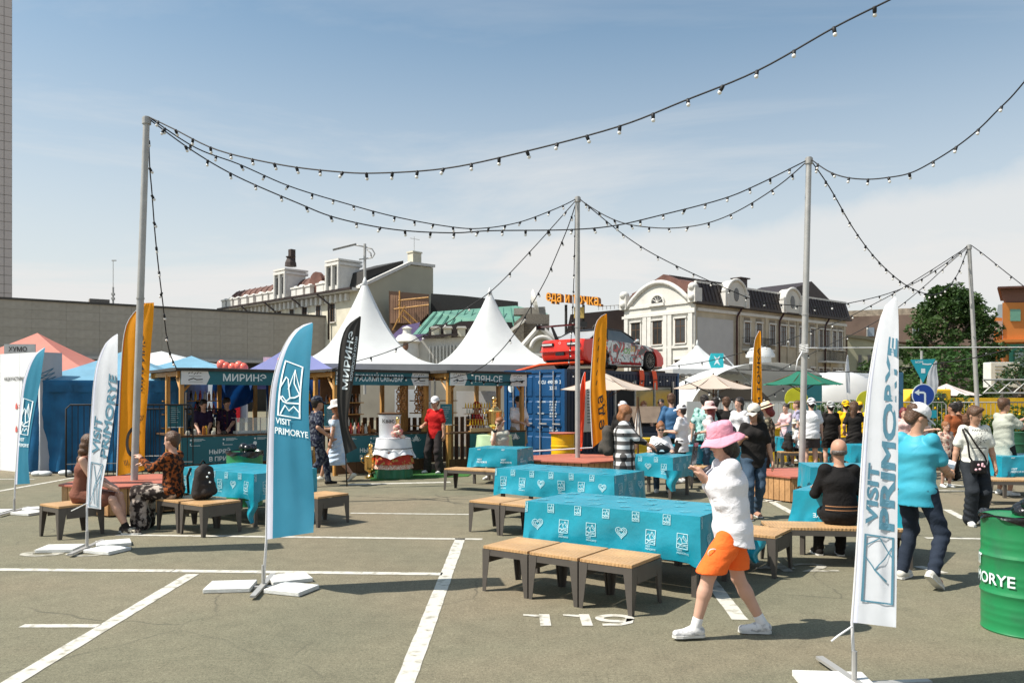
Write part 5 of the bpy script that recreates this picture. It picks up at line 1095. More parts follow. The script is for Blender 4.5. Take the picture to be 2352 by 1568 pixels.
def goods(t, x0, x1, y, z, n, kinds=(0, 1, 2, 3, 4, 5), sc_=1., run=False):
    """bottles standing in a row on a shelf of stall t (each one top-level)"""
    M = Matrix.Translation(t.location) @ t.rotation_euler.to_matrix().to_4x4()
    for i in range(n):
        k_ = kinds[(i//3) % len(kinds)] if run else rb.choice(kinds)
        o = bpy.data.objects.new('bottle', BM[k_]); COL.objects.link(o)
        o.location = M @ Vector((x0+(x1-x0)*(i+.5)/n, y+rb.uniform(-.01, .01), z)); o.scale = (sc_, sc_, sc_*rb.uniform(.9, 1.1)); yield o, CN[k_]
CN = ('green', 'amber', 'yellow', 'clear', 'red', 'dark')
def stall(label, loc, L_, D_, sign, signside, ang=R(38), px0=.02):
    t = thing('market_stall', label, 'market stall', loc, ang, 'wooden market stalls with teal signs')
    Hs = 2.30
    for x, y in ((.05, .05), (L_-.05, .05), (.05, D_-.05), (L_-.05, D_-.05), (.05, D_/2), (L_-.05, D_/2), (L_*.62, D_-.05)):
        b = MB(); b.bx(x-.045, x+.045, y-.045, y+.045, 0, Hs); b.build('post', timber, t)
    b = MB(); b.prism([(-.12, Hs+.06), (L_+.12, Hs+.06), (L_+.12, Hs+.12), (-.12, Hs+.12)], -.14, D_+.12, 'xzy'); b.build('roof', roofm, t)
    for y in (.05, D_-.05): b = MB(); b.bx(-.05, L_+.05, y-.03, y+.03, Hs-.08, Hs+.058); b.build('beam', timber, t)
    for x in (.05, L_-.05, L_*.35, L_*.66): b = MB(); b.bx(x-.03, x+.03, -.05, D_+.05, Hs-.05, Hs+.056); b.build('rafter', timber, t)
    for (xa, xb) in ((.09, .35), (L_-.09, L_-.35)):
        b = MB(); b.tube([(xa, .05, Hs-.38), (xb, .05, Hs-.08)], .03, 4); b.build('brace', timber, t)
    b = MB(); b.tube([(.05, .1, Hs-.38), (.05, .4, Hs-.08)], .03, 4); b.build('brace', timber, t)
    # counter
    b = MB(); b.bx(.0, L_, -.06, .42, .90, .935); b.bx(.0, .4, .421, D_-.2, .90, .934); b.build('counter_top', timber_d, t)
    b = MB(); b.bx(px0, L_-.02, -.045, -.02, .30, .895); pn = b.build('counter_panel', tealb, t)
    p = Print()
    for i in range(3):
        x = px0+.2+i*(L_-px0-.3)/3.1
        p.disc(x, .83, .022, 8); [p.rect(x+.05, .845-j*.022, x+.05+[.22, .26, .18][j], .853-j*.022) for j in range(3)]
        if i < 2: p.rect(x-.02, .70, x+.2, .71); p.rect(x-.02, .72, x+.0, .76)
        else: p.disc(x, .72, .045, 14)
    p.text('НЫРЯЙ', max(.62, px0+.5), .51, .095); p.text('В ПРИМОРЬЕ', max(.62, px0+.5), .35, .095)
    p.poly([(L_-.42, .73), (L_-.33, .88), (L_-.24, .73)])
    for j in range(7): a = R(30+20*j); p.line([(L_-.33+.05*math.cos(a), .68+.05*math.sin(a)), (L_-.33+.16*math.cos(a), .68+.16*math.sin(a))], .01)
    p.build('counter_print', print_w, lambda x, y: (x, -.049, y), t)
    for i in range(14):   # vertical boards below and behind
        x = .05+(L_-.1)*i/14; b = MB(); b.bx(x, x+(L_-.1)/14-.006, -.015, .003, .03, .29); b.build('base_board', timber_d, t)
    for i in range(12):
        x = .05+(L_-.1)*i/12; b = MB(); b.bx(x, x+(L_-.1)/12*.62, D_-.09, D_-.07, .05, 1.25); b.build('back_slat', timber_d, t)
    # sign
    ws = .62; b = MB(); b.bx(.0, L_, -.09, -.06, Hs-.24, Hs+.10); sg = b.build('sign_board', tealb, t)
    def wedge(x0, x1, flip, nm='sign_end'):
        b = MB(); b.prism([(x0, Hs-.24), (x1-(0 if flip else .08), Hs-.24), (x1, Hs-.07), (x1-(0 if flip else .06), Hs+.10), (x0, Hs+.10)] if not flip else [(x0+.08, Hs-.24), (x1, Hs-.24), (x1, Hs+.10), (x0+.06, Hs+.10), (x0, Hs-.07)], -.096, -.0905, 'xzy')
        o = b.build(nm, whiteb, sg); p = Print(); xc = (x0+x1)/2
        for j in range(5): p.line([(xc-.16+j*.06, Hs+.0+.02*math.sin(j*2)), (xc-.12+j*.06, Hs+.03+.02*math.sin(j*3))], .014)
        p.rect(xc-.15, Hs-.06, xc+.12, Hs-.052); p.line([(xc-.16, Hs-.14), (xc-.05, Hs-.10), (xc+.02, Hs-.13), (xc+.15, Hs-.12)], .022); p.rect(xc-.15, Hs-.18, xc+.15, Hs-.174)
        p.build('sign_crest', black_print, lambda x, y: (x, -.0985, y), sg)
    wl_, wr_ = signside
    if wl_: wedge(0.005, wl_, False)
    if wr_: wedge(L_-wr_, L_-.005, True)
    wd = text2d(sign)[2]; hh = .155; wide = min(1.05, (L_-wl_-wr_)*.75/(wd*hh)); p = Print(); p.text(sign, (wl_+L_-wr_)/2, Hs-.15, hh, wide, center=True); p.build('sign_lettering', print_w, lambda x, y: (x, -.093, y), sg)
    # hanging menu board on the front post
    b = MB(); b.bx(-.28, .04, -.12, -.10, 1.12, 1.62); mn = b.build('menu_board', tealb, t); p = Print(); p.rect(-.28, 1.12, .04, 1.14)
    for j in range(8): p.rect(-.24, 1.55-j*.045, -.24+rb.uniform(.12, .22), 1.556-j*.045)
    p.build('menu_print', print_w, lambda x, y: (x, -.123, y), mn)
    # shelves
    for z in (1.05, 1.38, 1.70):
        b = MB(); b.bx(L_*.05, L_*.6, D_-.42, D_-.12, z-.025, z); b.build('shelf', timber, t)
    return t
st1 = stall('left stall with the sign МИРИНЭ and young vendors in dark shirts', (-7.3, 17.5, 0), 2.55, 2.3, 'МИРИНЭ', (.62, .35))
st2 = stall('middle stall with the sign РУССКИЙ САМОВАР', (-4.02, 18.0, 0), 2.45, 2.2, 'РУССКИЙ САМОВАР', (.28, .5))
st3 = stall('right stall with the sign ПЯН-СЕ beside the blue container', (-1.53, 19.0, 0), 2.35, 2.1, 'ПЯН-СЕ', (.5, .55), px0=.62)
for st, where in ((st1, 'left stall with vendors in dark shirts'), (st2, 'samovar stall')):
    for z, nm in ((1.05, 'lowest'), (1.38, 'middle'), (1.70, 'top')):
        for o, cn in goods(st, .2, 1.4, 1.95, z, 11): tag(o, '%s bottle on the %s back shelf of the %s' % (cn, nm, where), 'bottle', '%s bottles on the %s back shelf of the %s' % (cn, nm, where))
for z, nm in ((1.10, 'lower'), (1.38, 'middle'), (1.66, 'upper')):
    b = MB(); b.bx(.12, 1.12, .72, .95, z-.022, z); b.build('shelf', timber, st2)
    for o, cn in goods(st2, .15, 1.1, .82, z, 10, (1, 0, 5, 3, 1), .8): tag(o, '%s jar on the %s front shelf of the samovar stall' % (cn, nm), 'jar', '%s jars on the %s front shelf of the samovar stall' % (cn, nm))
b = MB(); b.bx(.1, 1.15, .96, .98, .95, 2.2); b.build('shelf_back', timber_d, st2)
for o, cn in goods(st2, .15, 1.0, .12, .936, 9, (1, 4, 3)): tag(o, '%s bottle on the counter of the samovar stall' % cn, 'bottle', '%s bottles on the counter of the samovar stall' % cn)
loaf = mat('bread_crust', (.42, .20, .07), .7, .25, 12, bump=.4, bscale=20); M2 = Matrix.Translation(st2.location) @ st2.rotation_euler.to_matrix().to_4x4()
for i in range(9):
    b = MB(); b.ball((0, 0, .05), .09, 10, 6, (1.3, .8, .6)); o = b.build('bread_loaf', loaf, smooth=True); o.location = M2 @ Vector((.2+i*.11, .22+.06*(i % 2), .935+.06*(i % 3 == 1))); o.rotation_euler = (0, 0, i*.7); tag(o, 'brown bread loaf in the row on the samovar stall counter', 'bread', 'bread loaves on the samovar stall counter')
b = MB()
for i in range(26): a = i*2.4; T = Matrix.Translation((.07*math.cos(a), .07*math.sin(a), -.022*i)) @ Matrix.Rotation(a, 4, 'Z') @ Matrix.Rotation(R(80), 4, 'X'); b.tube([(.045*math.cos(R(t)), .045*math.sin(R(t)), 0) for t in range(0, 361, 60)], .016, 5, T=T)
for k, x in enumerate((1.75, 2.25)): o = b.build('bagel_string', loaf, smooth=True); o.location = M2 @ Vector((x, .02, 2.0)); tag(o, ['string of small bagels hanging left of the corner post of the samovar stall', 'string of small bagels hanging by the right post of the samovar stall'][k], 'bagels')
# soft drink rack on the counter of the third stall
rk_ = thing('drinks_rack', 'stepped rack of yellow and coloured bottles left of the red capped vendor', 'rack', (-1.02, 19.35, 0), R(30))
for i in range(5): b = MB(); b.bx(0, .80, .08*i, .08*i+.10, .945+i*.14, .96+i*.14); b.build('step', timber, rk_)
b = MB(); b.bx(.0, .80, -.03, -.002, .937, 1.03); b.build('front_tray', mat('cardboard', (.50, .33, .18), .8), rk_)
for i in range(5):
    kd = ((3,), (2,), (5, 4, 5), (3, 1, 2), (2,))[i]; wd_ = ('lowest', 'second', 'third', 'fourth', 'top')[i]
    for o, cn in goods(rk_, .03, .78, .08*i+.05, .961+i*.14, 10, kd, .55, True): tag(o, 'small %s bottle on the %s step of the drinks rack' % (cn, wd_), 'bottle', 'small %s bottles on the %s step of the drinks rack' % (cn, wd_))
# counter clutter of stall 1
cl = [(.35, .12, .14, .045, 'pale'), (.55, .1, .2, .04, 'amber'), (.62, .2, .2, .035, 'yellow'), (.2, .1, .1, .05, 'pale'), (1.0, .1, .08, .07, 'dark'), (.75, .08, .09, .045, 'pale')]
M_ = Matrix.Translation(st1.location) @ st1.rotation_euler.to_matrix().to_4x4()
for x, y, h, r_, c_ in cl:
    b = MB(); b.lathe([(r_*.9, 0), (r_, h*.1), (r_, h*.8), (r_*.7, h*.86), (r_*.7, h)], n=12); o = b.build('jar', MATS['bottle_'+c_], smooth='angle'); o.location = M_ @ Vector((x, y, .936)); tag(o, '%s jar on the left stall counter, %s' % ({'pale': 'pale', 'amber': 'orange', 'yellow': 'yellow', 'dark': 'dark'}[c_], {.35: 'behind the menu board', .55: 'next to the yellow one', .62: 'in front of the young vendor', .2: 'at the left end', 1.0: 'right of the young vendor', .75: 'between orange and dark jars'}[x]), 'jar')
dc = thing('display_case', 'glass display case on the right half of the left stall counter', 'display case', M_ @ Vector((1.25, .05, .936)), R(38))
b = MB(); b.bx(0, 1.15, .0, .012, .0, .36); b.bx(0, 1.15, .012, .32, .36, .37); b.build('glass_panel', mat('clear_glass', (.75, .82, .80), .05, .03, 3, alpha=.25, spec=.8), dc)
b = MB(); [b.bx(x, x+.02, -.012, 0, 0, .37) for x in (0, .56, 1.13)]; b.build('case_frame', galv, dc); b = MB(); b.bx(.03, 1.1, .04, .28, .0, .06); b.build('tray', mat('tray', (.4, .42, .38), .5), dc)
# blue tarpaulins hanging inside / behind the left stall
for i, (x0, x1, z0, z1, y) in enumerate(((1.45, 2.5, 1.25, 2.2, 2.34), (2.5, 3.9, 1.0, 2.25, 1.4))):
    b = MB(); b.grid(lambda u, v: (x0+(x1-x0)*u, y+.08*math.sin(u*9+v*4+i), z1+(z0-z1)*v*(1-.45*u*(1-i))), 24, 12); o = b.build('tarpaulin', tarp, smooth=True); o.location = st1.location; o.rotation_euler = st1.rotation_euler
    tag(o, ['crumpled blue tarpaulin across the back opening of the left stall', 'blue tarpaulin draped right of the left stall behind the flag'][i], 'tarpaulin')
festoon('black garland along the roof edge of the left stall', (-8.6, 19.3), (-5.3, 19.0), [(345, 853), (375, 848), (405, 845), (500, 846), (600, 849), (700, 852)], .4)
festoon('black garland along the roof edge of the middle stall', (-4.05, 17.85), (-2.1, 19.35), [(767, 862), (850, 864), (960, 867), (1046, 866)], .4)
festoon('black garland along the roof edge of the right stall', (-1.6, 18.85), (.35, 20.3), [(1030, 869), (1080, 873), (1150, 878), (1205, 874)], .4)
# posters / white back wall beyond the stalls
b = MB(); b.box((-2.95, 22.6, 1.25), (.75, .05, 1.5)); tag(b.build('white_panel', whiteb), 'plain white panel seen through the middle stall', 'panel')
b = MB(); b.box((-1.0, 22.2, 1.2), (1.1, .05, 1.5)); tag(b.build('white_panel', whiteb), 'white panel seen behind the drinks rack and red cap vendor', 'panel')
b = MB(); b.box((-9.3, 23.2, 1.7), (3.2, .05, 1.3)); o = b.build('menu_banner', whiteb); tag(o, 'white menu banner with red lettering seen through the left stall', 'banner'); p = Print(); p.text('ВЫТЕГРА', -10.3, 1.9, .18); p.build('lettering', black_print, lambda x, y: (x, 23.165, y), o)
b = MB(); b.box((-8.1, 23.15, 1.55), (.4, .04, 1.0)); b.build('red_strip', cloth((.6, .02, .03), name='red_vinyl'), o)
# samovars
brass = mat('polished_brass', (.80, .52, .20), .16, .12, 3, metal=.95)
def samovar(label, loc, s_):
    t = thing('samovar', label, 'samovar', loc, R(-70))
    b = MB(); b.box((0, 0, .03*s_), (.30*s_, .30*s_, .05*s_)); b.lathe([(.13*s_, .05*s_), (.10*s_, .08*s_), (.07*s_, .12*s_), (.06*s_, .17*s_), (.12*s_, .22*s_)], n=24); b.build('foot', brass, t, smooth='angle')
    b = MB(); pr = [(.12*s_, .22*s_), (.17*s_, .26*s_), (.185*s_, .34*s_), (.20*s_, .62*s_), (.215*s_, .66*s_), (.19*s_, .69*s_), (.15*s_, .71*s_)]
    vs = []; n_ = 48
    for r_, z in pr:
        for k in range(n_): a = 2*math.pi*k/n_; rr_ = r_*(1+.035*math.cos(a*16)); vs.append((rr_*math.cos(a), rr_*math.sin(a), z))
    b.add(vs, [(i*n_+k, i*n_+(k+1) % n_, (i+1)*n_+(k+1) % n_, (i+1)*n_+k) for i in range(len(pr)-1) for k in range(n_)]); b.build('body', brass, t, smooth=True)
    b = MB(); b.lathe([(.16*s_, .71*s_), (.11*s_, .76*s_), (.06*s_, .79*s_), (.055*s_, .84*s_), (.08*s_, .86*s_), (.075*s_, .90*s_), (.03*s_, .92*s_)], n=24); b.build('lid', brass, t, smooth='angle')
    for sg_ in (1, -1): b = MB(); b.tube([(0, .2*s_*sg_, .60*s_), (0, .27*s_*sg_, .62*s_), (0, .285*s_*sg_, .52*s_), (0, .2*s_*sg_, .46*s_)], .014*s_, 8); b.build('handle', brass, t, smooth=True)
    b = MB(); b.tube([(.17*s_, 0, .30*s_), (.28*s_, 0, .31*s_), (.31*s_, 0, .26*s_)], .016*s_, 8); b.tube([(.24*s_, 0, .32*s_), (.24*s_, 0, .38*s_), (.24*s_, .05*s_, .40*s_)], .010*s_, 6); b.build('tap', brass, t, smooth=True)
    b = MB(); b.lathe([(.05*s_, .92*s_), (.075*s_, .98*s_), (.06*s_, 1.03*s_), (.02*s_, 1.06*s_)], n=16); b.tube([(.06*s_, 0, .98*s_), (.12*s_, 0, 1.03*s_)], .010*s_, 6); b.build('teapot', brass, t, smooth=True)
    return t
tb_ = thing('round_table', 'round table under a pale green cloth carrying the big samovar', 'table', (-.42, 18.85, 0)); b = MB(); b.lathe([(.03, 0), (.03, .86)], n=10); b.build('leg', steel, tb_); b = MB(); b.lathe([(.0, .86), (.40, .86), (.40, .88), (.0, .88)], n=24, cap=False); b.build('tabletop', timber, tb_)
b = MB(); b.grid(lambda u, v: ((.41+(.06+.03*math.sin(u*44))*v)*math.cos(u*2*math.pi), (.41+(.06+.03*math.sin(u*44))*v)*math.sin(u*2*math.pi), .885-v*.62), 90, 6); b.grid(lambda u, v: (.41*v*math.cos(u*2*math.pi), .41*v*math.sin(u*2*math.pi), .886), 90, 2)
o = b.build('tablecloth', mat('pale_green_cloth', (.50, .68, .42), .8, .12, 5, trans=.15), smooth='angle'); o.location = (-.42, 18.85, 0); tag(o, 'pale green cloth under the big golden samovar', 'tablecloth')
samovar('big golden samovar on the pale green cloth beside the right stall', (-.42, 18.85, .89), .86)
samovar('small dull brass samovar standing on the ground beside the draped barrel', (-3.12, 17.55, 0), .72)
# draped kvass barrel
kv = thing('kvass_barrel', 'barrel draped in white cloth over a red floral shawl, with a teal green hem', 'barrel', (-2.62, 17.6, 0)); b = MB(); b.lathe([(.30, 0), (.36, .3), (.36, .6), (.32, .86)], n=24); b.build('cask', timber_d, kv, smooth='angle')
def skirt_(r0, r1, z0, z1, fr_, am, sc_h=0.): 
    b = MB(); b.grid(lambda u, v: ((r0+(r1-r0)*v+am*math.sin(u*fr_)*(.3+v))*math.cos(u*2*math.pi), (r0+(r1-r0)*v+am*math.sin(u*fr_)*(.3+v))*math.sin(u*2*math.pi), z0+(z1-z0)*v+sc_h*abs(math.sin(u*12.57))*v), 120, 10); return b
skirt_(.40, .42, .28, .02, 82, .012).build('green_hem', mat('green_satin', (.015, .13, .06), .35, .2, 4), kv, smooth=True)
skirt_(.395, .43, .36, .22, 70, .01).build('lace_band', mat('red_lace', (.55, .22, .15), .8, .1, 40, col2=(.7, .6, .5), thr=(.45, .55)), kv, smooth=True)
skirt_(.39, .44, .62, .32, 63, .014).build('floral_shawl', mat('floral_red', (.42, .035, .02), .8, .1, 13, col2=(.45, .30, .08), thr=(.52, .60)), kv, smooth=True)
skirt_(.36, .47, .70, .44, 75, .022, .10).build('white_frill', mat('white_linen', (.66, .67, .70), .8, .06, 8), kv, smooth=True)
b = skirt_(.37, .41, .88, .60, 38, .012); b.grid(lambda u, v: (.375*v*math.cos(u*2*math.pi), .375*v*math.sin(u*2*math.pi), .885), 60, 2); b.build('white_cloth', MATS['white_linen'], kv, smooth='angle')
b = MB(); b.tube([(.425*math.cos(R(a)), .425*math.sin(R(a)), .665) for a in range(0, 361, 15)], .008, 5); b.build('cord', blackc, kv)
kd_ = thing('kvass_dispenser', 'white drinks dispenser with the word Квас on top of the draped barrel', 'dispenser', (-2.72, 17.72, .886)); b = MB(); b.lathe([(.22, 0), (.24, .04), (.24, .46), (.26, .50), (.2, .53)], n=28, sq=.8); b.build('tank', mat('white_plastic', (.62, .64, .66), .35, .03, 4), kd_, smooth='angle')
p = Print(); p.text('Квас', 0, .33, .085, 1.0, center=True); p.build('lettering', black_print, lambda x, y: (x, -.245*.8*math.cos(x/.25)-.008, y), kd_)
b = MB(); b.lathe([(.27, .52), (.28, .54), (.1, .56)], n=24, sq=.8); b.build('lid', timber_d, kd_, smooth='angle')
b = MB()
for k in range(14): a = k*.9; b.ball((.12*math.cos(a)*(1-k/18), .12*math.sin(a)*(1-k/18)-.05, .03+k*.018), .055, 8, 5)
o = b.build('fringed_shawl', mat('pink_fringe', (.62, .20, .18), .85, .1, 10, col2=(.7, .6, .5), thr=(.45, .6)), smooth=True); o.location = (-2.50, 17.42, .886); tag(o, 'pink and red fringed shawl bundled on the barrel top', 'cloth')
b = MB(); b.lathe([(.04, 0), (.07, .02), (.03, .07), (.05, .12), (.02, .2)], n=12); o = b.build('figurine', brass, smooth=True); o.location = (-2.5, 17.42, 1.16); tag(o, 'tiny brass teapot on top of the fringed shawl', 'teapot')
# ------------------------------------------------------------------ container with the car
CA = R(46); cdir = Vector((math.cos(CA), math.sin(CA), 0)); cb = Vector((1.51, 22.9, 0))     # near right vertical edge
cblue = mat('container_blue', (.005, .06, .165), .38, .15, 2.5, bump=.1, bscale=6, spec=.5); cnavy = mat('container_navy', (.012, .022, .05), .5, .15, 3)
ct = thing('shipping_container', 'blue shipping container with locking rods carrying the red sports car', 'container', cb, CA)
# local x runs along the long side away from the camera, local y to the left over the door end (0..2.44)
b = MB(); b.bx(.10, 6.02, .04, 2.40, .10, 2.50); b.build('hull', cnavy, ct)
for x in (0, 5.96):
    for y in (0, 2.32): b = MB(); b.bx(x, x+.10, y, y+.12, 0, 2.59); b.build('corner_post', cblue, ct)
for z0, z1 in ((.0, .14), (2.49, 2.59)):
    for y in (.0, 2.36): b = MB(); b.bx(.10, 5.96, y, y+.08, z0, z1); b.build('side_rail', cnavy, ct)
    b = MB(); b.bx(.005, .095, .12, 2.32, z0, z1); b.build('end_rail', cblue, ct)
nc = 34
for i in range(nc):    # corrugated side
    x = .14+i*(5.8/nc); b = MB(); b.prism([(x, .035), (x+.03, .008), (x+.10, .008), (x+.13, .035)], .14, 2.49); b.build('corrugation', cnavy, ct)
for d_ in (0, 1):
    y0 = .13+d_*1.095; dr = MB().bx(.03, .06, y0, y0+1.085, .15, 2.48).build('door', cblue, ct)
    for (z0, z1) in ((.22, .62), (.74, 1.14), (1.26, 1.66), (1.78, 2.40)):
        b = MB(); b.prism([(.03, z0), (.012, z0+.03), (.012, z1-.03), (.03, z1)], y0+.06, y0+1.02, 'xzy'); b.build('door_rib', cblue, dr)
    for y in (y0+.28, y0+.80):
        b = MB(); b.tube([(-.02, y, .06), (-.02, y, 2.54)], .017, 8); b.build('locking_rod', galv, dr)
        for z in (.12, .9, 1.7, 2.46): b = MB(); b.bx(-.032, .012, y-.04, y+.04, z-.035, z+.035); b.build('rod_keeper', cblue, dr)
        b = MB(); b.bx(-.05, -.032, y-.28, y+.02, .98, 1.02); b.build('door_handle', galv, dr)
p = Print()
for s_, y, z, h in (('CICU  490720  2', 1.02, 2.17, .10), ('22G1', .58, 2.00, .10), ('MAX GROSS', 1.05, 1.62, .045), ('30 480 KG', .58, 1.62, .05), ('67 200 LB', .58, 1.54, .05), ('TARE', 1.05, 1.46, .045), ('2 180 KG', .58, 1.46, .05), ('4 810 LB', .58, 1.38, .05), ('PAYLOAD', 1.05, 1.28, .045), ('28 300 KG', .58, 1.28, .05), ('62 390 LB', .58, 1.20, .05), ('CU.CAP.', 1.05, .86, .045), ('33.2 CU.M', .58, .86, .05), ('1 172 CU.FT', .58, .78, .05)):
    p.text(s_, -y, z, h, .9)
p.build('stencil_lettering', print_w, lambda x, y: (.0095, -x, y), ct)
b = MB(); b.lathe([(.0, 0), (.16, 0)], n=20); 
p = Print(); p.disc(-2.15, 2.05, .13, 20); p.build('round_emblem', print_w, lambda x, y: (.0095, -x, y), ct)
# open serving side with posters, dark opening
b = MB(); b.bx(2.4, 5.6, -.012, .007, .25, 2.15); b.build('serving_opening', mat('dark_interior', (.012, .012, .014), .8), ct)
for x in (2.35, 3.4, 4.5, 5.6): b = MB(); b.bx(x, x+.07, -.05, .006, .15, 2.3); b.build('window_post', galv, ct)
b = MB(); b.bx(3.5, 5.5, -.022, -.013, 1.2, 2.1); b.build('window_glass', glassmat('greenish_glass', (.10, .14, .13), .1), ct)
b = MB(); b.bx(.45, 1.25, -.03, -.005, .75, 2.15); ps_ = b.build('poster', mat('poster_white', (.55, .53, .50), .5, .1, 3), ct)
food = mat('burger_brown', (.38, .17, .06), .5, .3, 8); dk = mat('poster_dark', (.03, .06, .06), .6)
for z in (1.82, 1.42): b = MB(); b.ball((.72, -.032, z), .12, 14, 8, (1, .06, .75)); b.build('burger_print', food, ps_, smooth=True)
p = Print(); [p.rect(1.0, 2.0-j*.09, 1.0+rb.uniform(.1, .2), 2.03-j*.09) for j in range(12)]; p.build('poster_text', dk, lambda x, y: (x, -.033, y), ps_)
# orange ratchet straps over the roof edge
for i, (s0, w_) in enumerate(((3.75, .26), (4.45, .24))):
    b = MB(); b.grid(lambda u, v: (s0+w_*(u-.5)+.10*v*(i+.5), -.05-.02*math.sin(v*5), 2.64-v*.62), 4, 8); o = b.build('tow_strap', mat('orange_strap', (.85, .09, .02), .6, .1, 10)); o.location = cb; o.rotation_euler = (0, 0, CA); tag(o, ['left orange strap hanging over the container edge below the car door', 'right orange strap hanging over the container edge below the car door'][i], 'strap')
b = MB(); A_ = P(1168, 858, 24.4); B_ = P(1240, 838, 24.6); C2 = P(1340, 832, 24.2); b.tube([A_+Vector((-.3, -.2, -.5)), A_, B_, C2], .045, 6); tag(b.build('orange_cover', MATS['orange_strap'], smooth=True), 'long orange strap lying from the stall to the container roof under the car', 'strap')
# ------------------------------------------------------------------ drift car
cr_ = thing('sports_car', 'red sports car with a rear wing and wild graphics standing on the container', 'car', cb+cdir*1.22+Vector((-math.sin(CA), math.cos(CA), 0))*1.22+Vector((0, 0, 2.66)), CA)
# livery: red rear fading into white / teal / dark splashes on the doors
lv = bpy.data.materials.new('livery_paint'); lv.use_nodes = True; t_ = lv.node_tree; b_ = t_.nodes['Principled BSDF']; b_.inputs['Roughness'].default_value = .28; b_.inputs['Coat Weight'].default_value = .5
tc = N(t_, 'ShaderNodeTexCoord'); sp_ = N(t_, 'ShaderNodeSeparateXYZ'); L(t_, tc.outputs['Object'], sp_.inputs[0])
def nz(s, d=3, off=0):
    m = N(t_, 'ShaderNodeMapping'); m.inputs['Location'].default_value = (off, off*2, 0); L(t_, tc.outputs['Object'], m.inputs[0]); n = N(t_, 'ShaderNodeTexNoise'); n.inputs['Scale'].default_value = s; n.inputs['Detail'].default_value = d; n.inputs['Distortion'].default_value = 1.2; L(t_, m.outputs[0], n.inputs['Vector']); return n.outputs['Fac']
def rp(f, els):
    r = N(t_, 'ShaderNodeValToRGB'); r.color_ramp.interpolation = 'CONSTANT'; L(t_, f, r.inputs[0])
    while len(r.color_ramp.elements) < len(els): r.color_ramp.elements.new(.5)
    for e, (p_, c) in zip(r.color_ramp.elements, els): e.position = p_; e.color = (*c, 1)
    return r.outputs[0]
art = rp(nz(3.2, 4), [(0, (.02, .02, .025)), (.40, (.55, .02, .02)), (.455, (.05, .22, .24)), (.485, (.70, .72, .70)), (.60, (.10, .10, .12)), (.63, (.65, .66, .62)), (.68, (.60, .02, .02))])
mr = N(t_, 'ShaderNodeMath', operation='MULTIPLY_ADD'); L(t_, nz(2.5, 3, 3), mr.inputs[0]); mr.inputs[1].default_value = 1.2; L(t_, sp_.outputs['X'], mr.inputs[2])
m1 = rp(mr.outputs[0], [(0, (0, 0, 0)), (1, (1, 1, 1))])
mm = N(t_, 'ShaderNodeMapRange'); L(t_, mr.outputs[0], mm.inputs[0]); mm.inputs[1].default_value = 1.90; mm.inputs[2].default_value = 1.96
mm2 = N(t_, 'ShaderNodeMapRange'); L(t_, mr.outputs[0], mm2.inputs[0]); mm2.inputs[1].default_value = 4.45; mm2.inputs[2].default_value = 4.40
mu = N(t_, 'ShaderNodeMath', operation='MULTIPLY'); L(t_, mm.outputs[0], mu.inputs[0]); L(t_, mm2.outputs[0], mu.inputs[1])
mx_ = N(t_, 'ShaderNodeMix', data_type='RGBA'); L(t_, mu.outputs[0], mx_.inputs[0]); mx_.inputs[6].default_value = (.72, .025, .012, 1); L(t_, art, mx_.inputs[7]); L(t_, mx_.outputs[2], b_.inputs['Base Color'])
carblk = mat('car_black', (.012, .012, .013), .4, .1, 6); carglass = glassmat('car_glass', (.14, .15, .14), .05); tyre = mat('tyre', (.015, .015, .015), .85, .1, 9); rimm = mat('gunmetal_rim', (.16, .15, .14), .3, .1, 6, metal=.8)
LN = 4.55; wx = (.98, 3.62); wr_ = .335
def profile(inset=0., zin=0.):
    up_ = [(.02, .40), (.0, .62), (.03, .84), (.10, .90), (.75, .93), (1.0, .94), (2.0, .90), (3.0, .86), (3.4, .84), (4.0, .74), (4.35, .62), (4.52, .45), (4.54, .25), (4.45, .17)]
    lowp = [(LN-.15, .15)]
    for c in reversed(wx):
        lowp.append((c+.42, .14))
        for k in range(11): a = math.pi*k/10; lowp.append((c+.40*math.cos(a), .33+.40*math.sin(a)*1.0))
        lowp.append((c-.42, .14))
    lowp += [(.25, .20), (.10, .26)]
    pts = up_+lowp; out = []
    for x, z in pts:
        x2 = x+(inset if x < .5 else -inset if x > 4.1 else 0); z2 = z-zin*(1 if z > .7 else .2 if z > .5 else 0)
        out.append((x2, z2))
    return out
layers = [(-.865, .22, .07), (-.855, .10, .02), (-.80, .05, .008), (-.70, .02, 0), (.70, .02, 0), (.80, .05, .008), (.855, .10, .02), (.865, .22, .07)]
b = MB(); n_ = len(profile()); vs = []
# side centre shift so that the car is 1.73 wide, centred on y = 0
for y, ins, zi in layers: vs += [(x, y, z) for x, z in profile(ins, zi)]
fs = [tuple((l*n_+i, l*n_+(i+1) % n_, (l+1)*n_+(i+1) % n_, (l+1)*n_+i)) for l in range(len(layers)-1) for i in range(n_)]
b.add(vs, fs+[tuple(range(n_)), tuple(reversed(range((len(layers)-1)*n_, len(layers)*n_)))]); b.build('body_shell', lv, cr_, smooth='angle')
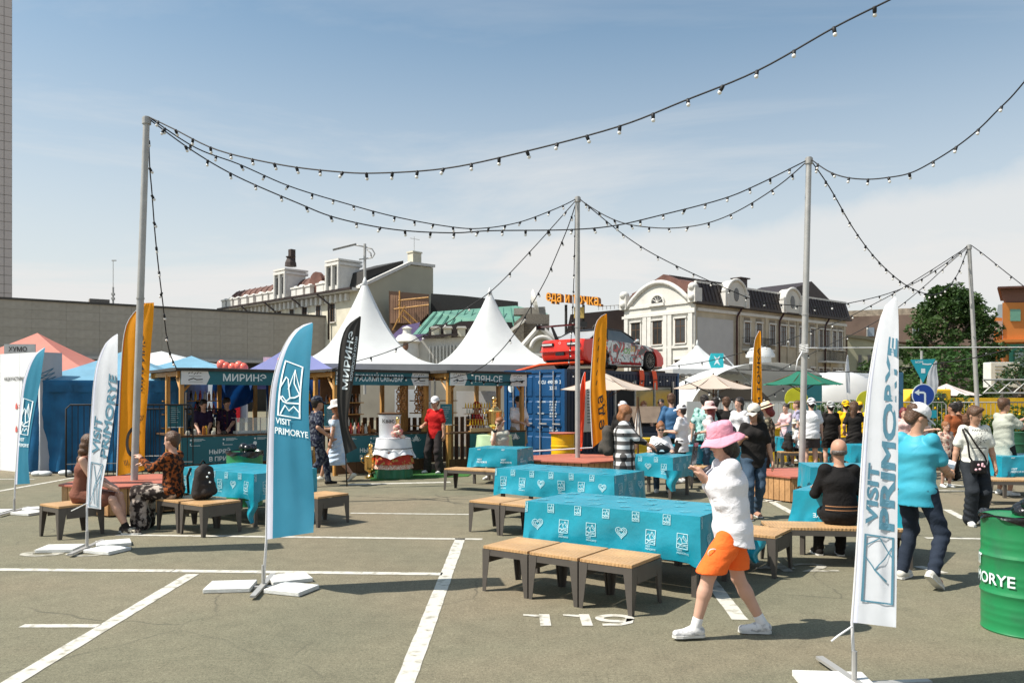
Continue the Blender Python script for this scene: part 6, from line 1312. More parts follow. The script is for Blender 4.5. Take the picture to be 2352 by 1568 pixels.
# greenhouse: pillars and roof, glass set in
gh = [(.55, .915), (1.25, 1.25), (1.65, 1.29), (2.35, 1.27), (3.18, .875)]
def ghy(z): return .74-(z-.9)*.42
b = MB()
rf = [(1.18, 1.225), (1.3, 1.268), (1.65, 1.295), (2.1, 1.29), (2.42, 1.265)]
b.grid(lambda u, v: (lambda k, e: (rf[k][0]*(1-e)+rf[k+1][0]*e, (v-.5)*2*.60, rf[k][1]*(1-e)+rf[k+1][1]*e+.015*(1-(2*v-1)**2)))(min(int(u*4), 3), u*4-min(int(u*4), 3)), 12, 8); b.build('roof', carblk, cr_, smooth=True)
for s_ in (1, -1):
    def gp(x, z): return (x, s_*ghy(z), z)
    b = MB(); b.tube([gp(3.18, .875), gp(2.8, 1.09), gp(2.40, 1.265), gp(1.65, 1.29), gp(1.2, 1.235), gp(.62, .93)], .028, 6); b.tube([gp(1.62, 1.28), gp(1.42, .91)], .035, 5); b.build('pillar', carblk if s_ else lv, cr_, smooth=True)
    b = MB(); b.add([gp(3.12, .88), gp(2.38, 1.25), gp(1.66, 1.27), gp(1.45, .90)], [(0, 1, 2, 3)]); b.build('side_window', carglass, cr_)
    b = MB(); b.add([gp(1.40, .91), gp(1.60, 1.27), gp(1.22, 1.22), (.85, s_*.70, .935)], [(0, 1, 2, 3)]); b.build('quarter_window', MATS['livery_paint'] if False else lv, cr_)
    b = MB(); b.ball((2.78, s_*.93, .95), .09, 10, 6, (.8, .9, .65)); b.tube([(2.78, s_*.8, .90), (2.78, s_*.92, .93)], .02, 6); b.build('mirror', lv, cr_, smooth=True)
    b = MB(); b.bx(1.50, 3.1, min(s_*.872, s_*.868), max(s_*.872, s_*.868)+0.0, .16, .24); b.build('sill', cloth((.35, .03, .03), name='sill_red'), cr_)
    for x in (1.47, 2.86): b = MB(); b.bx(x, x+.008, min(s_*.862, s_*.8665), max(s_*.862, s_*.8665), .26, .84); b.build('door_gap', carblk, cr_)
b = MB(); b.add([(3.2, -.72, .875), (3.2, .72, .875), (2.40, .60, 1.255), (2.40, -.60, 1.255)], [(0, 1, 2, 3)]); b.build('windscreen', carglass, cr_)
b = MB(); b.add([(.58, -.70, .925), (.58, .70, .925), (1.22, .59, 1.225), (1.22, -.59, 1.225)], [(3, 2, 1, 0)]); b.build('rear_window', mat('grey_rear_glass', (.34, .34, .34), .2, .1, 3), cr_)
b = MB(); b.lathe([(.16, 0), (.17, .01), (.16, .02)], n=18, cap=False, T=Matrix.Translation((2.55, -.35, .96)) @ Matrix.Rotation(R(-70), 4, 'Y')); b.build('steering_wheel', carblk, cr_)
# rear: lamps, plate recess, diffuser, bumper crease; wing
for y in (-.52, .52):
    b = MB(); b.bx(-.012, .03, y-.24, y+.24, .70, .80); lp = b.build('tail_lamp', carblk, cr_); b = MB(); b.bx(-.022, -.013, y-.21, y+.21, .725, .775); b.build('lens', mat('lamp_lens', (.62, .60, .58), .15, .05, 5), lp)
b = MB(); b.bx(-.012, .02, -.17, .17, .40, .50); b.build('plate_recess', carblk, cr_); b = MB(); b.bx(-.03, .05, -.80, .80, .53, .56); b.build('bumper_lip', lv, cr_)
b = MB(); b.prism([(.02, .27), (.14, .16), (.3, .16), (.3, .30)], -.60, .60, 'xzy'); b.build('diffuser', carblk, cr_)
p = Print(); p.line([(-.05, .74), (.0, .78), (.05, .74), (0, .70)], .012, True); p.build('badge', MATS['lamp_lens'], lambda x, y: (-.006+.0, x, y+.05), cr_)
wg = MB().prism([(-.10, 1.34), (.02, 1.30), (.20, 1.315), (.22, 1.33), (.02, 1.345)], -.86, .86, 'xzy').build('rear_wing', mat('wing_dark_red', (.12, .012, .02), .3), cr_)
for y in (-.86, .86): b = MB(); b.bx(-.14, .26, y-.008, y+.008, 1.24, 1.40); b.build('end_plate', carblk, wg)
for y in (-.42, .42): b = MB(); b.prism([(.28, .90), (.46, .90), (.16, 1.31), (.06, 1.31)], y-.012, y+.012, 'xzy'); b.build('wing_strut', carblk, wg)
for x in wx:
    for s_ in (1, -1):
        T = Matrix.Translation((x, s_*.76, .33)) @ Matrix.Rotation(R(90), 4, 'X')
        b = MB(); b.lathe([(.215, -.11), (.30, -.115), (wr_-.005, -.09), (wr_, 0), (wr_-.005, .09), (.30, .115), (.215, .11)], n=32, T=T); w_ = b.build('tyre', tyre, cr_, smooth='angle')
        zf = -.105*s_   # lathe z axis -> -y
        b = MB(); b.lathe([(.215, -.11), (.235, -.112), (.235, .112), (.215, .11)], n=32, T=T); rm = b.build('rim', rimm, w_, smooth='angle')
        b = MB()
        for k in range(12):
            a = k*math.pi/6; T2 = T @ Matrix.Rotation(a, 4, 'Z'); b.bx(.03, .225, -.010, .010, zf-.012, zf+.012, T=T2)
        b.lathe([(.045, zf-.02), (.045, zf+.02)], n=12, T=T); b.lathe([(.20, zf*.3-.01), (.20, zf*.3+.01)], n=16, T=T); b.build('spokes', rimm, w_)
for s_, c_, x, z in (('33', mat('graphic_yellow', (.70, .42, .03), .4), -3.35, .60), ('OS', mat('graphic_green', (.12, .42, .05), .4), -2.98, .52)):
    p = Print(); p.text(s_, -x-.35, z, .17, 1.2)
    p.build('door_graphic', c_, lambda a, y: (a-.5, -.8695, y), cr_)
p = Print(); p.text('DRIFT', 1.6, .17, .05, 2); p.build('sill_lettering', print_w, lambda a, y: (a, -.8755, y), cr_)
b = MB()
for x in (.6, 3.5):
    b.bx(x-.1, x+.9, -.95, .95, -.065, 0)
ob = b.build('timber_blocks', timber_d); ob.location = cr_.location; ob.rotation_euler = cr_.rotation_euler; tag(ob, 'timber blocks between the red car and the container roof', 'timber')
# ------------------------------------------------------------------ tents
pvc = mat('white_pvc', (.66, .67, .66), .45, .03, 3, bump=.15, bscale=3, trans=.12)
def pagoda(label, c, size, zE, zA, rz, m=pvc, val=.28, power=2.1, mastr=.10, steps=14):
    t = thing('pagoda_tent', label, 'tent', (c[0], c[1], 0), rz, 'white peaked tents')
    h = size/2
    def sqp(a):   # square outline, a in 0..4
        k = int(a) % 4; e = a-int(a); P4 = [(-h, -h), (h, -h), (h, h), (-h, h), (-h, -h)]; return (P4[k][0]*(1-e)+P4[k+1][0]*e, P4[k][1]*(1-e)+P4[k+1][1]*e)
    def fn(u, v):
        x, y = sqp(min(u*4, 3.99999)); rr = (1-v); sag = 1-.10*math.sin(math.pi*((u*4) % 1))*v*(1-v)*2
        r_ = (1-v)**1*1.0*(1-mastr/h)+mastr/h
        z = zE+(zA-zE)*(v**power)
        rnd_ = v**.7; L_ = math.hypot(x, y); cx, cy = x/L_*h, y/L_*h
        X, Y = x*(1-rnd_)+cx*rnd_, y*(1-rnd_)+cy*rnd_
        return (X*r_*sag, Y*r_*sag, z-.10*math.sin(math.pi*((u*4) % 1))*v*(1-v)*3)
    b = MB(); b.grid(fn, 64, steps*2); b.build('canopy', m, t, smooth='angle')
    b = MB(); b.lathe([(mastr, zA-.02), (mastr*.7, zA+.15), (.02, zA+.28)], n=16); b.build('peak_cap', m, t, smooth=True)
    b = MB(); nsc = 13
    def vf(u, v): x, y = sqp(min(u*4, 3.99999)); return (x*1.004, y*1.004, zE-v*(val-.06*abs(math.sin((u*4*nsc)*math.pi))))
    b.grid(vf, 4*nsc*6, 1); b.build('valance', mat('grey_valance', (.50, .49, .48), .6, .05, 4, trans=.2), t)
    for sx, sy in ((-1, -1), (1, -1), (1, 1), (-1, 1)): b = MB(); b.tube([(sx*(h-.06), sy*(h-.06), 0), (sx*(h-.06), sy*(h-.06), zE)], .04, 8); b.build('leg', whiteb, t)
    return t
pagoda('large white peaked tent behind the МИРИНЭ flag', (-4.73, 25.6), 5.0, 2.75, 5.35, R(10), power=2.0)
pagoda('second large white peaked tent left of the container', (-.80, 28.8), 5.0, 2.85, 5.45, R(12), power=1.9)
pagoda('small white peaked tent beside the white curved building', (9.3, 40), 4.2, 3.1, 4.35, R(10), power=1.8, mastr=.07)
def gazebo(label, c, sx, sy, zE, zA, m, mv, rz=0, closed=False, mi=None):
    t = thing('gazebo_tent', label, 'tent', (c[0], c[1], 0), rz, 'folding gazebo tents')
    hx, hy = sx/2, sy/2; C4 = [(-hx, -hy), (hx, -hy), (hx, hy), (-hx, hy)]
    for k in range(4):
        a, d = C4[k], C4[(k+1) % 4]; b = MB()
        def fn(u, v): x, y = a[0]*(1-u)+d[0]*u, a[1]*(1-u)+d[1]*u; return (x*(1-v), y*(1-v), zE+(zA-zE)*v**1.25-.05*math.sin(math.pi*u)*(1-v))
        b.grid(fn, 12, 8); b.build('canopy_panel', m, t, smooth=True)
        b = MB(); b.grid(lambda u, v: (a[0]*(1-u)+d[0]*u, a[1]*(1-u)+d[1]*u, zE-.28*v), 12, 1); b.build('valance', mv, t)
        if closed and k in (0, 3, 1): b = MB(); b.grid(lambda u, v: ((a[0]*(1-u)+d[0]*u)*.98, (a[1]*(1-u)+d[1]*u)*.98+.09*math.sin(u*38+v*3)*(.4+.6*v), zE-.1-(zE-.15)*v), 40, 6); b.build('side_wall', closed, t, smooth=True)
        b = MB(); b.tube([(a[0]*.98, a[1]*.98, 0), (a[0]*.98, a[1]*.98, zE)], .022, 6); b.build('leg', galv, t)
    return t
lb_ = mat('light_blue_canvas', (.22, .46, .62), .6, .1, 3, trans=.3); db_ = mat('bright_blue_canvas', (.010, .13, .29), .5, .35, 2, bump=.9, bscale=3, trans=.3); pk = mat('salmon_canvas', (.70, .26, .20), .6, .06, 3, trans=.3); lav = mat('lavender_canvas', (.26, .28, .55), .6, .06, 3, trans=.25); maroon = mat('maroon_canvas', (.22, .015, .02), .6)
pagoda_pk = gazebo('salmon pink peaked tent behind the white wall at the left', (-14.6, 24.5), 4.6, 4, 2.5, 3.75, pk, maroon, R(8))
gazebo('blue gazebo tent with closed blue walls behind the metal barrier', (-9.9, 20.3), 3.6, 3, 2.18, 2.95, lb_, db_, R(12), closed=db_)
gazebo('light blue gazebo tent behind the left stall roof', (-9.9, 24.6), 4.2, 3, 2.35, 3.05, lb_, db_, R(10))
gazebo('lavender blue gazebo tent between the left and middle stalls', (-6.2, 22.6), 3.2, 3, 2.3, 3.3, lav, lav, R(14))
gazebo('white flat tent behind the salmon tent', (-13.2, 30), 5, 4, 2.9, 3.5, pvc, pvc, 0)
balloon = mat('coral_balloon', (.90, .20, .14), .25, .05, 4, trans=.2)
for i, (x, y) in enumerate(((509, 838), (519, 843), (534, 845), (549, 841), (559, 845), (616, 838), (625, 840), (634, 834), (645, 832), (655, 828), (668, 820))):
    b = MB(); b.ball((0, 0, 0), .13, 14, 9, (1, 1, 1.12)); b.lathe([(.012, -.165), (.02, -.15)], n=6); o = b.build('balloon', balloon, smooth=True); o.location = P(x, y, 22.0); tag(o, ['coral balloon in the left bunch above the МИРИНЭ sign', 'coral balloon in the right bunch by the pink sign'][i > 4], 'balloon', ['balloons left of the pink sign', 'balloons right of the pink sign'][i > 4])
b = MB(); b.box((0, 0, 0), (1.05, .03, .32)); o = b.build('tent_sign', mat('pale_pink_sign', (.65, .45, .47), .6)); o.location = P(648, 833, 22.4); tag(o, 'small pale pink sign above the balloons', 'sign')
b = MB(); b.box((0, 0, 0), (.9, .03, .3)); o = b.build('tent_sign', mat('grey_sign', (.35, .38, .38), .6)); o.location = P(46, 802, 23); tag(o, 'small grey sign at the left edge above the white wall', 'sign'); p = Print(); p.text('ХУМО', -.32, -.06, .13); p.build('lettering', black_print, lambda x, y: (x, -.02, y), o)
# ------------------------------------------------------------------ white info wall at the left
iw = thing('info_wall', 'tall white information wall with red logos at the left edge', 'display wall', (-9.72, 14.9, 0), 0)
A2 = G(92, 1083+5); 
wallm = mat('white_display', (.74, .75, .76), .5, .03, 3); wallg = mat('grey_display', (.40, .42, .46), .5, .04, 3)
fa, fb = Vector((-13.0, 17.0, 0)), Vector((-11.35, 19.0, 0))
H_ = 2.83
def slabw(a, c, th_, m, nm):
    d = (c-a).normalized(); q = Vector((-d.y, d.x, 0))*th_; b = MB(); b.prism([(a.x, a.y), (c.x, c.y), (c.x+q.x, c.y+q.y), (a.x+q.x, a.y+q.y)], 0, H_, T=None); return b.build(nm, m, iw, world=True)
LA = G(-40, 1075); LB = G(92, 1088); LC = G(143, 1084)
for i in range(3):
    a = LA.lerp(LB, i/3); c = LA.lerp(LB, (i+1)/3-.004); slabw(a, c, .05, wallm, 'front_panel')
slabw(LB+Vector((.002, 0, 0)), LC, .05, wallg, 'side_panel')
def onw(a, c, m, prt, nm):
    d = (c-a).normalized(); n_ = Vector((d.y, -d.x, 0))*.012; prt.build(nm, m, lambda x, y: a+d*x+Vector((n_.x, n_.y, y)), iw, world=True)
lw = (LB-LA).length
p = Print(); p.text('НАШИ УЧАСТНИКИ', lw-1.62, 2.18, .085, .8); [p.rect(lw-.35, z, lw-.1, z+.05) for z in (1.62, 1.55, 1.05)]; onw(LA, LB, black_print, p, 'lettering')
p = Print()
for x, z in ((.62, 1.52), (.62, .98), (.40, .55), (1.05, 1.5), (1.05, .95), (.95, .5)): p.poly([(lw-x-.05, z), (lw-x+.05, z), (lw-x+.05, z+.07), (lw-x, z+.16), (lw-x-.04, z+.09)]); p.rect(lw-x+.1, z+.02, lw-x+.32, z+.045); p.rect(lw-x+.1, z+.08, lw-x+.3, z+.10)
onw(LA, LB, mat('logo_red', (.60, .12, .10), .6), p, 'red_logos')
sw = (LC-LB).length
p = Print()
for j in range(15):
    a = R(78-j*3.4); y0 = 2.32-j*.075; x0 = .0+j*.032; p.line([(x0-.02, y0-.02), (x0+.02+.30*math.cos(R(20+j*2)), y0+.14-.02*j), (x0+.12, y0-.03)], .02, True)
onw(LB, LC, mat('teal_swirl', (.02, .16, .26), .6), p, 'shell_graphic')
p = Print(); [p.line([(lw-.14+.03*j, 2.80), (lw-.05+.02*j, 2.55)], .02) for j in range(4)]; p.rect(lw-.16, 2.5, lw-.13, 2.8); onw(LA, LB, mat('turquoise_print', (.03, .45, .50), .6), p, 'turquoise_graphic')
b = MB(); [b.ball((G(x, y).x, G(x, y).y, .05), .13, 8, 5, (1.3, 1, .5)) for x, y in ((88, 1092), (104, 1092), (150, 1090))]; o = b.build('sandbags', whiteb, smooth=True); tag(o, 'white sandbags at the foot of the white information wall', 'sandbag')
# ------------------------------------------------------------------ metal barriers
def barrier(label, a, c, H=1.1, dark_=True, n=20, feet=True, z0=.12):
    a, c = Vector(a), Vector(c); t = thing('crowd_barrier', label, 'barrier', a, 0, 'metal crowd barriers'); m = blackc if dark_ else galv; d = (c-a).normalized(); q = Vector((-d.y, d.x, 0)); L_ = (c-a).length
    b = MB(); pts = [a+Vector((0, 0, z0)), a+Vector((0, 0, H-.08)), a+d*.08+Vector((0, 0, H)), c-d*.08+Vector((0, 0, H)), c+Vector((0, 0, H-.08)), c+Vector((0, 0, z0)), a+Vector((0, 0, z0))]; b.tube(pts, .019, 8); b.build('frame', m, t, world=True, smooth=True)
    for i in range(1, n): p_ = a+d*(L_*i/n); b = MB(); b.tube([p_+Vector((0, 0, z0)), p_+Vector((0, 0, H))], .008, 5); b.build('bar', m, t, world=True)
    b = MB(); b.tube([a+Vector((0, 0, .38)), c+Vector((0, 0, .38))], .012, 6); b.build('cross_rail', galv, t, world=True)
    if feet:
        for e in (.1, .9): p_ = a.lerp(c, e); b = MB(); b.tube([p_-q*.32, p_-q*.26+Vector((0, 0, .05)), p_-q*.05+Vector((0, 0, z0+.02)), p_+q*.05+Vector((0, 0, z0+.02)), p_+q*.26+Vector((0, 0, .05)), p_+q*.32], .017, 6); b.build('foot', m, t, world=True, smooth=True)
    return t
ba = G(133, 1090); 
bn_ = Vector((-9.35, 16.6, 0))
barrier('black metal barrier in front of the blue tent wall, left part', (-9.35, 16.7, 0), (-6.95, 17.35, 0), 1.62, n=22)
barrier('black metal barrier in front of the blue tent wall, right part', (-9.2, 18.9, 0), (-6.9, 19.3, 0), 1.5, n=20)
xs = [6.2, 8.6, 11.0, 13.4, 15.8]
for i, lb in enumerate(('behind the straw hat woman', 'behind the man in the white cap', 'behind the people in yellow', 'behind the rust coloured T-shirt man', 'at the right edge behind the photographing man')):
    barrier('grey metal fence section '+lb, (xs[i], 25.2-.3*i, 0), (xs[i]+2.3, 25.0-.3*i, 0), 1.62, dark_=False, n=18)
# ------------------------------------------------------------------ umbrellas
def parasol(label, c, r_, zE, zA, m, rz=.3, n=8, polec=None, ground=0):
    t = thing('parasol', label, 'umbrella', (c[0], c[1], 0), rz, 'market parasols')
    rim = [(r_*math.cos(2*math.pi*k/n), r_*math.sin(2*math.pi*k/n)) for k in range(n)]
    for k in range(n):
        a, d = rim[k], rim[(k+1) % n]; b = MB(); b.grid(lambda u, v: ((a[0]*(1-u)+d[0]*u)*(1-v), (a[1]*(1-u)+d[1]*u)*(1-v), zE+(zA-zE)*v-.04*math.sin(math.pi*v)-.03*math.sin(math.pi*u)*(1-v)), 6, 5)
        b.build('canopy_panel', m, t, smooth=True); b = MB(); b.tube([(a[0], a[1], zE-.02), (a[0]*.02, a[1]*.02, zA-.05)], .010, 4); b.tube([(a[0]*.55, a[1]*.55, zE+(zA-zE)*.45-.05), (0, 0, zE-.25)], .008, 4); b.build('rib', timber_d, t)
    b = MB(); b.tube([(0, 0, 0), (0, 0, zA+.04)], .024, 8); b.build('pole', polec or timber_d, t); b = MB(); b.lathe([(.28, 0), (.28, .05), (.06, .09), (.04, .2)], n=16); b.build('base', steel, t)
beige = mat('beige_canvas', (.60, .50, .42), .8, .04, 4, trans=.25)
parasol('beige parasol over the container front, behind the orange flag', (2.53, 21.5), 1.3, 1.99, 2.42, beige)
parasol('large beige parasol above the crowd in the middle', (6.57, 26.0), 1.38, 2.06, 2.52, beige, .15)
parasol('dark green parasol behind the third pole', (8.55, 23.5), 1.15, 2.16, 2.60, mat('green_canvas', (.02, .17, .11), .8, .06, 4, trans=.25), .2)
parasol('pale pink beige parasol behind the round blue sign', (19.1, 35), 1.35, 1.86, 2.36, mat('rosy_canvas', (.66, .58, .55), .8, .04, 4, trans=.2), .2)
parasol('closed white parasol behind the plaid shirt woman', (2.75, 17.4), .12, .95, 1.75, mat('white_canvas', (.62, .60, .56), .8, .05, 5), .2)
# grill hood and yellow counter front
b = MB(); b.bx(2.7, 3.9, 19.6, 20.1, .0, .9); b.bx(2.75, 3.75, 19.7, 20.05, .901, 1.05); o = b.build('grill_counter', mat('grill_dark', (.03, .04, .06), .5)); tag(o, 'dark blue grill counter behind the woman in sunglasses', 'counter')
b = MB(); b.prism([(19.62, 1.15), (19.9, 1.55), (20.1, 1.55), (20.1, 1.15)], 2.85, 3.7, 'yzx'); b.build('grill_hood', mat('grill_hood', (.20, .15, .11), .4, .2, 5), o)
b = MB(); b.bx(2.3, 3.6, 18.3, 18.6, 0, .80); b.bx(2.25, 3.65, 18.25, 18.65, .801, .84); tag(b.build('yellow_counter', mat('yellow_laminate', (.75, .50, .02), .5)), 'yellow fronted counter beside the woman in sunglasses', 'counter')
b = MB(); b.bx(6.9, 8.6, 21.9, 22.3, 0, .90); b.bx(6.85, 8.65, 21.85, 22.35, .901, .94); tag(b.build('yellow_counter', MATS['yellow_laminate']), 'far yellow counter behind the children table', 'counter')
# ------------------------------------------------------------------ dome tent, bus, signs
dm = thing('dome_tent', 'smooth white inflatable dome with a rounded front behind the green parasol', 'tent', (9.6, 33, 0))
b = MB(); b.grid(lambda u, v: (3.3*math.cos(math.pi*u)+.6, -1.5+9*v, 0.2+2.95*math.sin(math.pi*u)**.75*(1-.35*max(0, v-.6))), 40, 14); b.build('shell', pvc, dm, smooth=True)
b = MB(); b.ball((3.2, -1.9, 1.3), 1.5, 24, 14, (1.15, .6, 1.0)); b.build('rounded_front', mat('dome_grey', (.58, .58, .57), .35, .05, 2), dm, smooth=True)
b = MB(); b.bx(-2.7, 3.9, -1.6, -1.45, 0, 1.6); b.build('end_wall', mat('dome_wall', (.52, .53, .52), .5, .04, 2), dm)
b = MB(); b.bx(1.2, 2.0, -3.2, -3.1, 0, 2.6); b.build('teal_banner', tealb, dm)
b = MB(); b.lathe([(.45, 0), (.45, .5), (.6, .52), (.6, .62), (.42, .9), (.0, 1.0)], (1.0, 1.0, 2.95), 20); b.build('vent_cowl', pvc, dm, smooth='angle')
lg_ = thing('leaning_sign', 'hexagonal turquoise and white sign propped above the small peaked tent', 'sign', P(1646, 828, 36)); b = MB(); b.prism([(-.36, 0), (-.25, -.33), (.3, -.33), (.3, .33), (-.25, .33)], -.05, .05, 'xzy'); b.build('panel', mat('turquoise_panel', (.02, .42, .48), .5), lg_)
p = Print(); p.poly([(-.3, -.45), (-.1, .0), (-.3, .45), (0, .2), (.3, .45), (.1, 0), (.3, -.45), (0, -.2)]); p.build('white_star', print_w, lambda x, y: (x*.5, -.056, y*.5), lg_); b = MB(); b.tube([(.3, .1, .3), (1.6, .1, -1.1)], .03, 6); b.build('stay', whiteb, lg_)
bus = thing('minibus', 'white minibus with dark windows parked behind the people in yellow', 'minibus', (13.7, 34.5, 0), R(35))
b = MB(); prf = [(-.1, .45), (-.1, 1.3), (.25, 2.35), (.55, 2.62), (5.6, 2.66), (5.95, 2.5), (6.0, .45)]; b.prism(prf, 0, 2.1, 'xzy'); b.build('body', mat('bus_white', (.74, .75, .76), .25, .03, 3, coat=.4), bus, bevel=.06)
for x0, x1 in ((.5, 1.9), (1.95, 3.2), (3.25, 4.5), (4.55, 5.7)): b = MB(); b.bx(x0, x1, -.02, -.004, 1.35, 2.12); b.build('window', glassmat('bus_glass', (.02, .02, .018), .08), bus)
b = MB(); b.prism([(1.0, 2.63), (1.3, 2.86), (4.6, 2.86), (5.0, 2.65)], .3, 1.8, 'xzy'); b.build('roof_unit', MATS['bus_white'], bus, bevel=.04)
for x in (1.2, 4.9): b = MB(); b.lathe([(.36, -.12), (.38, 0), (.36, .12)], n=20, T=Matrix.Translation((x, .1, .38)) @ Matrix.Rotation(R(90), 4, 'X')); b.build('wheel', tyre, bus)
for i, x in enumerate((8.95, 11.2)): b = MB(); b.lathe([(.0, 0), (.36, 0), (.36, .03), (.0, .03)], n=24, T=Matrix.Translation((x, 25.1, 1.72 if i == 0 else 1.62)) @ Matrix.Rotation(R(90), 4, 'X')); o = b.build('yellow_disc', mat('yellow_vinyl', (.62, .60, .03), .5)); tag(o, ['yellow disc on the fence left of the white cap', 'yellow disc on the fence beside the minibus'][i], 'sign')
sg = thing('road_signs', 'signpost with a turquoise triangle above a round blue left turn sign', 'road sign', (9.9, 19.2, 0))
b = MB(); b.tube([(0, .05, 0), (0, .05, 2.9)], .03, 10); b.build('post', galv, sg)
tq = mat('turquoise_sign', (.01, .33, .42), .4); sb_ = mat('sign_blue', (.005, .05, .30), .35)
b = MB(); b.prism([(-.30, 2.68), (.30, 2.70), (.0, 2.13)], -.02, 0, 'xzy'); b.build('triangle_plate', tq, sg)
p = Print(); p.rect(-.05, 2.36, .05, 2.47); p.text('МОРЕ', -.19, 2.60, .05); p.line([(-.02, 2.58), (.12, 2.57), (.2, 2.58)], .03); p.build('triangle_print', print_w, lambda x, y: (x, -.023, y), sg)
T_ = Matrix.Translation((0, -.025, 1.83)) @ Matrix.Rotation(R(90), 4, 'X')
b = MB(); b.lathe([(0, 0), (.275, 0), (.275, .012), (0, .012)], n=40, T=T_); b.build('white_rim', print_w, sg); b = MB(); b.lathe([(0, .0125), (.255, .0125), (.255, .016), (0, .016)], n=40, T=T_); b.build('blue_disc', sb_, sg)
p = Print(); p.line([(.04, -.25), (.04, .0), (.035, .045), (.0, .07), (-.12, .075)], .055); p.poly([(-.12, .16), (-.26, .075), (-.12, -.01)]); p.build('arrow', print_w, lambda x, y: (x*.88, -.045, 1.83+y*.88), sg)
b = MB(); b.bx(-.33, .33, -.015, .01, 1.28, 1.47); b.build('lower_plate', tq, sg); p = Print(); p.line([(-.03, 1.40), (.1, 1.40)], .02); p.build('lower_print', print_w, lambda x, y: (x, -.018, y), sg)
b = MB(); b.bx(10.35, 11.3, 23.0, 23.1, 0.0, 2.5); o = b.build('tall_banner', mat('dusty_blue_banner', (.04, .13, .22), .6)); tag(o, 'dusty blue upright banner right of the nearest white flag', 'banner'); p = Print(); p.text('ПРИМ', 10.5, 1.9, .1); p.text('УМНИК', 10.42, 1.7, .1); p.build('lettering', print_w, lambda x, y: (x, 22.99, y), o)
for i in range(2):
    b = MB(); Yr = 24.0
    for k in range(7):
        x = 14.2+k*.45; b.tube([(x, Yr, 1.9), (x+.45, Yr, 2.3)], .018, 4); b.tube([(x+.45, Yr, 1.9), (x, Yr, 2.3)], .018, 4)
    b.tube([(14.2, Yr, 1.9), (17.4, Yr, 1.9)], .03, 6); b.tube([(14.2, Yr, 2.3), (17.4, Yr, 2.3)], .03, 6)
    if i == 0: tag(b.build('lattice_truss', galv), 'steel lattice truss above the yellow truck at the right', 'truss')
yt = thing('yellow_vehicle', 'yellow truck mostly hidden behind plants at the right', 'truck', (15.0, 27, 0)); b = MB(); b.bx(0, 6, 0, 2, .6, 1.75); b.build('bed', ydrum, yt); b = MB(); b.prism([(-1.9, .6), (-1.9, 1.5), (-1.3, 2.05), (-.1, 2.05), (-.1, .6)], 0, 2, 'xzy'); cbn = b.build('cab', ydrum, yt, bevel=.05); b = MB(); b.bx(-1.5, -.3, -.02, -.004, 1.4, 1.9); b.build('window', MATS['bus_glass'], cbn)
for x in (-1.1, 4.2): b = MB(); b.lathe([(.42, -.14), (.45, 0), (.42, .14)], n=20, T=Matrix.Translation((x, .05, .45)) @ Matrix.Rotation(R(90), 4, 'X')); b.build('wheel', tyre, yt)
# ------------------------------------------------------------------ grey stone building and tower (left)
stone = mat('grey_stone', (.37, .335, .285), .85, .07, 2.2, bump=.15, bscale=8); stone2 = mat('grey_stone_light', (.385, .35, .30), .85, .07, 2.2); trimm = mat('pale_trim', (.42, .41, .40), .7)
gb = Vector((-56, 80.5, 0)); ge = Vector((-17, 106, 0)); ga = math.atan2(ge.y-gb.y, ge.x-gb.x); gl = (ge-gb).length
gt = thing('stone_clad_building', 'long low grey stone clad building behind the tents at the left', 'building', gb, ga)
b = MB(); b.bx(0, gl, .35, 8, 6.2, 11.9); b.build('block', stone, gt); b = MB(); b.bx(-.2, gl+.2, .15, 8.2, 11.9, 12.12); b.build('coping', mat('dark_coping', (.06, .055, .05), .6), gt)
b = MB(); b.bx(-.2, gl+.2, -.3, 8, 5.86, 6.18); b.build('soffit_band', trimm, gt); b = MB(); b.bx(0, gl, 2.5, 8, 0, 5.85); b.build('recessed_storey', mat('dark_glazing', (.02, .02, .018), .3), gt)
rs = random.Random(4); wp = 3.2; hp = .95; pm_ = {}
for i in range(int(gl/wp)+1):
    x0 = i*wp; x1 = min(gl, x0+wp)
    if x1-x0 < .3: continue
    for j in range(6):
        k_ = (round(x1-x0, 2), rs.randint(0, 1), )
        if k_ not in pm_: b = MB(); b.bx(.008, x1-x0-.008, .30, .35, .008, hp-.008); o = b.build('stone_panel', stone if k_[1] else stone2, gt); pm_[k_] = o.data
        else: o = bpy.data.objects.new('stone_panel', pm_[k_]); COL.objects.link(o); o.parent = gt
        o.location = (x0, rs.uniform(-.01, .0), 6.2+j*hp)
for x in (14, 19, 31, 40): b = MB(); b.bx(x, x+3, 2.42, 2.48, 2.9, 5.4); b.build('window', glassmat('bldg_glass', (.05, .055, .055), .1), gt)
b = MB(); b.bx(12, 14.0, 2, 3.2, 12.12, 12.7); b.bx(9, 16.5, 2, 3.2, 12.12, 12.3); b.build('roof_plant', mat('roof_plant', (.16, .14, .12), .8), gt)
b = MB(); A_ = P(260, 700, 90); b.tube([A_, A_+Vector((0, 0, 2.0))], .10, 6); b.tube([A_+Vector((0, 0, 2)), A_+Vector((0, 0, 5))], .035, 5); b.box(tuple(A_+Vector((.1, 0, 5))), (.5, .1, .12)); [b.box(tuple(A_+Vector((0, 0, h))), (.3, .3, .25)) for h in (.7, 1.2)]; tag(b.build('antenna_mast', galv), 'thin antenna mast rising behind the grey stone building', 'antenna')
tw = thing('tower_block', 'tall pale tiled tower at the left edge of the picture', 'tower', (-70.3, 112, 0), R(32.4)); tl = mat('tower_tile', (.52, .46, .43), .7, .05, .5); tl2 = mat('tower_side', (.38, .36, .16), .6)
b = MB(); b.bx(-11, 0, .1, 12, 0, 64); b.build('core', mat('tower_joint', (.2, .19, .17), .9), tw); hh = 1.25
_o = []
for w_ in (2.7, .92): b = MB(); b.bx(.03, w_, 0, .1, .03, hh-.03); _o.append(b.build('facade_tile', tl))
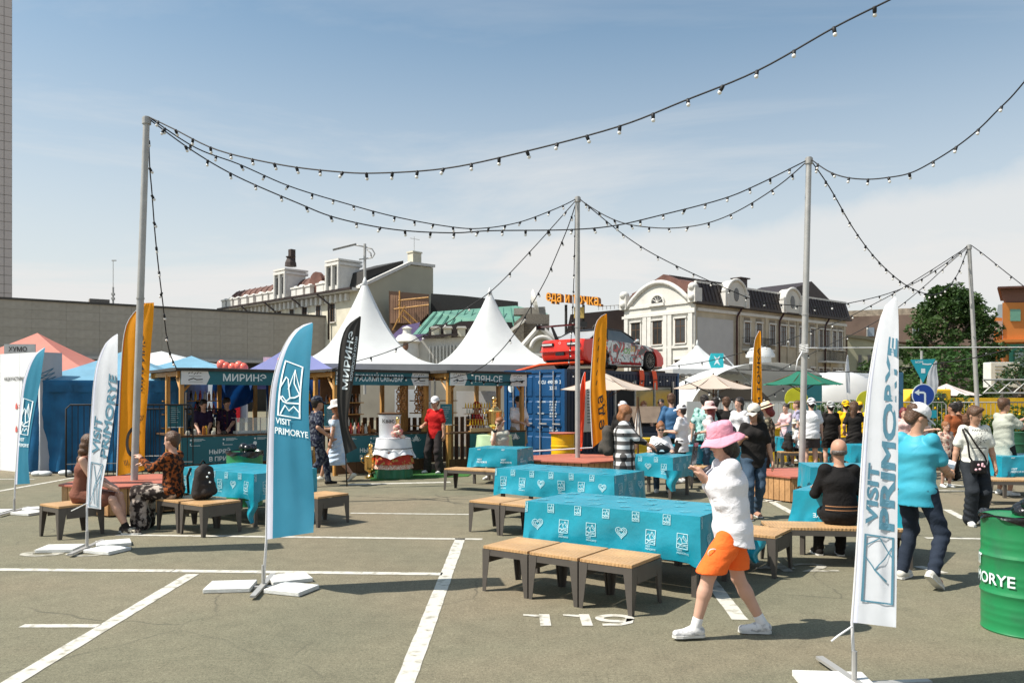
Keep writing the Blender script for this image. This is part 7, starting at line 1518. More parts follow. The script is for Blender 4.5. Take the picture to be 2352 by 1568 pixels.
td, td2 = _o[0].data, _o[1].data; [bpy.data.objects.remove(o) for o in _o]
for i in range(44):
    for xx, dd in ((-.95, td2), (-3.68, td)):
        o = bpy.data.objects.new('facade_tile', dd); COL.objects.link(o); o.parent = tw; o.location = (xx, 0, 8.75+i*hh)
# ------------------------------------------------------------------ old town buildings
cream = mat('cream_stucco', (.60, .56, .45), .85, .12, .8, bump=.2, bscale=5); whites = mat('white_stucco', (.60, .58, .53), .85, .1, .7, bump=.2, bscale=5); ochre = mat('dirty_ochre_stucco', (.47, .41, .31), .9, .2, .6, bump=.2, bscale=4); mould = mat('white_moulding', (.62, .60, .56), .8, .08, 2)
brownroof = mat('brown_metal_roof', (.035, .023, .02), .5, .15, 1.5); rust = mat('rust_red_roof', (.13, .06, .045), .7, .25, 1.2); gwin = glassmat('old_window_glass', (.035, .035, .035), .15); pipe = mat('maroon_pipe', (.05, .012, .012), .5); iron = mat('wrought_iron', (.02, .018, .016), .6)
WM = {}
def window(t, x, z, w_, h_, y=0., sill=True, arch=False, mull=True, frame=None):
    """window on the y=0 face of t; frame > pane"""
    k_ = (round(w_, 2), round(h_, 2), sill, frame is not None)
    if k_ not in WM:
        b = MB(); f_ = .07; b.bx(-w_/2, w_/2, -.03, .02, 0, f_); b.bx(-w_/2, w_/2, -.03, .02, h_-f_, h_); b.bx(-w_/2, -w_/2+f_, -.03, .02, f_, h_-f_); b.bx(w_/2-f_, w_/2, -.03, .02, f_, h_-f_); b.bx(-.03, .03, -.03, .02, f_, h_-f_); b.bx(-w_/2+f_, w_/2-f_, -.025, .02, h_*.68, h_*.68+.06)
        o = b.build('window', frame or timber_d, t); fm = o.data; b = MB(); b.bx(-w_/2+.02, w_/2-.02, -.012, .03, .02, h_-.02); o2 = b.build('pane', gwin, o); pmh = o2.data
        b = MB()
        if sill: b.bx(-w_/2-.12, w_/2+.12, -.22, .02, -.14, -.02); b.bx(-w_/2-.18, w_/2+.18, -.16, .02, h_+.04, h_+.2); b.bx(-w_/2-.14, -w_/2-.01, -.07, .02, -.02, h_+.03); b.bx(w_/2+.01, w_/2+.14, -.07, .02, -.02, h_+.03)
        else: b.bx(-w_/2-.05, w_/2+.05, -.1, .02, -.08, -.01)
        o3 = b.build('surround', mould, o); WM[k_] = (fm, pmh, o3.data)
    else:
        o = bpy.data.objects.new('window', WM[k_][0]); o2 = bpy.data.objects.new('pane', WM[k_][1]); o3 = bpy.data.objects.new('surround', WM[k_][2])
        for q in (o, o2, o3): COL.objects.link(q)
        o.parent = t; o2.parent = o; o3.parent = o
    o.location = (x, y-.02, z); return o
# main white building, right of the container
B2 = thing('corner_building', 'white two storey old building with a curved gable and dark mansard roof', 'building', (17.9, 78, 0), R(38.9)); LB2 = 28.7; DB2 = 9.0
b = MB(); b.bx(.0, LB2, 0, 9.0, 0, 10.9); b.build('side_wall', ochre, B2)
b = MB(); b.bx(-.25, 0, -.15, 9.15, 0, 11.0); b.build('front_wall', whites, B2)
arc = [(.4+8.2*k/16, 11.0+2.3*math.sin(math.pi*k/16)**.8) for k in range(17)]
b = MB(); b.prism([(y, z) for y, z in arc]+[(8.6, 10.95), (.4, 10.95)], -.22, .9, 'yzx'); b.build('curved_gable', whites, B2)
b = MB(); b.tube([(-.32, y, z+.12) for y, z in arc], .24, 8); b.build('gable_moulding', mould, B2, smooth=True)
for z, d_ in ((10.0, .2), (10.95, .14), (6.6, .15)): b = MB(); b.bx(-.25-d_, -.26, -.3, 9.3, z, z+.28); b.build('cornice', mould, B2)
for y in (.25, 2.85, 3.45, 5.55, 6.15, 8.75): b = MB(); b.bx(-.42, -.25, y-.25, y+.25, 0, 9.98); b.build('pilaster', mould, B2)
for y in (-.05, 9.05): b = MB(); b.bx(-.6, .5, y-.45, y+.45, 11.0, 12.4); b.ball((-.3, y, 12.5), .55, 10, 8, (1, .9, .8)); b.ball((-.5, y, 11.5), .4, 10, 8); b.build('scroll_pedestal', mould, B2, smooth='angle')
FR = thing('x', 'x', 'x'); bpy.data.objects.remove(FR)
def front_win(y, z, w_, h_):
    o = window(B2, 0, 0, w_, h_); o.location = (-.27, y, z); o.rotation_euler = (0, 0, R(-90)); return o
for y in (1.55, 4.5, 7.45):
    front_win(y, 7.1, 1.25, 2.4); front_win(y, 2.6, 1.3, 2.8)
b = MB(); b.prism([(4.5+.75*math.cos(math.pi*k/10), 11.35+.75*math.sin(math.pi*k/10)) for k in range(11)], -.30, -.23, 'yzx'); fw = b.build('fan_window', gwin, B2)
b = MB(); b.tube([(-.31, 4.5+.85*math.cos(math.pi*k/10), 11.3+.85*math.sin(math.pi*k/10)) for k in range(11)], .11, 6); b.bx(-.55, -.24, 3.5, 5.5, 11.0, 11.28); b.build('fan_surround', mould, fw, smooth='angle')
b = MB(); [b.tube([(-.32, 4.5, 11.38), (-.32, 4.5+.75*math.cos(a), 11.35+.75*math.sin(a))], .04, 4) for a in (R(30), R(60), R(90), R(120), R(150))]; b.build('fan_bars', mould, fw)
# side facade
b = MB(); b.bx(-.3, LB2+.5, -.55, 0, 10.85, 11.05); b.build('gutter', brownroof, B2)
b = MB(); b.bx(.3, LB2, -.18, -.003, 10.2, 10.5); b.build('cornice', mould, B2)
b = MB(); b.bx(.35, 6.2, -.04, -.005, 4.0, 9.6); b.build('plaster_patch', mat('grey_plaster', (.48, .47, .46), .8, .05, 1), B2)
for i, x in enumerate((8.6, 10.7, 13.2, 15.3, 17.0, 19.0, 21.2, 23.0, 24.5, 26.0, 27.3)):
    window(B2, x, 7.4, .95 if i < 6 else .75, 2.1); window(B2, x, 2.6, .95 if i < 6 else .75, 2.4)
    b = MB(); b.bx(x-.5, x+.5, -.05, -.004, 9.75, 10.05); b.build('frieze_panel', timber_d if False else mat('frieze_brown', (.24, .20, .15), .9), B2)  # plain darker brown panel above each upper window
for x in (7.4, 12.0, 16.2, 18.1, 20.1, 22.1, 25.2, 28.2): b = MB(); b.bx(x-.16, x+.16, -.12, -.003, 0, 10.2); b.build('pilaster', ochre, B2)
for x in (6.6, 14.3, 23.7): b = MB(); b.tube([(x+.5, -.45, 10.85), (x+.05, -.2, 10.0), (x, -.2, 9.5), (x, -.2, 0)], .10, 6); b.build('downpipe', pipe, B2, smooth=True)
for x0, x1, z in ((7.6, 12.0, 6.75), (22.5, 27.0, 5.9)):
    b = MB(); b.bx(x0, x1, -1.1, 0, z-.2, z); bl = b.build('balcony', mould, B2); b = MB(); n2 = int((x1-x0)/.16); [b.bx(x0+i*(x1-x0)/n2, x0+i*(x1-x0)/n2+.03, -1.1, -1.07, z, z+1.1) for i in range(n2+1)]; b.bx(x0, x1, -1.11, -1.06, z+1.1, z+1.15); [b.bx(x_-.02, x_+.02, -1.06, 0, z+1.1, z+1.15) for x_ in (x0, x1)]; b.build('railing', iron, bl)
b = MB(); b.prism([(-.45, 11.05), (-.45, 11.15), (.15, 13.0), (.35, 13.0), (.35, 11.05)], .6, LB2+.3, 'yzx'); b.build('mansard_slope', brownroof, B2)
nr = 48
b = MB()
for i in range(nr):
    x = .6+i*(LB2-.4)/nr; b.add([(x, -.47, 11.15), (x+.04, -.47, 11.15), (x+.04, .13, 13.0), (x, .13, 13.0), (x, -.52, 11.15), (x+.04, -.52, 11.15), (x+.04, .08, 13.03), (x, .08, 13.03)], [(4, 5, 6, 7), (0, 4, 7, 3), (1, 2, 6, 5)])
b.build('roof_seams', brownroof, B2, kind='stuff')
b = MB(); b.bx(.4, LB2+.4, .12, .40, 13.0, 13.2); b.build('ridge_flashing', mould, B2)
b = MB(); b.prism([(.4, 13.0), (4.6, 14.1), (9, 12.8), (9, 11), (.4, 11)], .8, LB2, 'yzx'); b.build('upper_roof', rust, B2)
b = MB(); b.bx(1.5, 13, 4.4, 5.0, 14.0, 14.35); b.build('ridge_wall', brownroof, B2)
for xc, w2 in ((5.9, 3.5), (16.2, 3.4)):
    pr = [(xc-w2/2, 11.0)]+[(xc-w2/2*math.cos(math.pi*k/12), 11.9+1.75*math.sin(math.pi*k/12)) for k in range(13)]+[(xc+w2/2, 11.0)]
    b = MB(); b.prism(pr, -.62, .4, 'xzy'); dr_ = b.build('dormer', whites, B2); b = MB(); b.tube([(x, -.68, z) for x, z in pr], .16, 7); b.build('dormer_moulding', mould, dr_, smooth=True)
    b = MB(); b.prism([(xc+.42*math.cos(2*math.pi*k/12), 12.15+.7*math.sin(2*math.pi*k/12)) for k in range(12)], -.66, -.60, 'xzy'); b.build('dormer_window', gwin, dr_)
    for sgn in (-1, 1): b = MB(); b.bx(xc+sgn*w2/2-.3, xc+sgn*w2/2+.3, -.8, -.2, 10.9, 12.2); b.ball((xc+sgn*w2/2, -.5, 12.4), .35, 8, 6); b.build('pedestal', mould, dr_, smooth='angle')
b = MB(); b.bx(12.4, 13.6, 3.4, 4.4, 13.0, 14.9); b.bx(12.1, 13.9, 3.2, 4.6, 14.9, 15.02); b.build('chimney', brownroof, B2)
b = MB(); b.prism([(18.5, 12.8), (18.5, 13.7), (24.5, 15.5), (28.6, 13.6), (28.6, 12.8)], 2.0, 8.9, 'xzy'); b.build('rear_gable', brownroof, B2)
b = MB(); b.prism([(-.02, 12.4), (4.3, 14.3), (8.9, 12.5), (8.9, 12.2), (-.02, 12.2)], .4, 1.2, 'yzx'); b.build('front_hip', rust, B2)
# ornate long building behind the grey wall
B1 = thing('ornate_building', 'long ornate white building with rust red roof and turrets, behind the grey wall', 'building', (-43, 120, 0), R(-43.4)); L1 = 33.5
b = MB(); b.bx(0, L1, 0, 11.4, 0, 15); b.build('walls', cream, B1)
b = MB(); b.bx(-.5, L1, -1.0, 0, 14.6, 15.0); b.build('eaves', mould, B1); b = MB(); b.bx(-.6, L1, -1.25, -1.0, 14.75, 15.0); b.build('gutter', brownroof, B1)
b = MB(); b.prism([(-.2, 15.0), (.9, 17.1), (1.6, 17.7), (3, 18.0), (3, 15.0)], 0, L1-6, 'yzx'); b.build('mansard', rust, B1)
for i in range(16): x = .8+i*(L1-8)/16; b = MB(); b.tube([(x, -.1, 15.3), (x, .9, 17.15), (x, 1.7, 17.75)], .10, 5); b.build('roof_rib', rust, B1)
for i, x in enumerate((.8, 2.6, 4.6, 6.9, 9.0, 11.2, 13.0, 14.8, 20.2, 21.7, 23.6, 26.4, 27.8)):
    s2 = (.55, .75)[i % 2]; b = MB(); b.bx(x-s2, x+s2, -.9, -.1, 15.0, 16.0); b.bx(x-s2-.12, x+s2+.12, -1.0, 0, 16.0, 16.2); b.ball((x, -.5, 16.2), s2*.9, 10, 6, (1, .6, .45)); b.build('parapet_pedestal', mould, B1, smooth='angle')
for x, h in ((17.2, 18.7), (29.6, 18.5)):
    b = MB(); b.bx(x-1.3, x+1.3, -1.0, 2, 15, h); tt = b.build('turret', mould, B1); b = MB(); b.bx(x-1.5, x+1.5, -1.3, 2.3, h-.5, h-.15); b.bx(x-1.5, x+1.5, -1.3, 2.3, h+.001, h+.25); b.build('turret_cornice', mould, tt)
    for dx_ in (-.7, .7): b = MB(); b.bx(x+dx_-.3, x+dx_+.3, -1.06, -1.0, 15.6, 17.8); b.build('turret_window', gwin, tt)
    for dx_ in (-1.3, 0, 1.3): b = MB(); b.lathe([(.22, 15), (.18, 18.2)], (x+dx_, -1.15, 0), 8); b.build('turret_column', mould, tt)
b = MB(); b.lathe([(.8, 19.5), (.75, 20.0), (.5, 20.6), (.7, 20.8)], (17.2, .5, 0), 10); b.bx(16.9, 17.6, .3, 1.0, 20.2, 21.8); b.build('dark_spire', mat('dark_spire', (.05, .035, .03), .7), B1)
b = MB(); b.lathe([(0, 0), (1.5, 0), (1.5, .5), (0, .5)], n=16, T=Matrix.Translation((24.5, .2, 16.4)) @ Matrix.Rotation(R(90), 4, 'X')); b.build('round_dormer', rust, B1)
for i in range(9): window(B1, 2.4+i*3.2, 11.2, 1.1, 2.3)
for i in range(28): x = 1.5+i*1.1; b = MB(); b.bx(x, x+.45, -.5, -.003, 13.6, 14.5); b.build('bracket', mould, B1)
for x in (8.0, 14.5, 21.5, 27.5): b = MB(); b.tube([(x-1.4, -1.1, 14.7), (x, -.3, 13.5), (x, -.3, 9)], .13, 6); b.build('downpipe', brownroof, B1, smooth=True)
# gable end of it
b = MB(); gy = mat('beige_gable', (.42, .395, .30), .85, .06, .6)
b.prism([(0, 0), (0, 15.0), (2.2, 16.0), (7.6, 18.6), (11.5, 18.7), (11.5, 0)], L1, L1+.5, 'yzx'); b.build('gable_wall', gy, B1)
b = MB(); b.prism([(-.3, 14.9), (2.2, 16.05), (7.6, 18.7), (11.7, 18.8), (11.7, 19.15), (7.5, 19.05), (2.0, 16.4), (-.3, 15.2)], L1-.1, L1+.7, 'yzx'); b.build('gable_coping', mould, B1)
b = MB(); b.prism([(.4, 15.2), (7.0, 18.4), (7.0, 19.2), (1.0, 17.2)], L1-6, L1-.12, 'yzx'); b.build('black_roof_slope', mat('black_felt', (.03, .028, .026), .8), B1)
b = MB(); b.bx(L1-.5, L1+.6, 8.0, 9.4, 18.7, 20.3); b.bx(L1-.6, L1+.7, 7.9, 9.5, 20.3, 20.5); b.build('chimney', cream, B1); b = MB(); b.tube([(L1, 8.7, 20.5), (L1, 8.7, 22.5)], .04, 4); b.tube([(L1, 8, 22.2), (L1, 9.6, 22.2)], .03, 4); b.build('aerial', galv, B1)
# charcoal block, green roofed house, shingle gable and pediment between the tents
def PB(x, y, Y): return P(x, y, Y)
def polyblock(name, label, cat, pts, Y, depth, m, parent=None, kind=None):
    b = MB(); f_ = [P(x, y, Y) for x, y in pts]; n_ = len(f_); xm = sum(v.x for v in f_)/len(f_); k_ = [v+Vector((xm/Y*depth, depth, 0)) for v in f_]
    b.add(f_+k_, [tuple(range(n_)), tuple(range(2*n_-1, n_-1, -1))]+[(i, n_+i, n_+(i+1) % n_, (i+1) % n_) for i in range(n_)])
    if parent is not None: return b.build(name, m, parent, world=True)
    o = b.build(name, m); tag(o, label, cat); return o
polyblock('charcoal_block', 'low charcoal coloured building behind the green roof', 'building', [(985, 880), (990, 674), (1062, 679), (1190, 693), (1190, 880)], 96, 8, mat('charcoal_panel', (.03, .03, .028), .7, .1, .5))
sh_ = thing('wooden_shed', 'brown plank shed with struts on the roofs left of the green roof', 'shed', P(940, 760, 92))
polyblock('shed_wall', '', '', [(895, 830), (893, 668), (986, 676), (986, 715), (960, 742), (960, 830)], 92, 6, mat('shed_brown', (.10, .06, .04), .8), sh_)
for i in range(22):
    x = 897+i*4; y1 = 742-max(0, (x-960))*1.0; polyblock('plank', '', '', [(x, y1), (x, 677+(x-893)*.07+(10 if x > 915 else 0)), (x+3, 677+(x-893)*.07+(10 if x > 915 else 0)), (x+3, y1)], 91.7, .3, mat('shed_plank', (.34, .20, .13), .8, .3, .8), sh_)
b = MB(); [b.tube([P(*a, 91.2), P(*c, 91.2)], .09, 5) for a, c in (((914, 700), (970, 752)), ((930, 702), (902, 758)), ((905, 710), (985, 700)), ((918, 668), (918, 740)), ((925, 725), (955, 755)), ((915, 690), (984, 683)))]; b.build('scaffold_pole', timber, sh_, world=True)
gh_ = thing('green_roof_house', 'old house with a green metal roof, white parapet and dark dormers', 'house', P(1050, 850, 84))
grm = mat('green_metal_roof', (.11, .25, .19), .55, .2, .6)
def gpt(x, y, Y): return P(x, y, Y)
b = MB(); b.add([P(948, 768, 82), P(1115, 758, 82), P(1115, 738, 82.5), P(1180, 740, 84), P(1260, 720, 90), P(1185, 702, 92), P(995, 716, 90)], [(0, 1, 2, 3, 4, 5, 6)]); b.build('roof_sheet', grm, gh_, world=True)
for i in range(12): a_ = P(960+i*22, 766-i*1.7, 81.7); c_ = P(1003+i*17, 716-i*.9, 89.5); b = MB(); b.tube([a_, c_], .07, 4); b.build('standing_seam', mat('green_dark', (.05, .18, .13), .6), gh_, world=True)
polyblock('dormer_wall', '', '', [(983, 800), (985, 752), (1000, 745), (1040, 745), (1056, 738), (1105, 736), (1110, 800)], 81, 1.5, brownroof, gh_)
for x in (1006, 1027, 1062, 1082): polyblock('dormer_window', '', '', [(x-7, 775), (x-7, 754), (x+7, 753), (x+7, 775)], 80.9, .12, mat('dim_window', (.16, .16, .13), .3), gh_)
polyblock('front_wall', '', '', [(925, 880), (925, 800), (975, 778), (1120, 772), (1120, 880)], 80, 1.2, whites, gh_)
polyblock('gutter', '', '', [(968, 776), (968, 771), (1052, 765), (1052, 770)], 79.2, .8, brownroof, gh_)
polyblock('balustrade', '', '', [(925, 800), (923, 770), (1115, 762), (1115, 775), (975, 782)], 80.2, .5, mat('terracotta_wall', (.25, .13, .09), .8), gh_) if False else None
polyblock('purple_roof', '', '', [(895, 775), (925, 748), (965, 740), (960, 760), (985, 768), (965, 790), (900, 800)], 85, .4, mat('violet_roof', (.22, .16, .33), .7, .2, 1), gh_)
for x, w_ in ((1000, 9), (1028, 9), (1060, 9)):
    polyblock('chimney_pot', '', '', [(x-w_, 772), (x-w_, 753), (x+w_, 753), (x+w_, 772)], 79.4, .8, cream, gh_); polyblock('pot_cap', '', '', [(x-w_-3, 753), (x-w_, 749), (x+w_, 749), (x+w_+3, 753)], 79.2, 1.2, mould, gh_)
q_ = P(935, 785, 79.5); b = MB(); b.lathe([(1.25, -1.6), (1.1, -.2), (1.4, 0), (.9, .6), (.45, .8), (.4, 1.2), (.55, 1.35), (0, 1.6)], tuple(q_), 16); b.build('corner_turret', mould, gh_, world=True, smooth='angle'); b = MB(); b.ball((q_.x, q_.y-1.1, q_.z-.5), .4, 10, 8, (.7, .4, 1.2)); b.build('round_window', mat('brown_opening', (.2, .1, .06), .7), gh_, world=True)
b = MB()
for i in range(15): x = 985+i*8; polyblock('column', '', '', [(x, 850), (x, 795-i*.5), (x+3, 795-i*.5), (x+3, 850)], 79.7, .2, mould, gh_)
sg2 = thing('shingled_gable', 'grey brown shingled gable wall between the second tent and the orange letters', 'building', P(1220, 820, 80)); shm = mat('grey_shingle', (.17, .15, .125), .9, .35, 9, bump=.6, bscale=20)
polyblock('gable', '', '', [(1222, 860), (1223, 775), (1280, 733), (1278, 860)], 80, 1, shm, sg2); polyblock('tall_part', '', '', [(1258, 860), (1278, 722), (1334, 724), (1360, 735), (1361, 860)], 81, 3, shm, sg2) if False else polyblock('tall_part', '', '', [(1180, 860), (1180, 742), (1206, 720), (1262, 722), (1300-40, 860)], 81, 3, shm, sg2)
bpy.data.objects.remove([o for o in sg2.children if o.name.startswith('gable')][0])
polyblock('gable', '', '', [(1145, 806), (1152, 772), (1203, 738), (1204, 812)], 80.4, 1, shm, sg2); polyblock('gable_coping', '', '', [(1149, 773), (1203, 732), (1205, 739), (1151, 779)], 80.2, 1.4, mould, sg2)
rows_ = 22
b = MB()
for j in range(rows_): y = 724+j*6; A_, C_ = P(1182, y+20, 80.9), P(1258, y+20, 80.9); b.bx(A_.x, C_.x, 80.85, 80.99, A_.z-.03, A_.z+.03)
b.build('shingle_courses', mat('shingle_line', (.09, .08, .07), .9), sg2, world=True, kind='stuff')
ped = thing('pediment_house', 'small white gabled facade with an arched niche behind the car wing', 'house', P(1230, 860, 77))
polyblock('facade', '', '', [(1188, 900), (1188, 808), (1238, 752), (1282, 790), (1290, 900)], 77, 5, cream, ped)
for a, c in (((1184, 812), (1239, 749)), ((1239, 749), (1286, 790))): b = MB(); b.tube([P(*a, 76.8), P(*c, 76.8)], .28, 6); b.build('raking_cornice', mould, ped, world=True)
polyblock('string_course', '', '', [(1184, 818), (1184, 811), (1262, 811), (1262, 818)], 76.4, .6, mould, ped)
for x in (1200, 1232, 1262): polyblock('column', '', '', [(x-5, 900), (x-5, 818), (x+5, 818), (x+5, 900)], 76.5, .4, mould, ped)
for x in (1216, 1247): polyblock('brick_panel', '', '', [(x-9, 835), (x-9, 819), (x+9, 819), (x+9, 835)], 76.8, .15, mat('salmon_brick', (.38, .20, .12), .9), ped); polyblock('window', '', '', [(x-6, 880), (x-6, 845), (x+6, 845), (x+6, 880)], 76.85, .12, gwin, ped)
c_ = P(1246, 800, 76.6); b = MB(); b.tube([c_+Vector((1.1*math.cos(R(a)), 0, 1.1*math.sin(R(a)))) for a in range(0, 181, 15)], .22, 6); b.build('niche_arch', mould, ped, world=True, smooth=True); b = MB(); b.ball(tuple(c_+Vector((.3, 0, 0))), .55, 10, 8, (.9, .3, 1)); b.build('niche', timber_d, ped, world=True)
dish = thing('satellite_dish', 'tilted satellite dish and chimney on the roof left of the orange letters', 'dish', P(1220, 700, 82)); b = MB(); b.lathe([(.0, 0), (.9, .22), (1.25, .5)], n=18, T=Matrix.Translation(Vector((0, 0, .3))) @ Matrix.Rotation(R(75), 4, 'Y'), cap=False); b.build('reflector', mould, dish); b = MB(); b.tube([(0, 0, -1), (0, 0, .5)], .07, 6); b.build('stand', iron, dish)
polyblock('roof_chimney', 'broad pale roof chimney below the satellite dish', 'chimney', [(1180, 722), (1180, 708), (1252, 704), (1254, 722)], 83, 2, mat('grey_render', (.33, .31, .27), .9, .2, 1))
for (pts, Y_, m_, lb) in (([(1262, 800), (1270, 775), (1300, 770), (1310, 722), (1445, 709), (1445, 800)], 90, brownroof, 'long dark roofed building behind the sports car'), ([(1300, 790), (1300, 775), (1445, 765), (1445, 860), (1262, 860), (1262, 790)], 88, ochre, 'cream wall strip directly behind the sports car roof')):
    polyblock('old_house', lb, 'building', pts, Y_, 5, m_)
b = MB(); [b.tube([P(1375+i*9, 712-i*.6, 90), P(1375+i*9, 703-i*.6, 90)], .04, 4) for i in range(8)]; b.tube([P(1372, 704, 90), P(1442, 699, 90)], .04, 4); tag(b.build('roof_railing', galv), 'thin metal railing on the dark roof behind the car', 'railing')
# roof letters
let = thing('roof_letters', 'orange roof sign letters reading еда и точка.', 'sign', P(1315, 690, 74)); lm = mat('orange_letter', (.75, .30, .03), .4, .1, 3); ls = mat('letter_side', (.30, .10, .02), .6)
vs, fs, wd = text2d('еда и точка.'); A_ = P(1254, 690, 74); C_ = P(1380, 702, 71); dd = (C_-A_); ln = dd.length; dd.normalize(); hgt = 1.0; sx_ = ln/wd
b = MB(); nn = dd.cross(Vector((0, 0, 1))).normalized()
fr_ = [A_+dd*(x*sx_)+Vector((0, 0, y*hgt*.95)) for x, y in vs]; bk2 = [v-nn*.55 for v in fr_]
b.add(fr_, fs); b.build('letter_faces', lm, let, world=True)
ed_ = {}
for f in fs:
    for i in range(len(f)): e = (f[i], f[(i+1) % len(f)]); k_ = tuple(sorted(e)); ed_[k_] = ed_.get(k_, 0)+1
b = MB(); b.add(fr_+bk2, [(a, c, c+len(fr_), a+len(fr_)) for (a, c), n in ed_.items() if n == 1]); b.build('letter_sides', ls, let, world=True)
for x in (1340, 1300): b = MB(); b.tube([P(x, 700, 73.5), P(x, 790, 73.5)], .14, 6); b.build('sign_post', iron, let, world=True)
b = MB(); b.box(tuple(P(1330, 718, 73)), (.9, .3, 1.0)); b.build('yellow_box', mat('yellow_sign', (.60, .42, .12), .5), let, world=True); p = Print(); p.text('?', 0, 0, .6); q_ = P(1325, 724, 72.8); p.build('box_mark', black_print, lambda x, y: q_+Vector((x, 0, y)), let, world=True)
b = MB(); b.tube([P(1372+14*math.cos(R(a)), 756-0+18*math.sin(R(a)), 85) for a in range(200, 420, 15)], .08, 5); 
lt = thing('scroll_bracket', 'curled wrought iron bracket on the roof beside the shingled gable', 'ironwork', P(1371, 790, 80)); b = MB(); b.tube([P(1370+9*math.cos(R(a))*(1-(a-150)/900), 757-11*math.sin(R(a))*(1-(a-150)/900), 80) for a in range(-60, 400, 15)], .07, 5); b.tube([P(1372, 790, 80), P(1372, 765, 80)], .07, 5); b.build('scroll', iron, lt, world=True)
# street lamp poking above the first tent
lamp = thing('street_lamp', 'street lamp with angled LED floodlights rising behind the first white tent', 'street lamp', P(838, 900, 34))
b = MB(); b.tube([P(838, 905, 34), P(838, 560, 34)], .06, 8); b.build('mast', galv, lamp, world=True); b = MB(); b.tube([P(838, 567, 34), P(812, 562, 34)], .03, 6); b.tube([P(838, 567, 34), P(855, 572, 34), P(861, 583, 34), P(855, 592, 34), P(825, 596, 34)], .03, 6); b.tube([P(843, 573, 34), P(852, 582, 34), P(853, 590, 34)], .03, 6); b.build('bracket', galv, lamp, world=True, smooth=True)
for i in range(4): q_ = P(772+i*13, 572-i*3.2, 34); b = MB(); b.box((0, 0, 0), (.24, .35, .08)); T = Matrix.Translation(q_) @ Matrix.Rotation(R(-14), 4, 'Y') @ Matrix.Rotation(R(15), 4, 'X'); b.v = [tuple(T @ Vector(v)) for v in b.v]; b.build('floodlight', mat('lamp_grey', (.25, .24, .22), .5), lamp, world=True)
# right hand buildings
B4 = thing('brown_roof_house', 'brown roofed brick and stucco building behind the white flag', 'building', P(2060, 880, 108)); br = mat('taupe_stucco', (.22, .16, .125), .9, .15, .6)
polyblock('wall', '', '', [(1930, 900), (1930, 770), (2260, 760), (2260, 900)], 108, 8, br, B4); polyblock('roof', '', '', [(1925, 775), (1945, 732), (1985, 726), (2260, 716), (2290, 790), (2290, 800)], 107, 8, mat('dusty_brown_roof', (.25, .17, .13), .85, .15, .6), B4)
polyblock('roof_band', '', '', [(1940, 722), (1942, 714), (2080, 708), (2260, 706), (2260, 716), (1942, 728)], 109, 6, mat('speckled_wall', (.42, .36, .27), .9, .35, 2), B4)
for x, y in ((2000, 752), (2034, 750), (2105, 752), (2010, 795), (2065, 800)): polyblock('window', '', '', [(x-8, y+20), (x-8, y), (x+8, y), (x+8, y+20)], 106.8, .3, mat('sky_pane', (.30, .36, .42), .2), B4); polyblock('window_frame', '', '', [(x-10, y+22), (x-10, y-2), (x-8, y-2), (x-8, y+22)], 106.5, .3, mould, B4)
B5 = thing('low_cream_house', 'low pale cream house with lean-to roof right of the long white building', 'house', P(1990, 880, 100)); polyblock('wall', '', '', [(1945, 880), (1947, 770), (1990, 776), (2100, 800), (2100, 880)], 100, 6, mat('pale_cream', (.40, .39, .27), .85, .1, .7), B5); polyblock('roof_edge', '', '', [(1943, 768), (1990, 772), (2100, 796), (2100, 802), (1990, 779), (1943, 774)], 99.6, 6, mat('olive_roof', (.14, .13, .09), .8), B5)
for x in (1975, 1997, 2030, 2055): polyblock('window', '', '', [(x-4, 856), (x-4, 815), (x+4, 815), (x+4, 856)], 99.8, .3, gwin, B5)
B6 = thing('orange_building', 'bright orange building with green ground floor trim at the right edge', 'building', P(2320, 880, 60)); og = mat('orange_render', (.62, .22, .05), .8, .06, .8); gg = mat('mint_render', (.06, .26, .17), .8, .06, .8)
polyblock('main_wall', '', '', [(2304, 900), (2302, 695), (2420, 694), (2420, 900)], 60, 8, og, B6); polyblock('low_wall', '', '', [(2282, 900), (2282, 728), (2301.5, 730), (2303.5, 900)], 60.1, 8, og, B6); polyblock('parapet', '', '', [(2306, 694), (2296, 660), (2420, 656), (2420, 693)], 60.3, 7, mat('brown_parapet', (.20, .10, .07), .8), B6)
polyblock('parapet_cap', '', '', [(2290, 662), (2292, 658), (2420, 654), (2420, 659)], 59.6, 8, rust, B6); polyblock('green_panel', '', '', [(2318, 870), (2317, 790), (2420, 788), (2420, 870)], 59.9, .09, gg, B6); polyblock('upper_window', '', '', [(2320, 737), (2320, 710), (2344, 710), (2344, 737)], 59.9, .09, mat('mint_pane', (.16, .36, .26), .4), B6)
polyblock('cornice', '', '', [(2282, 786), (2282, 780), (2420, 778), (2420, 784)], 59.5, .5, og, B6); polyblock('salmon_panel', '', '', [(2284, 760), (2284, 737), (2302, 737), (2302, 760)], 59.9, .15, mat('pale_salmon', (.60, .42, .35), .8), B6)
for x in (2338,): polyblock('green_window', '', '', [(x-10, 852), (x-10, 806), (x+30, 804), (x+30, 852)], 59.85, .05, mat('dark_green_frame', (.02, .12, .08), .5), B6); polyblock('pane', '', '', [(x-7, 848), (x-7, 810), (x+30, 808), (x+30, 848)], 59.82, .03, mat('pale_pane', (.30, .36, .33), .2), B6)
b = MB(); b.box((0, 0, 0), (1.1, .5, .95)); o = b.build('air_conditioner', mat('ac_white', (.62, .62, .58), .5), bevel=.02); o.location = P(2300, 858, 30)+Vector((0, 0, -.05)); tag(o, 'white air conditioner unit in front of the orange building', 'air conditioner'); b = MB(); [b.bx(-.4, .1, -.262, -.252, -.3+i*.12, -.26+i*.12) for i in range(6)]; b.build('grille', mat('grille', (.3, .3, .28), .5), o)
b = MB(); b.tube([(0, 0, -.45), (0, 0, -2.9)], .05, 6); b.build('stand', galv, o)
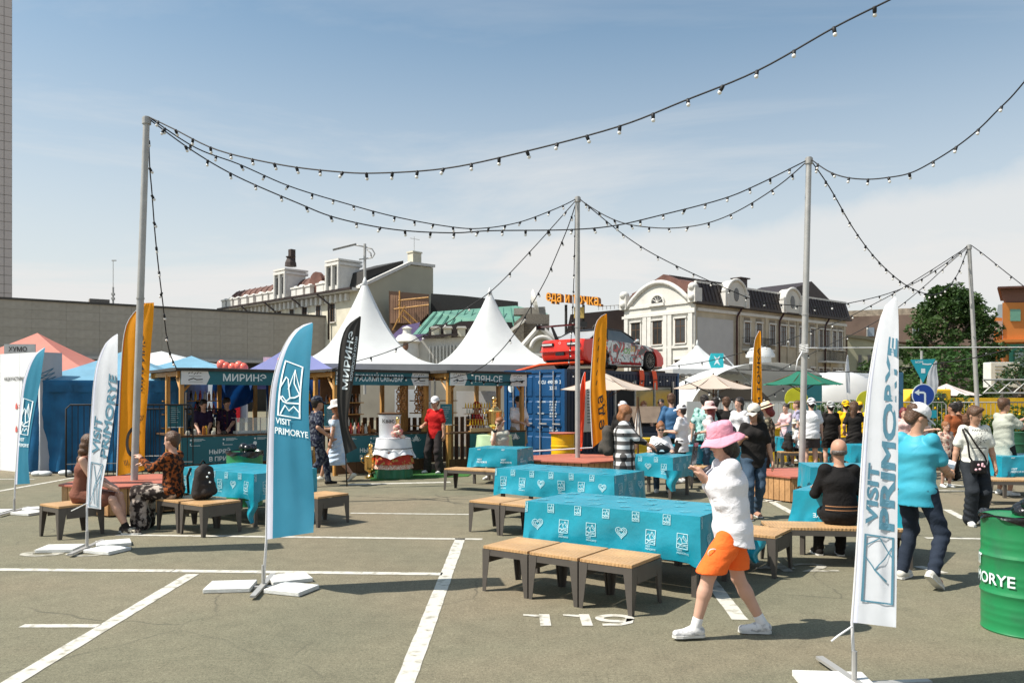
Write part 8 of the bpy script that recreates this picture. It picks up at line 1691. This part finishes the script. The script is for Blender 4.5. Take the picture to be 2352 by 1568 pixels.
polyblock('glass_tower', 'distant pale glass tower left of the orange building', 'tower', [(2268, 880), (2268, 745), (2286, 742), (2292, 700), (2304, 698), (2304, 880)], 300, 30, mat('pale_tower', (.42, .46, .48), .4, .2, .1))
# far terrain strip and street behind the square so no gap shows under the houses
hg = MB(); hg.add([(-300, 125, 0), (300, 125, 0), (300, 128, 5), (-300, 128, 5)], [(0, 1, 2, 3)]); hg.build('hillside', mat('far_ground', (.12, .11, .08), .9), kind='structure')
b = MB(); b.bx(-12, 14, 60, 60.4, 0, 3.2); tag(b.build('street_wall', mat('street_wall', (.30, .27, .22), .9, .2, .5)), 'low wall closing the square behind the white tents', 'wall')
b = MB(); b.bx(14, 60, 55, 55.4, 0, 2.6); tag(b.build('street_wall', mat('dark_fence', (.06, .05, .04), .9, .2, .5)), 'dark site fence below the big tree', 'fence')
# ------------------------------------------------------------------ trees and plants
bark = mat('bark', (.09, .07, .05), .9, .3, 4, bump=.6, bscale=10)
def leafmat(n, c, c2): return mat(n, c, .6, .1, .35, col2=c2, trans=.3)
def foliage(name, m, clumps, per, size, parent, seed, flat=.6):
    rg = np.random.default_rng(seed); V = []; nq = 0
    for (cx, cy, cz, r_) in clumps:
        n = int(per*r_*r_); d = rg.normal(size=(n, 3)); d /= np.linalg.norm(d, axis=1)[:, None]; rad = r_*rg.uniform(.55, 1.0, n)**.6
        c = np.array([cx, cy, cz])+d*rad[:, None]*np.array([1, 1, flat+.25])
        a = rg.normal(size=(n, 3)); a[:, 2] *= .5; a /= np.linalg.norm(a, axis=1)[:, None]; b2 = np.cross(a, rg.normal(size=(n, 3))); b2 /= np.linalg.norm(b2, axis=1)[:, None]
        s = size*rg.uniform(.6, 1.4, n)[:, None]
        V.append(np.stack([c-a*s, c+b2*s*.5, c+a*s, c-b2*s*.5], 1)); nq += n
    V = np.concatenate(V).reshape(-1, 3); me = bpy.data.meshes.new(name); me.vertices.add(len(V)); me.vertices.foreach_set('co', V.astype(np.float32).ravel()); me.loops.add(len(V)); me.loops.foreach_set('vertex_index', np.arange(len(V), dtype=np.int32)); me.polygons.add(nq); me.polygons.foreach_set('loop_start', np.arange(0, 4*nq, 4, dtype=np.int32)); me.update(calc_edges=True); me.materials.append(m)
    o = bpy.data.objects.new(name, me); COL.objects.link(o); o.parent = parent; return o
def tree(label, loc, H, r_, seed, m, per=260, size=.16, nclump=60, trunk=.35, base=.25, shape=(1, 1)):
    t = thing('broadleaf_tree', label, 'tree', loc, 0, 'trees behind the square'); rr = random.Random(seed)
    b = MB(); b.tube([(0, 0, 0), (.1, 0, H*.25), (-.1, .1, H*.5), (.1, 0, H*.8)], [trunk, trunk*.8, trunk*.5, trunk*.15], 10); b.build('trunk', bark, t, smooth=True); cl = []
    for i in range(nclump):
        z = H*(base+(1-base)*rr.random()**.85); k = (z/H-base)/(1-base); rm = r_*math.sin(math.pi*min(1, .18+k*.80))**.7; a = rr.uniform(0, 6.28); d = rm*rr.uniform(.25, 1)**.6
        c = (d*math.cos(a)*shape[0], d*math.sin(a), z-r_*.15); cl.append((*c, rr.uniform(.16, .30)*r_))
        if i % 6 == 0: b = MB(); b.tube([(0, 0, H*(.15+.5*k)), (c[0]*.5, c[1]*.5, c[2]*.85), c], [trunk*.3, trunk*.18, .03], 6); b.build('limb', bark, t, smooth=True)
    foliage('crown', m, cl, per, size, t, seed); return t
lm1 = leafmat('maple_leaf', (.024, .06, .012), (.06, .11, .024)); lm2 = leafmat('shrub_leaf', (.03, .085, .015), (.08, .14, .03)); lm3 = leafmat('pine_leaf', (.02, .05, .018), (.04, .085, .03))
tree('large dark green broadleaf tree behind the furthest pole', (26.4, 48, 0), 8.7, 2.75, 3, lm1, per=420, size=.13, nclump=90, base=.16)
tree('lower part of dense greenery left below the large tree', (23.2, 49, 0), 5.0, 2.2, 8, lm1, per=230, size=.15, nclump=34)
tree('small tree right of the large tree before the orange building', (31.1, 52, 0), 6.3, .95, 12, lm1, per=500, size=.12, nclump=26)
tree('small tree below the large tree, above the pink parasol', (20.5, 38, 0), 4.6, 2.2, 21, lm2, per=260, size=.12, nclump=36, base=.1)
tree('dark evergreen bush at the right edge before the orange building', (17.8, 27.5, 0), 3.5, 1.3, 31, lm3, per=900, size=.07, nclump=36, base=.05)
for i, (x, Y_, r_, h) in enumerate(((10.6, 25.9, .5, 1.75), (12.6, 24.6, .5, 1.6), (13.6, 23.4, .55, 1.5), (15.0, 23.2, .6, 1.6), (16.2, 22.9, .6, 1.7), (14.2, 26, .6, 2.0), (11.6, 25.3, .5, 1.5))):
    t = thing('shrub', ['shrub behind the people in yellow', 'shrub left of the signpost', 'shrub behind the rust T-shirt man', 'shrub behind the young man with the bag', 'shrub at the right edge behind the fence', 'tall shrub beneath the truss', 'shrub between the white flag and signpost'][i], 'shrub', (x, Y_, 0)); rr = random.Random(i)
    foliage('leaves', lm2, [(rr.uniform(-r_, r_)*1.3, rr.uniform(-.3, .3), rr.uniform(.3, h-.25), rr.uniform(.2, .35)) for _ in range(16)], 2200, .045, t, i+50)
    b = MB(); b.tube([(0, 0, 0), (0, 0, h*.7)], .02, 5); b.build('stem', bark, t)
    if i in (3, 4, 5):
        b = MB(); [b.ball((rr.uniform(-r_, r_)*1.2, -.35+rr.uniform(-.1, .1), rr.uniform(.6, h-.2)), .035, 6, 4) for _ in range(18)]; b.build('yellow_blooms', YEL, t)
# ------------------------------------------------------------------ unseen surroundings that reflect light back: none
bpy.context.view_layer.update()
